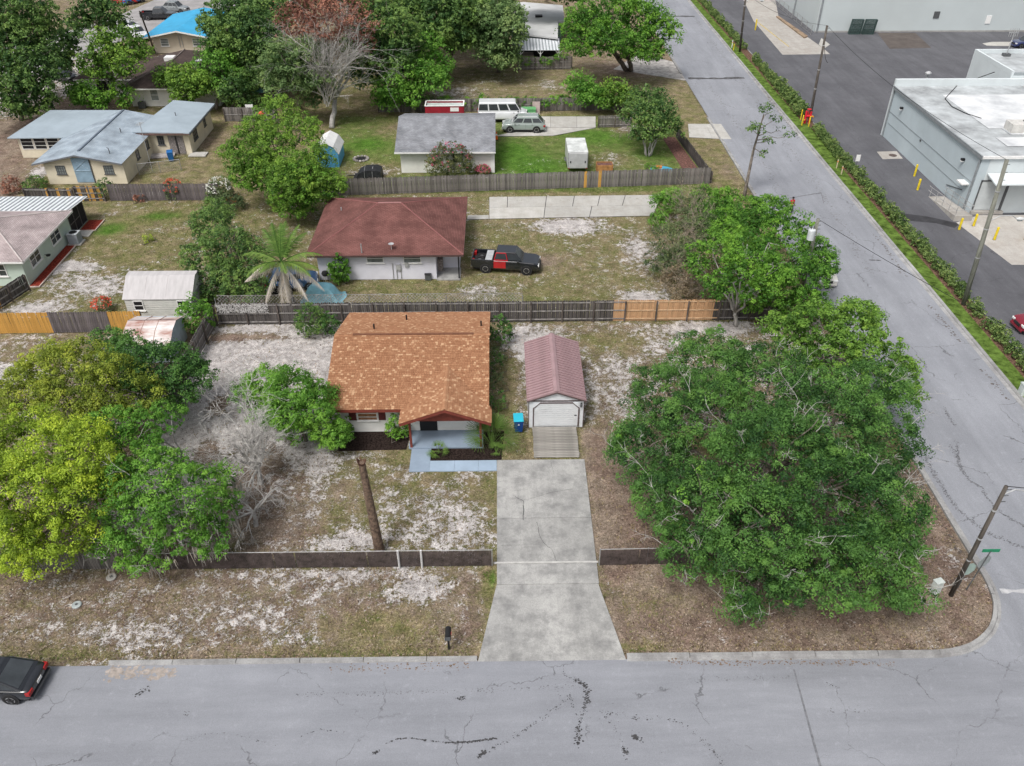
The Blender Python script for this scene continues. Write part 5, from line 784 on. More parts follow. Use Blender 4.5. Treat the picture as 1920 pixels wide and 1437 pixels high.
MB().tube([(-39.6, 82.3, 2.4), (-39.6, 82.3, 3.2), (-39.75, 82.3, 3.3)], .04, 6).build('service_mast', DKG, H4); at_ = thing('antenna', 'thin television antenna mast beside the cream house wing', 'antenna', (-36.6, 84.2, 0)); MB().tube([(0, 0, 0), (0, 0, 5.2)], .03, 6).build('mast', MATS['galvanised'], at_, world=False); M = MB(); M.box(-.02, -.5, 5.0, .02, .5, 5.04); [M.box(-.35, k * .2 - .4, 5.04, .35, k * .2 - .38, 5.06) for k in range(5)]; M.build('aerial', MATS['galvanised'], at_, world=False)
# ---------------------------------------------------------------- mint house at the left edge
H5 = thing('mint_house', 'mint green house with mauve-grey hipped roof and screened porch', 'house', (-44, 65, 0)); MSH = brickmat('mauve_shingle', (.36, .30, .30), (.43, .37, .365), (.22, .18, .18))
B(-56, 60.1, 0, -38.6, 68.9, 2.35).build('wall', MINT, H5); rf = hiproof(H5, -56.5, -38.15, 59.65, 69.3, 2.42, (-52, 64.5), (-42.6, 64.5), 3.9, MSH, fas=WHT); B(-52, 64.42, 3.88, -42.6, 64.58, 3.95).build('ridge_cap', mat('mauve_cap', (.47, .42, .41), .9, .1, 3), rf); MB().tube([(-42.6, 64.5, 3.9), (-38.15, 59.65, 2.43)], .07, 5).build('hip_cap', MATS['mauve_cap'], rf); MB().tube([(-42.6, 64.5, 3.9), (-38.15, 69.3, 2.43)], .07, 5).build('hip_cap', MATS['mauve_cap'], rf)
for a in (61.3, 65.2): window(H5, 'x', -38.6, a, a + 1.7, .95, 2.1, 1, WHT, GLASS, 1, mull=1)
window(H5, 'y', 60.1, -41.3, -40.0, .9, 2.0, -1, WHT, GLASS, 1, mull=1)
o = thing('wall_lantern', 'dark dish lantern fixed to the mint house wall', 'dish', (-38.3, 63.6, .9)); MB().tube([(-.3, 0, .1), (0, 0, .1)], .02, 5).build('arm', BLK, o, world=False); MB().lathe([(.02, -.05), (.16, .0), (.2, .1), (.1, .12)], 12).build('dish', BLK, o, world=False)
PR = B(-50, 69.0, .0, -38.7, 72.3, .06).build('porch_floor', C_DRV, H5); MR = mat('white_ribbed_metal', (.72, .75, .78), .4, .06, 1, spec=.5); rf2 = MB().slab([(-50, 69.0, 2.55), (-38.3, 69.0, 2.55), (-38.3, 72.9, 2.18), (-50, 72.9, 2.18)], .05).build('porch_roof', MR, H5)
DKRIB = mat('dark_rib_metal', (.33, .36, .385), .5, .1, 2)  # raised ribs coloured darker than the white roof sheet
for k in range(26): x = -49.8 + k * .45; MB().hexa([(x, 69.0, 2.551), (x + .16, 69.0, 2.551), (x + .16, 72.9, 2.181), (x, 72.9, 2.181), (x + .03, 69.0, 2.60), (x + .13, 69.0, 2.60), (x + .13, 72.9, 2.23), (x + .03, 72.9, 2.23)]).build('roof_rib', DKRIB, rf2)
SCR = mat('dark_screen', (.022, .022, .024), .8, .2, 3); o = B(-38.78, 69.05, .06, -38.72, 72.3, 2.2).build('screen', SCR, H5)
for y in (69.1, 70.1, 71.2, 72.28): B(-38.72, y - .03, .06, -38.66, y + .03, 2.2).build('screen_frame', mat('bronze_frame', (.13, .12, .12), .5, .1, 3), o)
B(-38.715, 69.1, 1.0, -38.665, 71.2, 1.06).build('screen_frame', MATS['bronze_frame'], o); B(-49.9, 72.3, .06, -38.72, 72.36, 2.15).build('screen', SCR, H5)
RMU = mat('red_mulch', (.26, .045, .03), 1, .4, 8, 1, 30, spec=.05)
for nm, q in (('red_mulch_bed', R4(-38.58, -37.75, 59.9, 67.2)), ('red_mulch_bed', R4(-38.58, -37.2, 70.2, 72.4))):
    o = struct(sheet(nm, q, .03, RMU, .06)); x0, x1 = q[0][0], q[1][0]; y0, y1 = q[0][1], q[2][1]; B(x1, y0 - .08, 0, x1 + .08, y1, .09).build('bed_edging', mat('edging', (.62, .52, .46), .9, .15, 4), o); B(x0, y0 - .09, 0, x1, y0 - .01, .09).build('bed_edging', MATS['edging'], o)
struct(sheet('porch_step_slab', R4(-38.55, -37.3, 69.0, 70.15), .05, C_NEW, .08))
ac = thing('air_conditioner', 'square grey air conditioner beside the mint house corner', 'air conditioner', (-37.9, 67.75, 0)); B(-.55, -.55, 0, .6, .55, .1).build('pad', C_NEW, ac, world=False); B(-.45, -.45, .1, .45, .45, .98).build('casing', mat('ac_grey', (.33, .36, .40), .5, .08, 3), ac, world=False, bevel=.03); o = B(-.47, -.47, .985, .47, .47, 1.04).build('top', mat('ac_top', (.5, .53, .55), .5, .08, 3), ac, world=False, bevel=.02); MB().cyl(0, 0, 1.042, 1.06, .34, 18).build('fan_grille', BLK, o); M = MB(); [M.box(-.46, -.4 + k * .1, .16, .46, -.385 + k * .1, .92) for k in range(9)]; M.build('louvres', mat('ac_louvre', (.24, .265, .30), .5, .08, 3), ac, world=False)
# ---------------------------------------------------------------- sheds
def barnshed(name, label, x0, x1, y0, y1, wz, prof, wm, rm, axis='x', sid=True):
    """prof: roof profile (across, z); ridge along axis"""
    t = thing(name, label, 'shed', ((x0 + x1) / 2, (y0 + y1) / 2, 0))
    poly = [(prof[0][0], 0)] + list(prof) + [(prof[-1][0], 0)]; a, b = (x0, x1) if axis == 'x' else (y0, y1); MB().prism(poly, axis, a, b).build('wall', wm, t); M = MB(); n = len(prof); e = .12
    def pt(u, z, s): return (s, u, z) if axis == 'x' else (u, s, z)
    ext = [(prof[0][0] - .12 * (1 if prof[0][0] < prof[-1][0] else -1), prof[0][1] - .08)] + list(prof[1:-1]) + [(prof[-1][0] + .12 * (1 if prof[0][0] < prof[-1][0] else -1), prof[-1][1] - .08)]
    vs = [pt(u, z + .03, a - e) for u, z in ext] + [pt(u, z + .03, b + e) for u, z in ext] + [pt(u, z - .0, a - e) for u, z in ext] + [pt(u, z - .0, b + e) for u, z in ext]
    fs = []
    for i in range(n - 1): fs += [(i, i + 1, n + i + 1, n + i), (2 * n + i, 3 * n + i, 3 * n + i + 1, 2 * n + i + 1), (i, 2 * n + i, 2 * n + i + 1, i + 1), (n + i, n + i + 1, 3 * n + i + 1, 3 * n + i)]
    fs += [(0, n, 3 * n, 2 * n), (n - 1, 3 * n - 1, 4 * n - 1, 2 * n - 1)]
    rf = M.add(vs, fs).build('roof', rm, t); return t, rf
VIN = mat('pale_vinyl', (.60, .60, .57), .6, .05, 2); PRF = mat('pale_felt_roof', (.46, .445, .45), .85, .08, 1, .1, 20, stretch=(3, .5, 1))
S1, rf = barnshed('garden_shed', 'long pale grey garden shed with lap siding behind the orange fence', -28.5, -23.5, 54.75, 57.9, 1.95, [(54.75, 1.9), (56.3, 2.95), (57.0, 2.95), (57.9, 2.2)], VIN, PRF)
for k in range(9): B(-28.5, 54.70, .1 + k * .2, -23.5, 54.748, .1 + k * .2 + .17).build('siding_board', VIN, S1)
for a in (-27.9, -24.6): window(S1, 'y', 54.70, a, a + .75, .85, 1.7, -1, WHT, BLK, 1)
for k in range(9): B(-23.498, 54.9, .1 + k * .2, -23.46, 57.8, .1 + k * .2 + .17).build('siding_board', mat('grey_vinyl', (.35, .36, .36), .6, .05, 2), S1)
for x in (-27.0, -25.4): MB().tube([(x, 54.75, 1.93), (x, 56.3, 2.985)], .012, 4).build('roof_seam', mat('seam', (.42, .40, .40), .9, .1, 3), rf)
RUST = mat('rusty_white_roof', (.70, .70, .69), .7, .1, 1.1, .1, 20, col2=(.26, .085, .05), detail=9, stretch=(.5, 1.6, 1))
S2, rf = barnshed('rusty_shed', 'small pale blue tin shed with rust-streaked white roof behind the dark green tree', -26.6, -23.4, 48.9, 52.2, 1.5, [(48.9, 1.5), (49.9, 2.1), (50.9, 2.3), (52.2, 1.85)], mat('pale_blue_tin', (.42, .50, .56), .5, .08, 2), RUST)
for x in (-25.5, -24.5): MB().tube([(x, 48.9, 1.535), (x, 49.9, 2.135), (x, 50.9, 2.335), (x, 52.2, 1.885)], .02, 4).build('roof_seam', mat('rust_seam', (.35, .2, .15), .8, .2, 5), rf)
MB().tube([(-26.7, 50.9, 2.335), (-23.3, 50.9, 2.335)], .025, 4).build('roof_seam', BLK, rf)
S3, rf = barnshed('blue_shed', 'bright blue garden shed with white barn roof beside the broad olive tree', -19.6, -17.1, 85.0, 88.6, 1.7, [(-19.6, 1.5), (-19.2, 2.2), (-18.35, 2.65), (-17.5, 2.2), (-17.1, 1.5)], mat('shed_blue', (.10, .36, .60), .6, .08, 2), mat('shed_white_roof', (.70, .71, .70), .7, .06, 2), axis='y')
# ---------------------------------------------------------------- far houses
H6 = thing('brown_roof_house', 'pale house with dark brown hip roof half hidden by trees', 'house', (-43, 112, 0)); BRN = brickmat('brown_shingle', (.075, .055, .05), (.105, .08, .072), (.04, .03, .03))
B(-46.0, 105.3, 0, -35, 118, 2.5).build('wall', SIDW, H6); B(-53, 109.0, 0, -46.02, 118, 2.4).build('wall', SIDW, H6); rf = hiproof(H6, -46.6, -34.4, 104.2, 119, 2.5, (-41.5, 109.5), (-41.5, 115), 4.3, BRN, fas=WHT); hiproof(H6, -54, -42.0, 108.3, 118.6, 2.45, (-49.5, 113.5), (-42.6, 113.5), 3.7, BRN, name='wing_roof', fas=WHT)
window(H6, 'y', 105.3, -43.5, -42.5, .7, 2.1, -1, WHT, GLASSG, 1); B(-51.5, 108.9, .1, -49.5, 108.98, 2.1).build('black_opening_panel', BLK, H6); MB().tube([(-41.5, 109.5, 4.31), (-46.6, 104.2, 2.51)], .1, 5).build('hip_cap', mat('dusty_cap', (.18, .15, .14), .9, .1, 3), rf); MB().tube([(-41.5, 109.5, 4.31), (-41.5, 115, 4.31)], .1, 5).build('ridge_cap', MATS['dusty_cap'], rf); o = B(-43.0, 111, 3.9, -41.8, 112.2, 4.34).build('skylight', WHT, rf)  # black panel on the front wall paints the unlit inside of an opening
dsh = thing('satellite_dish', 'grey satellite dish on the dark brown hip roof', 'satellite dish', (-38.5, 110.5, 3.2)); MB().tube([(0, 0, 0), (0, 0, .8)], .03, 6).build('mast', DKG, dsh, world=False); MB().lathe([(.02, .7), (.4, .8), (.55, .95), (.4, .85), (.02, .75)], 14).build('dish', MATS['galvanised'], dsh, world=False)
o = thing('condenser', 'small black condenser unit at the foot of the brown-roofed house wall', 'air conditioner', (-44.6, 104.7, 0)); B(-.4, -.3, 0, .4, .3, .75).build('casing', DKG, o, world=False, bevel=.03); MB().cyl(0, 0, .75, .79, .25, 12).build('fan', BLK, o, world=False)
H7 = thing('blue_roof_house', 'tan house with bright blue metal gable roof', 'house', (-47, 136, 0)); BLU = mat('bright_blue_metal', (.045, .36, .62), .45, .08, .5, .05, 10)
B(-51.2, 129.7, 0, -43, 143, 2.6).build('wall', TAN, H7); MB().prism([(-51.2, 2.6), (-43, 2.6), (-47.1, 3.25)], 'y', 129.7, 143).build('gable', TAN, H7); MB().add([(-52.4, 128.6, 2.4), (-47.1, 128.6, 3.4), (-42, 128.6, 2.4), (-52.4, 143.5, 2.4), (-47.1, 143.5, 3.4), (-42, 143.5, 2.4)], [(0, 1, 4, 3), (1, 2, 5, 4)]).build('roof', BLU, H7)
for x0, z0, x1, z1 in ((-52.4, 2.4, -47.1, 3.4), (-47.1, 3.4, -42, 2.4)): MB().hexa([(x0, 128.52, z0 - .2), (x1, 128.52, z1 - .2), (x1, 128.58, z1 - .2), (x0, 128.58, z0 - .2), (x0, 128.52, z0), (x1, 128.52, z1), (x1, 128.58, z1), (x0, 128.58, z0)]).build('barge_board', WHT, H7)
for x in (-49.5, -44.8): window(H7, 'y', 129.7, x - .6, x + .6, 1.0, 2.1, -1, WHT, GLASSG, 2)
for x in (-47.3, -46.9): MB().tube([(x, 129.62, .8), (x, 129.62, 2.6)], .05, 5).build('conduit', MATS['galvanised'], H7)
H8 = thing('flat_roof_house', 'house with broad white low roof and a metal-roofed carport', 'house', (6.5, 136, 0)); WR = mat('white_membrane', (.50, .51, .51), .75, .08, .35, .05, 10); DGW = mat('teal_wall', (.16, .22, .22), .8, .1, 1)
B(2.0, 128.3, 0, 7.9, 146, 2.7).build('wall', DGW, H8); B(7.92, 135.5, 0, 9.6, 146, 2.7).build('wall', DGW, H8); MB().slab([(1.6, 128.6, 3.0), (8.4, 125.9, 2.9), (9.0, 134.6, 3.15), (10.0, 134.8, 3.1), (10.4, 146, 3.0), (4, 148, 3.1), (1.4, 147.4, 3.0)], .22).build('roof', WR, H8); B(5.6, 137.4, 3.1, 6.7, 138.2, 3.35).build('roof_vent', BLK, H8); MB().tube([(3.8, 129, 3.05), (3.2, 147, 3.1)], .06, 4).build('roof_pipe', MATS['galvanised'], H8)
cp = MB().slab([(2.8, 122.3, 2.15), (8.5, 122.3, 2.15), (8.7, 127.3, 2.5), (2.8, 127.6, 2.5)], .05).build('carport_roof', MR, H8)
for k in range(13): x = 2.95 + k * .45; MB().hexa([(x, 122.3, 2.151), (x + .18, 122.3, 2.151), (x + .18, 127.3, 2.501), (x, 127.3, 2.501), (x + .03, 122.3, 2.2), (x + .15, 122.3, 2.2), (x + .15, 127.3, 2.55), (x + .03, 127.3, 2.55)]).build('roof_rib', DKRIB, cp)
for x in (3.0, 5.8, 8.4):
    B(x - .06, 122.4, 0, x + .06, 122.52, 2.08).build('carport_post', WHT, H8); M = MB(); M.tube([(x, 122.46, 1.5), (x - .5, 122.46, 2.06)], .045, 4); M.tube([(x, 122.46, 1.5), (x + .5, 122.46, 2.06)], .045, 4); M.build('brace', WHT, H8)
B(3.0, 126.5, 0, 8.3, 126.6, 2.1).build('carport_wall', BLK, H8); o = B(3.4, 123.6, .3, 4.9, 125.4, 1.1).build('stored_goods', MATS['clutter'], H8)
# ---------------------------------------------------------------- white warehouse on the right
W1 = thing('white_warehouse', 'white warehouse block with ponding flat roof, loading dock and awning', 'building', (52, 84, 0)); WWL = mat('pale_blue_block', (.47, .54, .575), .8, .04, .4, .08, 30); WWF = mat('pale_white_block', (.60, .65, .665), .8, .04, .4, .08, 30); ROOFW = mat('weathered_roof', (.46, .49, .505), .8, .1, .45, .1, 6, col2=(.20, .21, .215), detail=12); PONDW = mat('white_coating', (.72, .735, .74), .6, .06, .35, .03, 6, col2=(.42, .44, .46), detail=10)
wx0, wy0, wy1, wz = 44.1, 72.8, 93.6, 5.6
B(wx0, wy0, 0, 80, wy1, wz - .15).build('wall', WWL, W1); B(wx0 + .8, wy0 - .02, 0, 80, wy0 - .002, wz - .15).build('front_wall', WWF, W1); MB().slab([(wx0 - .1, wy0 - .1, wz - .05), (80, wy0 - .1, wz - .05), (80, wy1, wz), (wx0 - .1, wy1, wz)], .1).build('roof', ROOFW, W1)
for q in ((47.5, 75.2, 60, 77.5), (48, 80, 57, 90.5), (61, 79, 70, 91)): B(q[0], q[1], wz + .002, q[2], q[3], wz + .02).build('roof_coating', PONDW, W1)
B(wx0 - .1, wy1, 0, 80, wy1 + .35, wz + .75).build('parapet', WWF, W1); B(wx0 - .22, wy0 - .2, wz - .28, wx0 - .1, wy1, wz + .06).build('gutter', mat('gutter_grey', (.24, .26, .275), .5, .1, 3), W1); B(wx0 - .12, wy0 - .24, wz - .2, 80, wy0 - .1, wz + .05).build('roof_edge', WHT, W1)
for y in (wy0 + .12, wy1 - .2): MB().tube([(wx0 - .12, y, .05), (wx0 - .12, y, wz - .2)], .085, 6).build('downpipe', MATS['gutter_grey'], W1)
MB().tube([(wx0 - .03, wy0, 2.9), (wx0 - .03, wy1, 2.9)], .02, 4).build('conduit', MATS['gutter_grey'], W1); MB().tube([(wx0 - .03, wy0 + 2, 1.7), (wx0 - .03, wy1 - .5, 1.7)], .016, 4).build('conduit', MATS['gutter_grey'], W1)
for y in (75.6, 90.5): o = B(wx0 - .32, y - .14, 4.1, wx0 - .002, y + .14, 4.3).build('wall_lamp', BLK, W1); B(wx0 - .34, y - .12, 4.0, wx0 - .1, y + .12, 4.098).build('lamp_lens', WHT, o)
B(wx0 - .1, 84.6, 2.6, wx0 - .002, 84.8, 2.8).build('wall_socket', DKG, W1); B(wx0 - .7, 73.5, 2.5, wx0 - .002, 74.6, 2.62).build('door_hood', WHT, W1); MB().tube([(wx0 - .05, 74.3, 1.7), (wx0 - .05, 77.2, 1.0)], .04, 5).build('handrail', DKG, W1)
o = B(47.2 - 2.4, wy0 - .07, .35, 47.2, wy0 - .022, 3.2).build('dock_door', mat('dock_door', (.50, .535, .545), .6, .05, 1), W1); M = MB(); M.box(44.7, wy0 - .12, .3, 44.8, wy0 - .023, 3.3); M.box(47.2, wy0 - .16, .3, 47.42, wy0 - .023, 3.3); M.box(44.7, wy0 - .12, 3.2, 47.42, wy0 - .023, 3.3); M.build('door_frame', DKG, o)
for k in range(5): B(44.82, wy0 - .085, .4 + k * .56, 47.18, wy0 - .071, .4 + k * .56 + .53).build('door_panel', MATS['dock_door'], o)
B(44.6, wy0 - .4, 0, 47.6, wy0 - .025, .3).build('dock_sill', C_PAD, W1); MB().slab([(45.0, wy0 - 1.9, 3.65), (80, wy0 - 1.9, 3.65), (80, wy0 - .1, 4.0), (45.0, wy0 - .1, 4.0)], .12).build('awning', WWF, W1)
RP = thing('dock_ramp', 'concrete access ramp with pipe railings along the white warehouse', 'ramp', (43.2, 74, 0)); MB().hexa([(42.3, 71.0, 0), (43.95, 71.0, 0), (43.95, 76.6, 0), (42.3, 76.6, 0), (42.3, 71.0, .55), (43.95, 71.0, .55), (43.95, 76.6, .02), (42.3, 76.6, .02)]).build('ramp', C_PAD, RP)
for x in (42.35, 43.85):
    M = MB()
    for h in (.5, .95): M.tube([(x, 71.0, .55 + h), (x, 76.6, .02 + h), (x, 77.0, .02 + h)], .025, 5)
    for k in range(5): y = 71.1 + k * 1.35; M.tube([(x, y, .55 - (y - 71) * .095), (x, y, 1.5 - (y - 71) * .095)], .025, 5)
    M.build('railing', mat('rail_grey', (.36, .36, .36), .5, .1, 3), RP)
M = MB(); [M.tube([(42.35, 71.05, .55 + h), (43.85, 71.05, .55 + h)], .025, 5) for h in (.5, .95)]; M.build('railing', MATS['rail_grey'], RP)
W1b = thing('upper_warehouse', 'taller white warehouse wing with dirty roof behind the ponding roof', 'building', (66, 97, 0)); B(56.9, wy1 + .4, 0, 90, 103, 6.6).build('wall', WWF, W1b); B(57.2, wy1 + .7, 6.61, 89, 102.6, 6.68).build('roof', ROOFW, W1b); B(56.9, wy1 + .4, 6.61, 57.15, 103, 7.1).build('parapet', WWF, W1b); B(57.16, 102.7, 6.61, 90, 103, 7.1).build('parapet', WWF, W1b); B(57.16, wy1 + .4, 6.61, 90, wy1 + .66, 6.9).build('parapet', mat('grey_parapet', (.30, .335, .35), .8, .08, 1), W1b)
hv = thing('rooftop_unit', 'boxy pale rooftop unit on the ponding warehouse roof', 'rooftop unit', (50.5, 79.1, wz)); B(-1.15, -.75, .12, 1.15, .75, .95).build('casing', mat('unit_casing', (.58, .57, .54), .6, .12, 2), hv, world=False, bevel=.03); MB().cyl(.6, .2, .95, 1.0, .35, 14).build('fan', DKG, hv, world=False); B(-1.2, -.85, 0, 1.2, .85, .118).build('curb', PONDW, hv, world=False)
vt = thing('roof_turbine', 'small round vent cap near the back of the ponding roof', 'vent', (*G(1738, 147, 5.6), wz)); MB().cyl(0, 0, 0, .35, .12, 10).build('neck', MATS['galvanised'], vt, world=False); MB().lathe([(.1, .33), (.32, .4), (.36, .6), (.2, .75), (.02, .8)], 12).build('cap', MATS['galvanised'], vt, world=False)
cb = MB().tube([(55.5, 95, 5.9 + .8)] + [(*G(px, py, 5.65), 5.64) for px, py in ((1795, 160), (1772, 185), (1785, 200), (1812, 213), (1840, 222))], .045, 5).build('roof_hose', BLK); tag(cb, 'black cable curling across the ponding warehouse roof', 'cable')
ms = thing('roof_antenna', 'metal antenna mast on the taller warehouse parapet', 'antenna', (60.0, 101.5, 6.68)); MB().tube([(0, 0, 0), (.1, 0, 2.6)], .05, 6).build('mast', MATS['galvanised'], ms, world=False); M = MB(); [M.box(-.5 + k * .25, -.03, 2.2, -.46 + k * .25, .03, 3.1) for k in range(5)]; M.box(-.55, -.03, 2.6, .6, .03, 2.66); M.build('aerial', MATS['galvanised'], ms, world=False); B(-.4, -.3, 0, .4, .3, .3).build('base', DKG, ms, world=False)
# ---------------------------------------------------------------- big warehouse at the top right
W2 = thing('grey_warehouse', 'very large pale grey warehouse with blank walls across the parking lot', 'building', (70, 170, 0)); GWH = mat('pale_grey_panel', (.50, .55, .56), .75, .03, .15, .05, 10)
B(50.7, 140.4, 0, 140, 240, 11).build('wall', GWH, W2); B(50.5, 140.2, 11, 140, 240, 11.4).build('roof', WWF, W2); B(50.6, 140.3, 0, 140, 140.38, .25).build('base_course', mat('grey_base', (.34, .34, .33), .9, .1, 1), W2)
for x, y in ((50.95, 140.28), (50.58, 152)): MB().tube([(x, y, .1), (x, y, 10.9)], .14, 6).build('downpipe', MATS['gutter_grey'], W2)
x, z = WY(1756, 28, 140.4); B(x - .45, 140.3, z - .5, x + .45, 140.398, z + .5).build('wall_vent', DKG, W2); x, z = WY(1853, 37, 140.4); B(x - .4, 140.3, z - .6, x + .4, 140.398, z + .6).build('wall_plate', WHT, W2)
sheet('retaining_kerb', [(1514, 70), (1460, 33), (1455, 33), (1508, 73)], .22, mat('brown_edge', (.30, .22, .15), .9, .2, 1), .22, pad, px=True)
# ================================================================ FENCES
WOODG = mat('weathered_wood', (.20, .185, .175), .95, .4, 3, .5, 20, rand=.34, stretch=(4, 4, .5)); WOODD = mat('dark_weathered_wood', (.105, .095, .092), .95, .4, 3, .5, 20, rand=.4, stretch=(4, 4, .5)); WOODO = mat('new_cedar', (.50, .30, .165), .9, .2, 3, .3, 20, rand=.14, stretch=(4, 4, .5)); WOODY = mat('bright_cedar', (.55, .30, .075), .9, .15, 3, .3, 20, rand=.12, stretch=(4, 4, .5)); WOODP = mat('purple_grey_wood', (.155, .135, .14), .95, .35, 3, .5, 20, rand=.25, stretch=(4, 4, .5)); RAILG = mat('fence_rail', (.29, .275, .265), .95, .3, 3, .3, 20); RAILO = mat('cedar_rail', (.58, .40, .25), .9, .15, 3); POSTD = mat('fence_post', (.12, .10, .09), .95, .3, 3)
def pfence(name, label, p0, p1, h, m, step=.15, rails=None, posts=2.4, side=-1, railm=None, postm=None, jit=.03, lean=.0, special=None, skip=None, pm=None):
    """picket fence from p0 to p1; side -1: rails and posts on the right-hand side of the direction"""
    a = Vector((*p0, 0)); b = Vector((*p1, 0)); L = (b - a).length; d = (b - a) / L; ang = math.atan2(d.y, d.x); t = thing(name, label, 'fence', a, ang)
    n = int(L / step); W = step * .93; mm = [m] + list((special or {}).keys()); meshes = {}
    def pk(mat_):
        if mat_.name not in meshes: meshes[mat_.name] = MB().prism([(-W / 2, .03), (W / 2, .03), (W / 2, h - .04), (W / 2 - .03, h), (-W / 2 + .03, h), (-W / 2, h - .04)], 'y', -.01, .01).mesh('picket', mat_)
        return meshes[mat_.name]
    for i in range(n):
        u = (i + .5) * L / n; q = m
        for sm, rg in (special or {}).items():
            if any(r0 <= u <= r1 for r0, r1 in rg): q = MATS[sm]
        if skip and any(r0 <= u <= r1 for r0, r1 in skip): continue
        o = obj('picket', pk(q), t, world=False); o.location = (u, random.gauss(0, .004), random.uniform(-jit, jit * .4)); o.rotation_euler = (random.gauss(lean, .012), random.gauss(0, .008), 0)
    for z in (rails if rails is not None else (.25, h * .5, h - .22)):
        k = max(1, int(round(L / posts)))
        for i in range(k):
            u0, u1 = L * i / k, L * (i + 1) / k; rm = railm or RAILG
            for sm, rg in (special or {}).items():
                if any(r0 <= (u0 + u1) / 2 <= r1 for r0, r1 in rg): rm = RAILO
            zz = z + random.uniform(-.02, .02); o = B(u0 + .01, side * .012, zz - .045, u1 - .01, side * .05, zz + .045).build('rail', rm, t, world=False)
    k = max(1, int(round(L / posts)))
    for i in range(k + 1):
        u = min(max(L * i / k, .05), L - .05); B(u - .05, side * .052, 0, u + .05, side * .15, h - .08 + random.uniform(-.03, .02)).build('post', postm or POSTD, t, world=False)
    return t
pfence('plank_fence', 'long weathered rear fence of the orange-roofed house with newer orange panels', (-21.65, 53.95), (21.3, 54.05), 1.85, WOODD, .152, posts=2.42, special={'new_cedar': [(30.15, 37.7)]}, rails=(.22, .95, 1.68), skip=[(0, .1)])
pfence('plank_fence', 'short weathered side fence enclosing the sandy back yard', (-21.75, 53.9), (-21.85, 44.0), 1.8, WOODG, .152, side=1, posts=2.4)
pfence('picket_fence', 'long grey picket fence behind the maroon-roofed cottage with two new boards', (-17.6, 77.6), (21.3, 80.1), 1.75, WOODG, .145, rails=(.3, 1.4), side=1, special={'bright_cedar': [(26.05, 26.35), (27.45, 27.75)]}, jit=.05, postm=WOODG)
pfence('picket_fence', 'weathered picket fence below the cream house on the lawn side', (-38.2, 76.75), (-27.5, 76.8), 1.75, WOODP, .145, rails=(.3, 1.4), side=1, jit=.05); pfence('plank_fence', 'low patchwork plank fence behind the mint house porch', (-46.5, 77.0), (-41.6, 76.8), 1.3, WOODD, .15, rails=(.25, 1.1), side=-1, special={'bright_cedar': [(2.2, 2.4), (3.2, 3.5), (4.3, 4.6)]})
pfence('board_gate', 'gate patched with bright orange boards in the weathered left fence', (-41.5, 76.8), (-38.6, 76.75), 1.55, WOODD, .17, rails=(.25, .8, 1.35), special={'bright_cedar': [(.3, .75), (1.15, 1.35), (1.6, 1.9), (2.3, 2.5)]}, posts=2.9)
pfence('board_fence', 'board fence of bright orange and grey sections behind the rounded trees', (-41.5, 52.85), (-26.8, 53.05), 1.8, WOODP, .16, rails=(.3, 1.4), side=1, special={'bright_cedar': [(0, 7.9), (12.2, 14.8)]}, postm=WOODP)
pfence('plank_gate', 'weathered plank gate at the front corner of the mint house', (-40.0, 54.0), (-38.3, 59.4), 1.5, WOODD, .16, rails=(.25, .75, 1.3), side=-1, special={'bright_cedar': [(2.6, 2.75)]}, posts=1.8)
pfence('board_fence', 'dark weathered board fence behind the white van and red trailer', (-15, 102.6), (16.5, 103.0), 1.6, WOODG, .19, rails=(.8,), posts=3, side=-1); pfence('board_fence', 'grey board fence in front of the metal-roofed carport', (2.4, 120.2), (10.2, 120.6), 1.75, WOODG, .2, rails=(.3, 1.0), posts=2.5, side=-1)
pfence('plank_fence', 'leaning dark fence along the mulched strip by the side road', (21.4, 80.2), (20.2, 93.5), 1.3, WOODD, .16, rails=(.25, 1.1), side=-1, posts=2.4); pfence('board_fence', 'short grey gate fence across the concrete driveway of the grassy yard', (11.5, 96.8), (15.5, 97.0), 1.4, WOODG, .16, rails=(.3, 1.1), side=-1, posts=2)
pfence('plank_fence', 'grey board fence behind the cream house corner with a white panel', (-33, 99.6), (-26.5, 99.4), 1.7, WOODG, .17, rails=(.8,), side=-1); pfence('plank_fence', 'bleached plank fence under the lime yellow-green tree', (-27.5, 29.9), (-19.9, 29.85), 1.35, WOODG, .15, rails=(.3, 1.1), side=1, postm=WOODG)
o = struct(sheet('mulch_strip', [(19.4, 82), (21.2, 80.6), (20.1, 93.5), (18.6, 93.5)], .012, mat('reddish_mulch', (.17, .085, .07), 1, .4, 5, .8, 30), .05))
wp = thing('privacy_screen', 'white sheet screen standing at the end of the grey board fence', 'screen', (*G(472, 226), 0)); B(-.45, -.05, 0, .45, .0, 1.9).build('sheet', WHT, wp, world=False); B(-.4, 0.002, .1, -.3, .08, 1.8).build('batten', WOODG, wp, world=False); B(.3, 0.002, .1, .4, .08, 1.8).build('batten', WOODG, wp, world=False)
WIRE3 = mat('rusty_wire', (.30, .285, .275), .7, .3, 3); WIRE2 = mat('old_wire', (.10, .09, .085), .7, .2, 3); WIRE = mat('galvanised_wire', (.42, .42, .43), .5, .1, 3, metal=.4); SLAT = mat('brown_privacy_slat', (.080, .063, .060), .8, .3, 2.5, .2, 20); RAILM = mat('fence_pipe', (.36, .36, .365), .5, .1, 3, metal=.4)
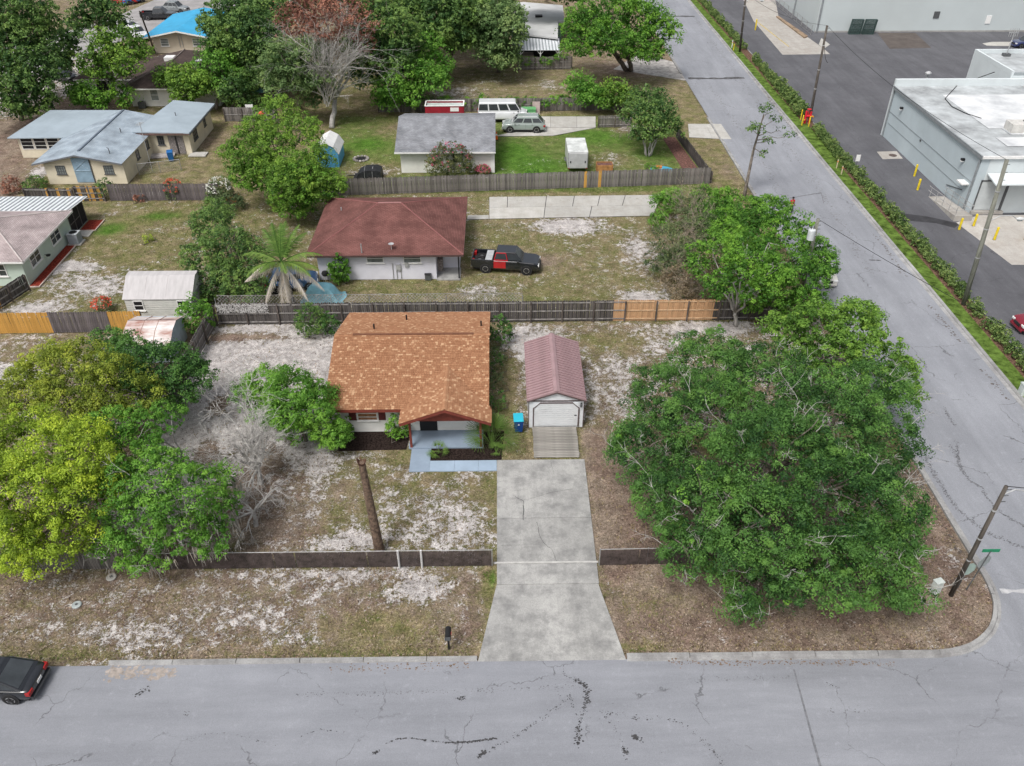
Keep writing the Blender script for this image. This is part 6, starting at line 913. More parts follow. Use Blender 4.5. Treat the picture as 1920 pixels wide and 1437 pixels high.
def chain(name, label, pts, h, step=.085, slats=True, post=2.6, lean=0.0, wr=.004, sag=0.0, gate=None, slat_rng=None):
    a = Vector((*pts[0], 0)); b = Vector((*pts[1], 0)); L = (b - a).length; d = (b - a) / L; t = thing(name, label, 'fence', a, math.atan2(d.y, d.x)); k = int(round(L / post))
    def top(u): return h - sag * abs(math.sin(u * 1.3))
    for i in range(k + 1): MB().cyl(L * i / k, lean * 0, 0, h + .06, .03, 8).build('post', RAILM, t, world=False)
    MB().tube([(u, lean, top(u)) for u in np.linspace(0, L, k * 3 + 1)], .022, 6).build('top_rail', RAILM if wr < .01 else WIRE3, t, world=False)
    M = MB(); n = int(L / step)
    for i in range(-int(h / step), n + 1):
        for s in (0, 1):
            u0, u1 = i * step, i * step + h; z0, z1 = 0.04, h
            if u0 < 0: z0 = -u0 + .04; u0 = 0
            if u1 > L: z1 = h - (u1 - L); u1 = L
            if z1 - z0 < .05: continue
            if s: z0, z1 = h - z0 + .04, h - z1 + .04
            f = lambda z: lean * (z / h)
            M.tube([(u0, f(z0) - .012 - .006 * s, min(z0, top(u0))), (u1, f(z1) - .012 - .006 * s, min(z1, top(u1)))], wr, 3, cap=False)
    M.build('wire_mesh', WIRE2 if slats else WIRE if wr < .01 else WIRE3, t, world=False, kind='stuff')
    if slats:
        M = MB(); u = .04
        while u < L - .05:
            if (not slat_rng or any(p <= u <= q for p, q in slat_rng)) and random.random() < .985: M.box(u, -.034, .05, u + .072, -.026, top(u) - .03 + random.uniform(-.02, .01))
            u += .08
        M.build('privacy_slats', SLAT, t, world=False, kind='stuff')
    return t
chain('mesh_fence', 'brown-slatted chain-link front fence of the sandy yard left of the driveway', [(-19.8, 29.8), (-5.55, 29.8)], 1.22); gt = chain('mesh_gate', 'narrow brown-slatted chain-link gate between pale posts in the front fence', [(-5.5, 29.8), (-4.35, 29.8)], 1.22, post=1.2); chain('mesh_fence', 'short brown-slatted chain-link fence between the narrow gate and the driveway', [(-4.3, 29.8), (-.62, 29.8)], 1.22)
for x in (-5.52, -4.32): o = MB().cyl(x, 29.72, 0, 1.32, .06, 8).build('gate_post', mat('pale_post', (.55, .55, .55), .6, .15, 6)); tag(o, 'stout pale gate post in the brown-slatted front fence', 'gate post', 'pale posts of the narrow gate')
chain('mesh_fence', 'brown-slatted chain-link fence under the huge dark tree right of the driveway', [(5.05, 29.75), (12.6, 29.85)], 1.22)
chain('leaning_mesh_fence', 'rusty leaning chain-link fence behind the weathered rear plank fence', [(-21.6, 54.5), (1.6, 54.6)], 1.95, .26, False, 3.0, .5, .017, .08); o = MB()
chain('patio_mesh', 'leftover wire fence frame in the cream house yard', [(-37.6, 83.2), (-33.6, 84.4)], 1.2, .12, False, 2.0)
# white debris net on the rear fence
V = [];
for _ in range(700):
    c = Vector((random.uniform(-21.4, -17.5), 53.9 + random.uniform(-.02, .02), random.uniform(1.15, 1.95))); a_ = random.random() * 3.14; u = Vector((math.cos(a_), 0, math.sin(a_))) * .06; w = Vector((-u.z, 0, u.x)) * .25; V += [c - u - w, c + u - w, c + u + w, c - u + w]
o = obj('slat_netting', fastmesh('slat_netting', np.array([tuple(v) for v in V]), 4, mat('white_flecks', (.62, .61, .6), .9, .2, 9))); tag(o, 'white speckled netting hung on the left end of the weathered rear fence', 'netting'); o.location.y = -.18
# ================================================================ VEHICLES
TYRE = mat('tyre_rubber', (.018, .018, .019), .85, .2, 6); RIM = mat('alloy_rim', (.5, .5, .51), .35, .1, 4, metal=.7); VGL = mat('car_glass', (.045, .052, .058), .06, .2, 1, spec=.7); TAIL = mat('tail_lamp', (.35, .015, .015), .25, .1, 3); HEAD = mat('head_lamp', (.75, .76, .76), .15, .05, 3, spec=.7); TRIMB = mat('black_trim', (.03, .03, .032), .6, .1, 4); CHR = mat('chrome', (.62, .62, .63), .2, .05, 3, metal=.8)
def paint(name, c): return mat('paint_' + name, c, .2, .04, 1, coat=1.0, spec=.5)
def wheel(par, x, y, r, w=.22):
    s = 1 if y > 0 else -1; o = MB().tube([(x, y - s * w, r), (x, y - s * w * .9, r), (x, y - s * .03, r), (x, y, r)], [r * .93, r, r, r * .93], 20).build('wheel', TYRE, par, world=False, smooth=False)
    M = MB(); M.tube([(x, y - s * .02, r), (x, y + s * .004, r)], [r * .62, r * .62], 18); rim = M.build('rim', RIM, o); M = MB()
    for k in range(5):
        a = k * 1.2566 + .3; M.tube([(x, y + s * .012, r), (x + math.cos(a) * r * .58, y + s * .012, r + math.sin(a) * r * .58)], [.05, .035], 4)
    M.tube([(x, y - s * .01, r), (x, y + s * .006, r)], [r * .5, r * .5], 16); M.build('spokes', TRIMB, o)
def vehicle(name, label, cat, x, y, rz, L, W, H, pm, kind='sedan', hood=.95, belt=1.0, gc=.22, wr=.33, fr=None, rr=None, cow=None, roofa=None, roofb=None, rearb=None, doors=None, z=0.0, rack=False, plate=False, doorm=None, tall=0.0):
    """front is +x. hood, belt heights; cow: windscreen base; roofa/roofb: roof span; rearb: rear glass base (fractions of L measured from the front)"""
    t = thing(name, label, cat, (x, y, z), rz); h2 = L / 2; X = lambda f: h2 - f * L; w2 = W / 2
    cow, roofa, roofb, rearb = cow or .26, roofa or .40, roofb or .74, rearb or .90; fx, rx = X(.185), X(.80 if kind != 'pickup' else .79)
    # lower body: stations along x with shoulder tumblehome
    def st(xx, zt, wf, zb=gc): w = w2 * wf; zm = zb + (zt - zb) * .55; return [(xx, -w * .93, zb), (xx, -w, zb + .16), (xx, -w, zm), (xx, -w * .95, zt - .05), (xx, -w * .86, zt), (xx, w * .86, zt), (xx, w * .95, zt - .05), (xx, w, zm), (xx, w, zb + .16), (xx, w * .93, zb)]
    tb = {'sedan': belt * .97, 'suv': belt * .98, 'van': belt * .98, 'pickup': belt}[kind]
    S_ = [st(X(0), hood * .72, .80, gc + .1), st(X(.02), hood * .84, .90), st(X(.08), hood * .95, .98), st(X(cow - .02), hood, 1.0), st(X(cow + .06), belt, 1.0), st(X(.6), belt, 1.0), st(X(.9), tb, .99), st(X(.975), tb * .98, .93), st(X(1), tb * .88, .86, gc + .08)]
    if kind == 'pickup':
        bx = X(rearb + .005); S_ = S_[:5] + [st(bx + .02, belt, 1.0)]; body = MB().loft(S_).build('body', pm, t, world=False, smooth=False, bevel=.025)
        M = MB(); M.box(bx, -w2, gc + .1, X(.985), -w2 + .09, belt + .04); M.box(bx, w2 - .09, gc + .1, X(.985), w2, belt + .04);
        M.box(bx, -w2 + .091, gc + .1, X(.985), w2 - .091, gc + .42); bd = M.build('cargo_bed', pm, t, world=False, bevel=.02); B(X(.985), -w2 + .02, gc + .22, X(1) , w2 - .02, belt + .04).build('tailgate', pm, t, world=False, bevel=.02); B(bx + .0 - .02, -w2 + .092, gc + .421, X(.985), w2 - .092, gc + .44).build('bed_liner', TRIMB, bd)
    else:
        body = MB().loft(S_).build('body', pm, t, world=False, smooth=True); sb = body.modifiers.new('sub', 'SUBSURF'); sb.levels = 1; sb.render_levels = 2
    # cabin
    tw = .74 if kind in ('suv', 'van') else .70; c0, c1, c2, c3 = X(cow), X(roofa), X(roofb), X(rearb); bw = w2 * .90; rw = w2 * (tw + (.09 if kind == 'van' else 0)); zb = belt - .04
    cab = MB().add([(c0, -bw, zb), (c0, bw, zb), (c3, bw, zb), (c3, -bw, zb), (c1, -rw, H - .04), (c1, rw, H - .04), (c2, rw, H - .04), (c2, -rw, H - .04), ((c1 * .97 + c2 * .03), -rw * .86, H), ((c1 * .97 + c2 * .03), rw * .86, H), (c2 * .97 + c1 * .03, rw * .86, H), (c2 * .97 + c1 * .03, -rw * .86, H)], [(0, 1, 5, 4), (1, 2, 6, 5), (2, 3, 7, 6), (3, 0, 4, 7), (4, 5, 9, 8), (5, 6, 10, 9), (6, 7, 11, 10), (7, 4, 8, 11), (8, 9, 10, 11)]).build('cabin', pm, t, world=False, bevel=.055)
    def pane(nm, q, k0=.06, k1=.94, j0=.10, j1=.90, n=.012, gm=None):
        a, b, c, d_ = map(Vector, q); f = lambda u, v: (a.lerp(b, u)).lerp(d_.lerp(c, u), v); nn = (b - a).cross(d_ - a).normalized(); ctr = (a + b + c + d_) / 4; nn = nn if nn.dot(ctr - Vector((0, 0, .8))) > 0 else -nn
        P4 = [f(k0, j0), f(k1, j0), f(k1, j1), f(k0, j1)]; return MB().hexa([p - nn * .01 for p in P4] + [p + nn * n for p in P4]).build(nm, gm or VGL, cab)
    pane('windscreen', [(c0, -bw, zb), (c0, bw, zb), (c1, rw, H - .04), (c1, -rw, H - .04)], .05, .95, .08, .93); pane('rear_window', [(c3, -bw, zb), (c3, bw, zb), (c2, rw, H - .04), (c2, -rw, H - .04)], .07, .93, .14, .88)
    div = doors or (2 if kind in ('sedan', 'pickup') else 3)
    for s in (-1, 1):
        for k in range(div):
            e0, e1 = k / div, (k + 1) / div
            b0, b1 = c0 + (c3 - c0) * e0, c0 + (c3 - c0) * e1; r0, r1 = c1 + (c2 - c1) * e0, c1 + (c2 - c1) * e1
            if doorm and k == 1: pane('door_frame', [(b0, s * bw, zb), (b1, s * bw, zb), (r1, s * rw, H - .04), (r0, s * rw, H - .04)], .0, 1, .0, .97, .007, doorm)
            pane('side_window', [(b0, s * bw, zb), (b1, s * bw, zb), (r1, s * rw, H - .04), (r0, s * rw, H - .04)], .06, .94, .16, .86)
        B(c0 - .45, s * (w2 + .02), belt - .02, c0 - .3, s * (w2 + .17), belt + .13).build('mirror', pm if kind != 'van' else TRIMB, t, world=False, bevel=.03); B(c0 - .42, s * (w2 * .86), belt, c0 - .34, s * (w2 + .02), belt + .05).build('mirror_arm', TRIMB, t, world=False)
        for xx in (fx, rx):
            M = MB(); M.tube([(xx, s * (w2 - .10), wr), (xx, s * (w2 + .004), wr)], [wr * 1.16, wr * 1.16], 20); M.build('wheel_arch', TRIMB, t, world=False); wheel(t, xx, s * (w2 + .015), wr)
        B(X(.004), s * w2 * .45, hood * .62, X(.06), s * w2 * .86, hood * .80).build('headlight', HEAD, t, world=False, bevel=.03); lz = belt * .62 if kind != 'van' else belt * .7; B(X(1) - .012, s * w2 * .55, lz, X(.955), s * w2 * .93, lz + (.2 if kind != 'pickup' else .38)).build('tail_light', TAIL, t, world=False, bevel=.02)
        for k in range(2 if kind != 'van' else 1):
            dx0 = c0 - .12 - k * .98 * (c0 - c3) / 2.4; M = MB(); M.box(dx0 - .012, s * (w2 + .001), gc + .22, dx0, s * (w2 + .004), belt - .06); M.box(dx0 - .85, s * (w2 + .001), belt - .16, dx0 - .68, s * (w2 + .022), belt - .12); M.build('door_handle', TRIMB, t, world=False)
    B(X(0) - .06, -w2 * .8, gc, X(0) + .05, w2 * .8, gc + .2).build('bumper', TRIMB if kind == 'pickup' else pm, t, world=False, bevel=.03); B(X(1) + .06, -w2 * .86, gc, X(1) - .06, w2 * .86, gc + .2).build('bumper', CHR if kind == 'pickup' else pm, t, world=False, bevel=.03); B(X(0) - .02, -w2 * .38, hood * .52, X(0) + .03, w2 * .38, hood * .74).build('grille', TRIMB, t, world=False)
    if plate: B(X(1) - .03, -.18, gc + .34, X(1) - .012, .18, gc + .5).build('number_plate', WHT, t, world=False)
    if rack:
        for s in (-1, 1): MB().tube([(c1 - .1, s * rw * .8, H + .04), (c2 + .1, s * rw * .8, H + .04)], .025, 5).build('roof_rail', CHR, t, world=False)
    B(X(.04), -w2 * .85, gc - .06, X(.96), w2 * .85, gc + .05).build('underbody', TRIMB, t, world=False)
    return t
rz0 = math.radians(6)
tk = vehicle('pickup_truck', 'black crew-cab pickup with red rear door and a toolbox in the bed', 'pickup truck', .42, 62.5, math.radians(-7), 5.7, 1.98, 1.88, paint('black', (.012, .014, .018)), 'pickup', hood=1.12, belt=1.18, gc=.36, wr=.40, cow=.245, roofa=.35, roofb=.635, rearb=.67, doorm=paint('red', (.42, .012, .02)))
w2 = .99
for s in (-1, 1): B(-.95, s * (w2 + .002), .52, .06, s * (w2 + .010), 1.16).build('door', MATS['paint_red'], tk, world=False)
tb = thing('toolbox', 'pale metal toolbox across the bed of the black pickup', 'toolbox', (tk.location.x, tk.location.y, .79), tk.rotation_euler.z); B(-1.66, -.85, 0, -1.12, .85, .36).build('box', mat('aluminium', (.6, .62, .63), .4, .1, 3, metal=.4), tb, world=False, bevel=.02); B(-1.68, -.87, .362, -1.10, .87, .41).build('lid', MATS['aluminium'], tb, world=False, bevel=.015)
for i, (a, b) in enumerate(((-2.1, .3), (-2.2, -.35))): o = thing('spare_tyre', ['spare tyre lying in the pickup bed by its side wall', 'second spare tyre in the pickup bed next to the tailgate'][i], 'tyre', (tk.location.x + a * math.cos(-.12) - b * math.sin(-.12), tk.location.y + a * math.sin(-.12) + b * math.cos(-.12), .80), 0); MB().lathe([(.2, 0), (.34, .0), (.38, .05), (.38, .17), (.34, .22), (.2, .22), (.2, .0)], 18).build('tread', TYRE, o, world=False); MB().lathe([(.05, .06), (.198, .06), (.198, .12), (.05, .12)], 14).build('rim', DKG, o, world=False)
vehicle('suv', 'silver-green sport utility car with roof bars parked beside the grey-roofed house', 'car', 2.75, 96.0, PI + math.radians(-2), 5.0, 2.0, 1.78, paint('silver', (.27, .315, .30)), 'suv', hood=1.08, belt=1.12, gc=.28, wr=.39, cow=.22, roofa=.36, roofb=.84, rearb=.96, rack=True)
vehicle('passenger_van', 'white passenger van parked against the dark board fence', 'van', .3, 99.6, math.radians(0), 6.0, 2.05, 2.35, paint('white', (.72, .74, .76)), 'van', hood=1.25, belt=1.32, gc=.3, wr=.36, cow=.13, roofa=.24, roofb=.965, rearb=.985, doors=4)
vehicle('sedan', 'black sedan at the unkerbed edge of the near street', 'car', -23.6, 22.95, PI + math.radians(-3) + PI + PI, 4.75, 1.85, 1.42, paint('black', (.012, .014, .018)), 'sedan', hood=.86, belt=.90, gc=.22, wr=.34, cow=.28, roofa=.43, roofb=.68, rearb=.93, plate=True)
vehicle('sedan', 'silver sedan half hidden behind the dense glossy tree', 'car', 26.5, 61.0, -PI / 2, 4.6, 1.8, 1.45, paint('champagne', (.52, .51, .48)), 'sedan', hood=.92, belt=.95, gc=.22, wr=.33, cow=.28, roofa=.43, roofb=.68, rearb=.88)
vehicle('suv', 'dark red sport utility car parked beyond the hedge row', 'car', 40.9, 52.4, PI + .05, 4.6, 1.85, 1.68, paint('maroon', (.20, .012, .025)), 'suv', hood=1.0, belt=1.05, gc=.26, wr=.36, cow=.24, roofa=.38, roofb=.84, rearb=.96)
vehicle('hatchback', 'dark blue car parked near the large grey warehouse', 'car', 80.2, 131.4, PI + .1, 4.4, 1.8, 1.5, paint('navy', (.02, .03, .11)), 'sedan', hood=.95, belt=.98, cow=.26, roofa=.4, roofb=.75, rearb=.95)
vehicle('compact_suv', 'dark blue car parked in the shade behind the feather palm', 'car', -17.0, 59.6, math.radians(12), 4.2, 1.8, 1.62, paint('slate_blue', (.05, .10, .20)), 'suv', hood=1.0, belt=1.04, gc=.26, wr=.35, cow=.24, roofa=.38, roofb=.84, rearb=.95)
vehicle('pickup_truck', 'black pickup standing on the grass behind the blue-roofed house', 'pickup truck', *G(300, 36), PI * .02, 5.8, 2.0, 1.9, MATS['paint_black'], 'pickup', hood=1.12, belt=1.18, gc=.36, wr=.4, cow=.26, roofa=.37, roofb=.60, rearb=.635); vehicle('pickup_truck', 'white pickup parked beside the blue-roofed house', 'pickup truck', *G(258, 72), -.75, 5.8, 2.0, 1.9, MATS['paint_white'], 'pickup', hood=1.12, belt=1.18, gc=.36, wr=.4, cow=.26, roofa=.37, roofb=.60, rearb=.635); vehicle('sedan', 'white car behind the white pickup by the blue-roofed house', 'car', *G(245, 58), -.6, 4.7, 1.82, 1.46, MATS['paint_white'], 'sedan'); vehicle('sedan', 'black sedan parked under the massive dark oak', 'car', *G(118, 150), -.5, 4.7, 1.82, 1.46, MATS['paint_black'], 'sedan'); vehicle('suv', 'grey car behind the black pickup near the blue-roofed house', 'car', *G(330, 22), -.2, 4.7, 1.9, 1.7, paint('grey', (.2, .22, .23)), 'suv'); vehicle('suv', 'red car at the far end of the pale far lane', 'car', *G(232, 8), .4, 4.6, 1.85, 1.65, MATS['paint_red'], 'suv'); vehicle('hatchback', 'blue car beside the red car on the far lane', 'car', *G(250, 6), .9, 4.2, 1.8, 1.55, paint('blue', (.03, .12, .4)), 'suv')
# trailers
tr = thing('cargo_trailer', 'silver enclosed cargo trailer with double rear doors on the grass', 'trailer', (8.05, 85.2, 0), .0); SILV = mat('trailer_aluminium', (.52, .53, .53), .45, .1, 1.2, spec=.4); BX = B(-1.05, -2.1, .45, 1.05, 2.1, 2.2).build('body', SILV, tr, world=False, bevel=.08); B(-1.02, -2.07, 2.205, 1.02, 2.07, 2.24).build('roof', mat('trailer_roof', (.62, .64, .63), .6, .15, 1.2, col2=(.36, .38, .37)), tr, world=False)
for s in (-1, 1):
    o = B(s * .02, -2.135, .55, s * .98, -2.103, 2.1).build('door', mat('trailer_door', (.44, .45, .46), .5, .08, 2), tr, world=False, bevel=.01); B(s * .7, -2.165, 1.1, s * .82, -2.136, 1.3).build('latch', BLK, o); B(s * .99 - .03, -2.13, .5, s * .99 + .03, -2.103, 2.15).build('corner_post', DKG, tr, world=False)
    wheel(tr, 0, s * 1.0, .33); tr.children[-1].rotation_euler = (0, 0, PI / 2) ; tr.children[-1].location = (0, 0, 0); B(s * 1.05, -.5, .66, s * 1.25, .5, .74).build('mudguard', DKG, tr, world=False); B(s * .85, -2.15, .48, s * .98, -2.103, .56).build('tail_light', TAIL, tr, world=False)
MB().tube([(-.6, 2.1, .5), (0, 3.2, .5), (.6, 2.1, .5)], .045, 5).build('drawbar', DKG, tr, world=False)
tr = thing('box_trailer', 'red box trailer with a pale open top behind the grey-roofed house', 'trailer', (-6.6, 99.9, 0)); RDT = mat('trailer_red', (.30, .02, .035), .5, .1, 2); M = MB(); M.box(-2.3, -1, .5, 2.3, -.92, 1.9); M.box(-2.3, .92, .5, 2.3, 1, 1.9); M.box(-2.3, -.92, .5, -2.22, .92, 1.9); M.box(2.22, -.92, .5, 2.3, .92, 1.9); M.box(-2.22, -.92, .5, 2.22, .92, .6); M.build('body', RDT, tr, world=False); M = MB(); M.box(-2.34, -1.04, 1.905, 2.34, -.88, 1.98); M.box(-2.34, .88, 1.905, 2.34, 1.04, 1.98); M.box(-2.34, -.88, 1.905, -2.2, .88, 1.98); M.box(2.2, -.88, 1.905, 2.34, .88, 1.98); M.build('top_frame', WHT, tr, world=False); B(-2.19, -.87, 1.6, 2.19, .87, 1.72).build('tarpaulin', mat('pale_tarp', (.45, .52, .5), .7, .15, 2), tr, world=False)
B(.7, -1.03, 1.3, 1.7, -1.003, 1.75).build('hatch', WHT, tr, world=False); [wheel(tr, 0, s * 1.1, .33) for s in (-1, 1)]; MB().tube([(2.3, -.6, .55), (3.3, 0, .5), (2.3, .6, .55)], .05, 5).build('drawbar', DKG, tr, world=False)
# ================================================================ POLES AND WIRES
POLE = mat('utility_pole_wood', (.105, .092, .08), .95, .3, 2, .6, 20, stretch=(4, 4, .3)); POLEG = mat('greenish_pole_wood', (.23, .235, .20), .95, .25, 2, .6, 20, stretch=(4, 4, .3))
def pole(label, base, top, r=.16, m=POLE, lamp=None, fit=None):
    b = Vector((*base, 0)); tp = Vector(top) - b; t = thing('utility_pole', label, 'utility pole', b); MB().tube([(0, 0, -.1), tp * .5, tp], [r, r * .9, r * .75], 12).build('shaft', m, t, world=False, smooth=True)
    for k in range(3): q = tp * (.97 - .05 * k); MB().tube([q + Vector((.1, 0, 0)), q + Vector((.32, 0, .02))], .025, 5).build('insulator_pin', DKG, t, world=False)
    if lamp:
        q, e = tp * lamp[0], Vector(lamp[1]); pts = [q, q + e * .35 + Vector((0, 0, .35)), q + e * .8 + Vector((0, 0, .3)), q + e]; MB().tube(pts, .035, 6).build('lamp_arm', MATS['galvanised'], t, world=False); M = MB(); d = e.normalized(); M.tube([q + e - d * .05, q + e + d * .25 + Vector((0, 0, -.04)), q + e + d * .6 + Vector((0, 0, -.1))], [.05, .14, .07], 8); o = M.build('lamp_head', mat('lamp_grey', (.6, .62, .63), .5, .08, 3), t, world=False); M = MB(); M.tube([q + e + d * .12 + Vector((0, 0, -.14)), q + e + d * .45 + Vector((0, 0, -.18))], [.09, .06], 8); M.build('lens', GLASSG, o)
    for k in (.35, .55, .8): q = tp * k; MB().cyl(q.x, q.y, q.z - .04, q.z + .04, r * .97, 12).build('band', MATS['galvanised'], t, world=False)
    return t
def top3(px, py, z): return (*G(px, py, z), z)
pole('leaning dark utility pole with curved lamp arm on the street corner', G(1783, 1116), top3(1887, 912, 7.7), .12, POLE, (.93, (1.5, .1, -.2))); pole('tall greenish utility pole rising from the hedge row by the loading dock', (36.45, 56.0), top3(1888, 300, 11.6), .19, POLEG, (.60, (1.9, -.2, .3))); pole('slim dark utility pole beside the red valve on the verge', (37.15, 98.6), top3(1551, 48, 10.4), .16, POLE); pole('utility pole with lamp arm by the yellow gas stakes up the road', (35.9, 129.0), top3(1399, -12, 8.6), .17, POLE, (.86, (2.0, -.3, .3)))
tp = pole('utility pole carrying a grey transformer drum behind the dense glossy tree', (24.3, 58.2), top3(1534, 411, 7.2), .16, POLEG); q = Vector(top3(1521, 440, 6.2)) - tp.location; o = MB().lathe([(.05, -.42), (.27, -.4), (.27, .36), (.22, .42), (.05, .45)], 16, (q.x, q.y, q.z)).build('transformer', mat('transformer_grey', (.55, .58, .6), .5, .08, 2), tp, world=False); M = MB(); M.cyl(q.x - .1, q.y, q.z + .43, q.z + .65, .04, 8); M.cyl(q.x + .1, q.y, q.z + .43, q.z + .65, .04, 8); M.build('bushing', DKG, o); MB().tube([(.12, -.1, .3), (q.x * .5 + .1, -.12, 3.2)], .06, 6).build('riser_pipe', MATS['galvanised'], tp, world=False)
pole('thin dark utility pole beside the blue-roofed house', G(291, 99), top3(262, 22, 9.0), .13, POLE)
def wire(label, a, b, sag=.6, r=.018): o = MB().tube([Vector(a).lerp(Vector(b), i / 24) - Vector((0, 0, 4 * sag * (i / 24) * (1 - i / 24))) for i in range(25)], r, 4).build('overhead_wire', BLK); tag(o, label, 'wire'); return o
PT = {'corner': top3(1887, 912, 7.5), 'dock': top3(1888, 300, 11.3), 'valve': top3(1551, 48, 10.1), 'far': top3(1399, -12, 8.4), 'tr': top3(1534, 411, 7.0)}
wire('overhead wire from the corner pole away over the crossing', PT['corner'], (60, 22, 8.5), .4); wire('twin service wire from the transformer pole across the side road', PT['tr'], (36.6, 34, 6.4), .5); wire('overhead wire between the hedge pole and the slim verge pole', PT['dock'], PT['valve'], .9); wire('overhead wire between the slim verge pole and the lamp pole up the road', PT['valve'], PT['far'], .8); wire('drop wire from the hedge pole over the dock apron', (PT['dock'][0] + .2, PT['dock'][1], 7.0), (48, 60, 7.5), .5); wire('slack wire coil cable hanging on the slim verge pole', (PT['valve'][0] + .1, PT['valve'][1], 8.2), (PT['valve'][0] + .9, PT['valve'][1] - .4, 6.0), .5, .03)
# ================================================================ STREET FURNITURE AND YARD THINGS
YEL = mat('bollard_yellow', (.72, .55, .03), .5, .12, 3)
for (px, py), h, lab in (((1714, 331), 1.3, 'yellow bollard beside the warehouse wall, the one by the drain pad'), ((1720, 357), 1.2, 'yellow bollard at the foot of the ramp railings'), ((1798, 431), 1.15, 'yellow bollard at the upper end of the dock ramp'), ((1825, 424), 1.2, 'yellow bollard guarding the warehouse corner downpipe'), ((1864, 450), 1.25, 'yellow bollard on the dock apron before the dock door'), ((1922, 450), 1.25, 'yellow bollard on the dock apron farther from the downpipe'), ((1416, 57), 1.7, 'yellow bollard at the kerb of the loading ramp pad')): t = thing('bollard', lab, 'bollard', (*G(px, py), 0)); MB().lathe([(.11, 0), (.11, h - .08), (.09, h - .02), (.03, h)], 14).build('post', YEL, t, world=False); MB().cyl(0, 0, 0, .03, .16, 12).build('base', DKG, t, world=False)
t = thing('fire_valve', 'red fire valve assembly between yellow posts on the grass verge', 'fire valve', (*G(1512, 232), 0)); RV = mat('valve_red', (.60, .02, .04), .45, .08, 3); M = MB(); M.cyl(-.25, 0, 0, 1.5, .13, 10); M.cyl(.3, 0, 0, 1.4, .13, 10); M.tube([(-.25, 0, .9), (.3, 0, .9)], .15, 10); M.tube([(0, 0, .9), (0, 0, 1.7)], .06, 8); M.build('pipe', RV, t, world=False); o = MB().lathe([(.02, 1.68), (.24, 1.69), (.24, 1.74), (.02, 1.75)], 12).build('hand_wheel', RV, t, world=False); M = MB(); M.tube([(.3, 0, .9), (.6, -.3, .9)], .09, 8); M.tube([(-.25, 0, .5), (-.5, -.3, .5)], .09, 8); M.build('outlet', mat('valve_orange', (.6, .25, .03), .5, .1, 3), t, world=False)
for i, (px, py) in enumerate(((1503, 236), (1516, 238), (1501, 225))): o = MB().lathe([(.07, 0), (.07, 1.2), (.02, 1.25)], 10).build('valve_post', YEL); o.location = (*G(px, py), 0); tag(o, 'thin yellow guard post around the red fire valve', 'post', 'guard posts of the red valve')
def signpost(name, label, x, y, h, w, hh, m, rz=0, pm=None): t = thing(name, label, 'sign', (x, y, 0), rz); MB().cyl(0, 0, 0, h, .025, 6).build('post', pm or DKG, t, world=False); B(-w / 2, -.045, h - hh, w / 2, -.028, h).build('plate', m, t, world=False); return t
signpost('small_sign', 'small white sign plate on a thin post behind the hedge row', *G(1604, 316), 1.5, .45, .7, WHT)
for i, (px, py, lab) in enumerate(((1375, 95, 'yellow gas marker stake beside the lamp pole up the road'), (1568, 316, 'short pale survey stake on the grass verge, upright'), (1577, 328, 'short pale survey stake with orange tape on the grass verge'), (1372, 90, 'white marker post next to the yellow gas stake'))): t = thing('marker_stake', lab, 'stake', (*G(px, py), 0)); B(-.05, -.03, 0, .05, .03, .95 if i != 3 else 1.1).build('stake', (YEL, mat('pale_wood', (.6, .5, .36), .9, .2, 4), MATS['pale_wood'], WHT)[i] if i else YEL, t, world=False); B(-.06, -.04, .7, .06, .04, .8).build('tape', mat('marker_orange', (.7, .25, .06), .6, .1, 3), t, world=False)
mat('pale_wood', (.6, .5, .36), .9, .2, 4)
# street name + stop sign seen from behind
t = thing('street_sign', 'grey-backed stop sign and green street name blades on a leaning post', 'sign', (*G(1812, 1106), 0)); ALB = mat('sign_back', (.36, .40, .40), .5, .1, 3, metal=.3); e = Vector((.32, .05, 2.9)); MB().tube([(0, 0, 0), e], .035, 6).build('post', DKG, t, world=False)
def octag(c, r, ang, th=.012): M = MB(); ca, sa = math.cos(ang), math.sin(ang); n8 = [(math.cos(PI / 8 + k * PI / 4) * r, math.sin(PI / 8 + k * PI / 4) * r) for k in range(8)]; vs = [(c[0] + u * ca - d * sa, c[1] + u * sa + d * ca, c[2] + w) for d in (-th / 2, th / 2) for u, w in n8]; return M.add(vs, [tuple(range(8)), tuple(range(15, 7, -1))] + [(i, i + 8, (i + 1) % 8 + 8, (i + 1) % 8) for i in range(8)])
octag((.28, .08, 2.05), .42, .35).build('stop_plate', ALB, t, world=False); GRN = mat('sign_green', (.02, .22, .11), .5, .08, 3); MB().hexa([(-.12, .03, 2.78), (.75, .03, 2.78), (.75, .06, 2.78), (-.12, .06, 2.78), (-.12, .03, 2.98), (.75, .03, 2.98), (.75, .06, 2.98), (-.12, .06, 2.98)]).build('name_blade', GRN, t, world=False)
t = thing('back_sign', 'pale green back of a traffic sign fixed low on the leaning corner pole', 'sign', (*G(1797, 1108), 0)); octag((.1, .16, 1.45), .45, .2).build('plate', mat('pale_green_back', (.36, .47, .43), .5, .1, 3), t, world=False); MB().tube([(.05, .2, 0), (.12, .2, 1.7)], .03, 6).build('post', DKG, t, world=False)
t = thing('utility_box', 'small pale utility pedestal standing beside the corner pole', 'utility box', (*G(1752, 1110), 0), .3); B(-.22, -.16, 0, .22, .16, .78).build('cabinet', mat('pedestal_grey', (.52, .57, .55), .6, .08, 3), t, world=False, bevel=.02); B(-.24, -.18, .782, .24, .18, .86).build('lid', MATS['pedestal_grey'], t, world=False, bevel=.02)
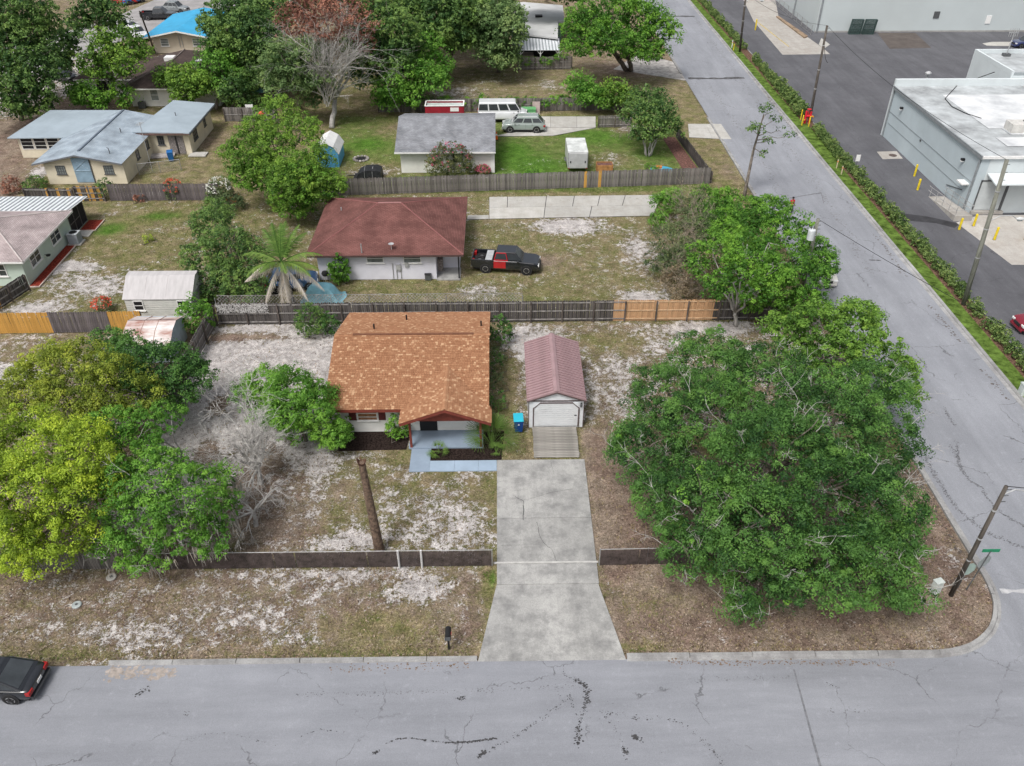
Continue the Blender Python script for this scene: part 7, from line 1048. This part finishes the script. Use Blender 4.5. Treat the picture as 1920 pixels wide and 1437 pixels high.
t = thing('pipe_stub', 'white plastic pipe lying at the foot of the corner pole', 'pipe', (*G(1757, 1130), 0)); MB().tube([(0, 0, .05), (.12, .45, .08)], .045, 8).build('pipe', WHT, t, world=False); MB().tube([(.11, .43, .078), (.125, .49, .082)], .06, 8).build('collar', WHT, t, world=False)
t = thing('utility_box', 'pale pedestal on the grass verge near the crossing', 'utility box', (*G(1918, 740), 0)); B(-.3, -.25, 0, .3, .25, .8).build('cabinet', MATS['pedestal_grey'], t, world=False, bevel=.02); B(-.32, -.27, .802, .32, .27, .88).build('lid', MATS['pedestal_grey'], t, world=False)
mb = thing('mailbox', 'black mailbox on a post at the street edge by the driveway', 'mailbox', (*G(842, 1217), 0)); B(-.05, -.05, 0, .05, .05, 1.05).build('post', BLK, mb, world=False); bx = MB().loft([[(u * 1.0, yy, 1.05 + w) for u, w in [(-.14, 0), (.14, 0), (.14, .18), (.1, .26), (.04, .3), (-.04, .3), (-.1, .26), (-.14, .18)]] for yy in (-.3, .3)]).build('box', BLK, mb, world=False); B(-.12, -.33, 1.06, .12, -.303, 1.3).build('door', DKG, bx); B(.145, -.1, 1.2, .16, .05, 1.25).build('flag', mat('flag_red', (.5, .03, .03), .5, .1, 3), bx)
for px, py, r, lab, m in ((144, 1135, .24, 'pale round meter lid in the dry verge', mat('lid_pale', (.36, .40, .40), .7, .12, 3)), (209, 1083, .26, 'concrete ring lid near the moss-hung tree', C_NEW)): t = thing('cover_lid', lab, 'lid', (*G(px, py), 0)); MB().lathe([(r, 0), (r, .05), (r * .85, .07), (.02, .07)], 20).build('lid', m, t, world=False); MB().cyl(0, 0, .07, .085, r * .3, 10).build('centre', DKG, t, world=False)
def bin_(name, label, x, y, body, lid, rz=0.0, tri=False):
    t = thing(name, label, 'bin', (x, y, 0), rz); MB().loft([[(-.24, -.28, .08), (.24, -.28, .08), (.24, .26, .08), (-.24, .26, .08)], [(-.31, -.36, 1.0), (.31, -.36, 1.0), (.31, .36, 1.0), (-.31, .36, 1.0)]]).build('body', body, t, world=False, bevel=.03); MB().hexa([(-.33, -.39, 1.003), (.33, -.39, 1.003), (.33, .42, 1.003), (-.33, .42, 1.003), (-.3, -.36, 1.07), (.3, -.36, 1.07), (.3, .4, 1.12), (-.3, .4, 1.12)]).build('lid', lid, t, world=False, bevel=.02); MB().tube([(-.28, .46, .98), (.28, .46, .98)], .02, 6).build('handle', body, t, world=False)
    for s in (-1, 1): MB().tube([(s * .2, .28, .12), (s * .27, .28, .12)], .12, 12).build('wheel', TYRE, t, world=False)
    if tri: MB().add([(-.07, -.352, .7), (.07, -.352, .7), (0, -.357, .83)], [(0, 1, 2)]).build('emblem', WHT, t, world=False)
    return t
DBL = mat('bin_blue', (.012, .06, .24), .5, .08, 2); bin_('wheeled_bin', 'dark blue wheeled bin with turquoise lid beside the garage', 1.0, 41.0, DBL, mat('lid_turquoise', (.03, .42, .56), .5, .06, 2), .05, True); bin_('wheeled_bin', 'blue wheeled bin by the barred patio door of the cream house', *G(322, 302), mat('bin_blue2', (.02, .13, .36), .5, .08, 2), MATS['bin_blue2'], .3)
# dead palm trunk in the front yard
x, y = G(712, 1034); tpv = Vector(top3(678, 868, 6.2)) - Vector((x, y, 0)); t = thing('palm_stump', 'tall bare palm trunk with broken top leaning in the front yard', 'tree trunk', (x, y, 0)); n_ = 26; MB().tube([Vector((0, 0, -.05)).lerp(tpv, i / n_) for i in range(n_ + 1)], [.27 - .004 * i + .016 * (i % 2) for i in range(n_ + 1)], 14).build('trunk', mat('palm_bark', (.165, .115, .085), .95, .35, 7, .8, 25), t, world=False); M = MB()
for k in range(16): a = k * .4; c = tpv + Vector((math.cos(a), math.sin(a), 0)) * .13; M.tube([c - Vector((0, 0, .1)), c + Vector((math.cos(a) * .1, math.sin(a) * .1, random.uniform(.08, .3)))], [.05, .02], 4)
M.build('broken_fibres', mat('palm_fibre', (.13, .07, .05), 1, .3, 9), t, world=False)
# blue tarp over something in the cottage yard
t = thing('tarp_cover', 'light blue tarpaulin draped over equipment behind the rear fence', 'tarpaulin', (-14.2, 57.6, 0)); gx, gy = 22, 16; V = []; F = []
for j in range(gy + 1):
    for i in range(gx + 1):
        u, v = i / gx * 2 - 1, j / gy * 2 - 1; d = max(abs(u) ** 3, abs(v) ** 3); hgt = 1.15 * (1 - smooth(.35, 1.0, np.array(max(abs(u), abs(v)))).item()) + .12 * math.sin(6 * u + 3 * v) * d + .05 * math.sin(14 * u) * d; V.append((u * 1.7 + .1 * math.sin(5 * v), v * 1.05 + .08 * math.sin(7 * u), max(.02, hgt * (1.15 - .3 * u))))
for j in range(gy):
    for i in range(gx): a = j * (gx + 1) + i; F.append((a, a + 1, a + gx + 2, a + gx + 1))
M = MB(); M.add(V, F); M.build('sheet', mat('tarp_blue', (.20, .42, .50), .55, .12, 2), t, world=False, smooth=True); [MB().cyl(sx * 1.68, sy * 1.0, 0, .06, .06, 6).build('weight', DKG, t, world=False) for sx in (-1, 1) for sy in (-1, 1)]
t = thing('kettle_grill', 'black kettle grill on legs by the vine-covered wall', 'grill', (*G(612, 530), 0)); MB().lathe([(.03, .6), (.24, .68), (.3, .82), (.3, .86), (.24, 1.0), (.05, 1.08)], 16).build('bowl', BLK, t, world=False); [MB().tube([(math.cos(a) * .3, math.sin(a) * .3, 0), (math.cos(a) * .14, math.sin(a) * .14, .68)], .02, 5).build('leg', MATS['galvanised'], t, world=False) for a in (.5, 2.6, 4.7)]; MB().tube([(-.06, 0, 1.1), (.06, 0, 1.1)], .025, 5).build('lid_handle', DKG, t, world=False)
t = thing('covered_mower', 'low black trailer load strapped under a cover by the picket fence', 'trailer', (*G(692, 334), 0)); M = MB(); M.loft([[(xx, -.85, .25), (xx, -.8, zz), (xx, .8, zz), (xx, .85, .25)] for xx, zz in ((-1.2, .35), (-.9, .8), (-.2, 1.1), (.9, 1.15), (1.35, .95), (1.4, .3))]); M.build('cover', mat('black_cover', (.03, .032, .036), .5, .25, 4), t, world=False, bevel=.05); [MB().tube([(xx, -.87, .3), (xx, -.83, 1.0), (xx, .0, 1.2), (xx, .83, 1.0), (xx, .87, .3)], .02, 4).build('strap', MATS['galvanised'], t, world=False) for xx in (-.3, .5)]; B(-1.5, -.7, .2, 1.45, .7, .26).build('deck', TRIMB, t, world=False); [wheel(t, .2, s * .98, .28, .16) for s in (-1, 1)]; MB().tube([(-1.4, 0, .3), (-2.1, 0, .3)], .05, 5).build('drawbar', TRIMB, t, world=False)
t = thing('wooden_planter', 'orange timber crate planter at the picket fence next to the cargo trailer', 'planter', (10.9, 83.6, 0)); [B(-.85, -.55, .06 + k * .26, .85, -.5, .06 + k * .26 + .24).build('board', mat('crate_timber', (.40, .20, .075), .9, .2, 3), t, world=False) for k in range(3)]; [B(-.85, .5, .06 + k * .26, .85, .55, .06 + k * .26 + .24).build('board', mat('crate_timber', (.40, .20, .075), .9, .2, 3), t, world=False) for k in range(3)]; [B(s * .85, -.5, .06, s * .8, .5, .82).build('end_board', mat('crate_timber', (.40, .20, .075), .9, .2, 3), t, world=False) for s in (-1, 1)]; B(-.79, -.49, .06, .79, .49, .72).build('soil', MATS['reddish_mulch'], t, world=False)
t = thing('traffic_cone', 'orange traffic cone beside the corner of the grey-roofed house', 'cone', (*G(931, 262), 0)); B(-.22, -.22, 0, .22, .22, .05).build('base', TRIMB, t, world=False); MB().lathe([(.17, .05), (.04, .9), (.02, .91)], 14).build('cone', mat('cone_orange', (.8, .14, .02), .5, .05, 2), t, world=False); MB().lathe([(.108, .5), (.08, .68)], 14).build('band', WHT, t, world=False)
t = thing('green_cabinet', 'low green utility box beside the white van', 'utility box', (*G(991, 217), 0)); B(-.85, -.5, 0, .85, .5, .85).build('cabinet', mat('utility_green', (.12, .36, .14), .6, .1, 2), t, world=False, bevel=.03); B(-.88, -.53, .852, .88, .53, .92).build('lid', MATS['utility_green'], t, world=False, bevel=.02)
t = thing('plywood_board', 'pale pinkish board leaning on the dark board fence', 'board', (*G(1005, 213), 0)); MB().hexa([(-.45, -.2, 0), (.45, -.2, 0), (.45, -.15, 0), (-.45, -.15, 0), (-.45, .1, 1.4), (.45, .1, 1.4), (.45, .15, 1.4), (-.45, .15, 1.4)]).build('board', mat('pinkish_ply', (.42, .34, .32), .8, .1, 3), t, world=False); MB().hexa([(-.4, -.24, .05), (-.3, -.24, .05), (-.3, -.21, .05), (-.4, -.21, .05), (-.4, .05, 1.35), (-.3, .05, 1.35), (-.3, .09, 1.35), (-.4, .09, 1.35)]).build('batten', MATS['pinkish_ply'], t, world=False)
t = thing('plastic_pool', 'crumpled turquoise plastic pool sheet behind the picket fence end', 'plastic sheet', (*G(1240, 320), 0)); n_ = 14; V = [(math.cos(i * 2 * PI / n_) * r * 1.3, math.sin(i * 2 * PI / n_) * r * .8, .06 + .18 * random.random() * (r > .3)) for r in (.2, .7, 1.0) for i in range(n_)]; M = MB(); M.add(V, [(k * n_ + i, k * n_ + (i + 1) % n_, (k + 1) * n_ + (i + 1) % n_, (k + 1) * n_ + i) for k in (0, 1) for i in range(n_)] + [tuple(range(n_))]); M.build('sheet', mat('pool_turquoise', (.06, .33, .48), .4, .2, 3), t, world=False); B(-.5, .3, .02, .1, .6, .3).build('folded_edge', mat('orange_plastic', (.6, .2, .05), .5, .1, 3), t, world=False)
t = thing('patio_umbrella', 'dark teal patio umbrella under the grey-green weeping tree', 'umbrella', (*G(492, 195), 0)); MB().cyl(0, 0, 0, 2.4, .03, 6).build('pole', DKG, t, world=False); MB().lathe([(1.5, 1.75), (1.0, 2.05), (.1, 2.45), (.02, 2.46)], 8).build('canopy', mat('teal_canvas', (.012, .045, .045), .9, .1, 2), t, world=False); MB().cyl(0, 0, 0, .1, .3, 12).build('base', DKG, t, world=False)
t = thing('fire_pit', 'ring of stones with ash in the yard by the blue shed', 'fire pit', (*G(677, 299), 0)); [MB().lathe([(.1, 0), (.17, .06), (.15, .16), (.04, .2)], 7, (math.cos(k * .524) * .75, math.sin(k * .524) * .75, 0)).build('stone', mat('pit_stone', (.35, .33, .31), .9, .3, 4, rand=.2), t, world=False) for k in range(12)]; MB().cyl(0, 0, 0, .05, .6, 14).build('ash', BLK, t, world=False)
t = thing('roll_cages', 'dark green metal roll cage stack leaning on the grey warehouse, left of the pair', 'cage', (56.8, 139.6, 0)); CG = mat('cage_green', (.05, .085, .08), .6, .2, 3)
for j in range(4):
    M = MB(); M.tube([(-1.1, -j * .16 - .15, .05), (-.75, -j * .16 + .1, 2.15), (1.0, -j * .16 + .1, 2.15), (.7, -j * .16 - .15, .05), (-1.1, -j * .16 - .15, .05)], .05, 4); [M.tube([(-1.1 + k * .225, -j * .16 - .15, .05), (-.75 + k * .22, -j * .16 + .1, 2.15)], .03, 4) for k in range(1, 8)]; [M.tube([(-1.1 + .35 * h, -j * .16 - .15 + .25 * h, .05 + 2.1 * h), (.7 + .3 * h, -j * .16 - .15 + .25 * h, .05 + 2.1 * h)], .03, 4) for h in (.3, .65)]; M.build('cage_panel', CG, t, world=False)
dup(t, (58.9, 139.5, 0), 0, 'dark green metal roll cage stack leaning on the grey warehouse, beside its twin'); t['label'] = 'dark green metal roll cage stack on the grey warehouse wall, nearer the corner downpipe'
t = thing('mesh_fence', 'low wire fence along the raised edge of the loading ramp pad', 'fence', (*G(1515, 66), 0)); a = Vector((*G(1520, 66), 0)) - t.location; b = Vector((*G(1445, 2), 0)) - t.location; M = MB(); [MB().cyl(*(a.lerp(b, k / 9)).xy, 0, 1.5, .04, 6).build('post', RAILM, t, world=False) for k in range(10)]; [M.tube([a.lerp(b, k / 70) + Vector((0, 0, .1)), a.lerp(b, k / 70) + Vector((0, 0, 1.4))], .012, 3) for k in range(71)]; [M.tube([a + Vector((0, 0, z)), b + Vector((0, 0, z))], .02, 4) for z in (.1, .75, 1.45)]; M.build('wire_mesh', RAILM, t, world=False, kind='stuff')
t = thing('lumber_pile', 'pile of pale boards and junk beside the cream house patio', 'lumber', (*G(300, 298), 0)); [MB().hexa([(-1.6, -.1 + k * .13, .02 + .05 * k), (1.4, .3 + k * .13, .02 + .05 * k), (1.4, .42 + k * .13, .02 + .05 * k), (-1.6, .02 + k * .13, .02 + .05 * k), (-1.6, -.1 + k * .13, .06 + .05 * k), (1.4, .3 + k * .13, .06 + .05 * k), (1.4, .42 + k * .13, .06 + .05 * k), (-1.6, .02 + k * .13, .06 + .05 * k)]).build('board', mat('bleached_board', (.48, .45, .44), .9, .2, 3, rand=.2), t, world=False) for k in range(6)]
t = thing('stone_slab', 'pale rectangular slab lying on the lawn by the cream house corner', 'slab', (*G(372, 291), 0)); B(-.95, -.6, 0, .95, .6, .14).build('slab', C_NEW, t, world=False, bevel=.03); B(-.8, -.45, .14, .8, .45, .17).build('raised_panel', C_NEW, t, world=False)
t = thing('stepping_box', 'dark electrical box on the ground by the cottage wall', 'box', (*G(803, 524), 0)); B(-.25, -.2, 0, .25, .2, .5).build('box', DKG, t, world=False, bevel=.02); B(-.27, -.22, .502, .27, .22, .56).build('lid', BLK, t, world=False)
t = thing('clay_planter', 'terracotta planter box under the white-flowered bush', 'planter', (*G(437, 377), 0)); MB().loft([[(-.5, -.3, 0), (.5, -.3, 0), (.5, .3, 0), (-.5, .3, 0)], [(-.62, -.4, .55), (.62, -.4, .55), (.62, .4, .55), (-.62, .4, .55)]]).build('pot', mat('terracotta', (.40, .15, .05), .85, .12, 3), t, world=False); B(-.55, -.33, .552, .55, .33, .58).build('soil', MULCH, t, world=False)
t = thing('red_ball', 'small red-orange ball feeder hanging by the broad olive tree', 'feeder', (*G(494, 236), 0)); MB().cyl(0, 0, 0, 1.3, .03, 6).build('pole', DKG, t, world=False); MB().lathe([(.02, 1.1), (.3, 1.25), (.36, 1.45), (.3, 1.65), (.02, 1.8)], 12).build('globe', mat('feeder_red', (.65, .12, .07), .5, .1, 3), t, world=False)
# ---------------------------------------------------------------- pedestrian
px_, py_ = G(1481, 402); pr = thing('person', 'person in a red top and dark trousers walking along the side road', 'person', (px_, py_, 0), .3)
def skin(name, verts, edges, radii, m, par):
    me = bpy.data.meshes.new(name); me.from_pydata(verts, edges, []); me.materials.append(m); o = bpy.data.objects.new(name, me); COL.objects.link(o); o.parent = par
    sm = o.modifiers.new('skin', 'SKIN'); sm.use_smooth_shade = True
    for i, r in enumerate(radii): me.skin_vertices[0].data[i].radius = r if isinstance(r, tuple) else (r, r)
    me.skin_vertices[0].data[0].use_root = True; s = o.modifiers.new('sub', 'SUBSURF'); s.levels = 1; s.render_levels = 2; return o
SKN = mat('skin', (.22, .12, .08), .6, .05, 4); vb = [(0,0,.95),(0,0,1.15),(0,0,1.38),(0,-.01,1.48),(0,-.02,1.56),(0,-.03,1.66),(.09,0,.9),(.1,-.12,.5),(.1,.0,.09),(.1,-.12,.04),(-.09,0,.9),(-.1,.1,.5),(-.1,.28,.12),(-.1,.2,.05),(.18,0,1.4),(.24,.06,1.15),(.25,-.05,.93),(.25,-.08,.84),(-.18,0,1.4),(-.24,-.06,1.15),(-.25,-.16,.95),(-.25,-.2,.86)]
eb = [(0,1),(1,2),(2,3),(3,4),(4,5),(0,6),(6,7),(7,8),(8,9),(0,10),(10,11),(11,12),(12,13),(2,14),(14,15),(15,16),(16,17),(2,18),(18,19),(19,20),(20,21)]
skin('body', vb, eb, [(.13,.1),(.12,.09),(.14,.1),.055,.09,.085,.08,.06,.045,.035,.08,.06,.045,.035,.06,.045,.035,.035,.06,.045,.035,.035], SKN, pr)
skin('shirt', [(0,0,.93),(0,0,1.15),(0,0,1.38),(0,-.01,1.46),(.18,0,1.4),(.24,.06,1.16),(-.18,0,1.4),(-.24,-.06,1.16)], [(0,1),(1,2),(2,3),(2,4),(4,5),(2,6),(6,7)], [(.17,.13),(.155,.12),(.17,.125),.08,.08,.065,.08,.065], mat('red_shirt', (.55, .015, .05), .8, .1, 6), pr)
skin('trousers', [(0,0,.97),(.09,0,.88),(.1,-.12,.5),(.1,.0,.1),(-.09,0,.88),(-.1,.1,.5),(-.1,.28,.14)], [(0,1),(1,2),(2,3),(0,4),(4,5),(5,6)], [(.16,.125),.1,.078,.06,.1,.078,.06], mat('dark_trousers', (.03, .035, .05), .85, .1, 6), pr)
MB().lathe([(.02, 1.62), (.098, 1.63), (.105, 1.70), (.08, 1.76), (.02, 1.785)], 12, (0, -.02, 0)).build('hair', BLK, pr, world=False)

# ================================================================ GRASS TUFTS AND LITTER (nobody could count them)
def paved(x, y):
    m = (y < 24.25) & (x < 60)
    for x0, x1, y0, y1 in [(-.55, 5.1, 28, 38.4), (-1.5, 6, 23, 28.6), (1.5, 5.3, 38, 47.8), (-11, -.7, 40.9, 51.6), (-5.9, -.2, 37, 41), (-10.4, -5.7, 39, 41), (25, 300, 24, 300), (-16, -3, 60.2, 71.6), (-11, -.3, 82.6, 95), (-3.2, 15, 70.8, 76), (0, 12, 93.5, 102), (20, 30, 92, 103), (-57, -37, 59.5, 73), (-53, -33, 80.3, 98), (-29, -23, 54, 58.4)]: m |= (x > x0) & (x < x1) & (y > y0) & (y < y1)
    a = (x > KX0 - RC) & (y < 23.95 + RC); m |= a & ((x - KX0 + RC) ** 2 + (y - 23.93 - RC) ** 2 > (RC - .3) ** 2); return m
def zi(A, x, y): i = np.clip(np.searchsorted(ys, y), 0, ny - 1); j = np.clip(np.searchsorted(xs, x), 0, nx - 1); return A[i, j]
def scatter(n, x0, x1, y0, y1): x = RNG.uniform(x0, x1, n); y = y0 + (y1 - y0) * RNG.random(n) ** 1.5; k = ~paved(x, y); return x[k], y[k]
x, y = scatter(120000, -34, 25, 24.3, 80); s_, g_, b_ = zi(S, x, y), zi(GR, x, y), zi(BR, x, y); w = np.clip(.75 - s_, .02, 1) * (.35 + g_) * (1.15 - .8 * b_) + .12 * lumpy(np.stack([x, y, x * 0], 1), 1.7, 1.0); k = RNG.random(len(x)) < w * 1.1; x, y, g_, b_ = x[k], y[k], g_[k], b_[k]; n = len(x)
P = np.repeat(np.stack([x, y, np.full(n, -.03)], 1), 3, 0) + np.c_[RNG.normal(0, .035, (n * 3, 2)), np.zeros(n * 3)]; a = RNG.uniform(0, 6.28, n * 3); h = RNG.uniform(.05, .13, n * 3); D = np.stack([np.cos(a), np.sin(a), np.zeros(n * 3)], 1); Q = np.stack([-D[:, 1], D[:, 0], np.zeros(n * 3)], 1) * .022
tip = P + D * (h * .9)[:, None] + np.c_[np.zeros((n * 3, 2)), h]; V = np.stack([P - Q, P + Q, tip], 1).reshape(-1, 3); o = obj('grass_tufts', fastmesh('grass_tufts', V, 3, leafmat('grass_blade', (.30, .24, .13), (.09, .145, .03), .2, .9), np.repeat(np.clip(g_ * 1.3 - b_ * .55 + RNG.normal(0, .22, n) + .1, 0, 1), 3))); tag(o, 'short dry and green grass tufts over the yards', 'grass'); o['kind'] = 'stuff'
x, y = scatter(52000, -30, 25, 24.3, 60); s_, b_ = zi(S, x, y), zi(BR, x, y); k = RNG.random(len(x)) < (.18 + .75 * b_ + .25 * (s_ > .7)); x, y = x[k], y[k]; n = len(x); P = np.stack([x, y, RNG.uniform(.0, .02, n)], 1); N = unit(n) * .45 + np.array([0, 0, 1.0]); N /= np.linalg.norm(N, axis=1)[:, None]
o = obj('leaf_litter', fastmesh('leaf_litter', leafverts(P, N, RNG.uniform(.05, .13, n), .55), 4, leafmat('litter_leaf', (.075, .048, .035), (.40, .33, .26), .1, .9), np.clip(RNG.normal(.35, .3, n), 0, 1))); tag(o, 'fallen brown and pale leaves scattered over the yards', 'leaf litter'); o['kind'] = 'stuff'
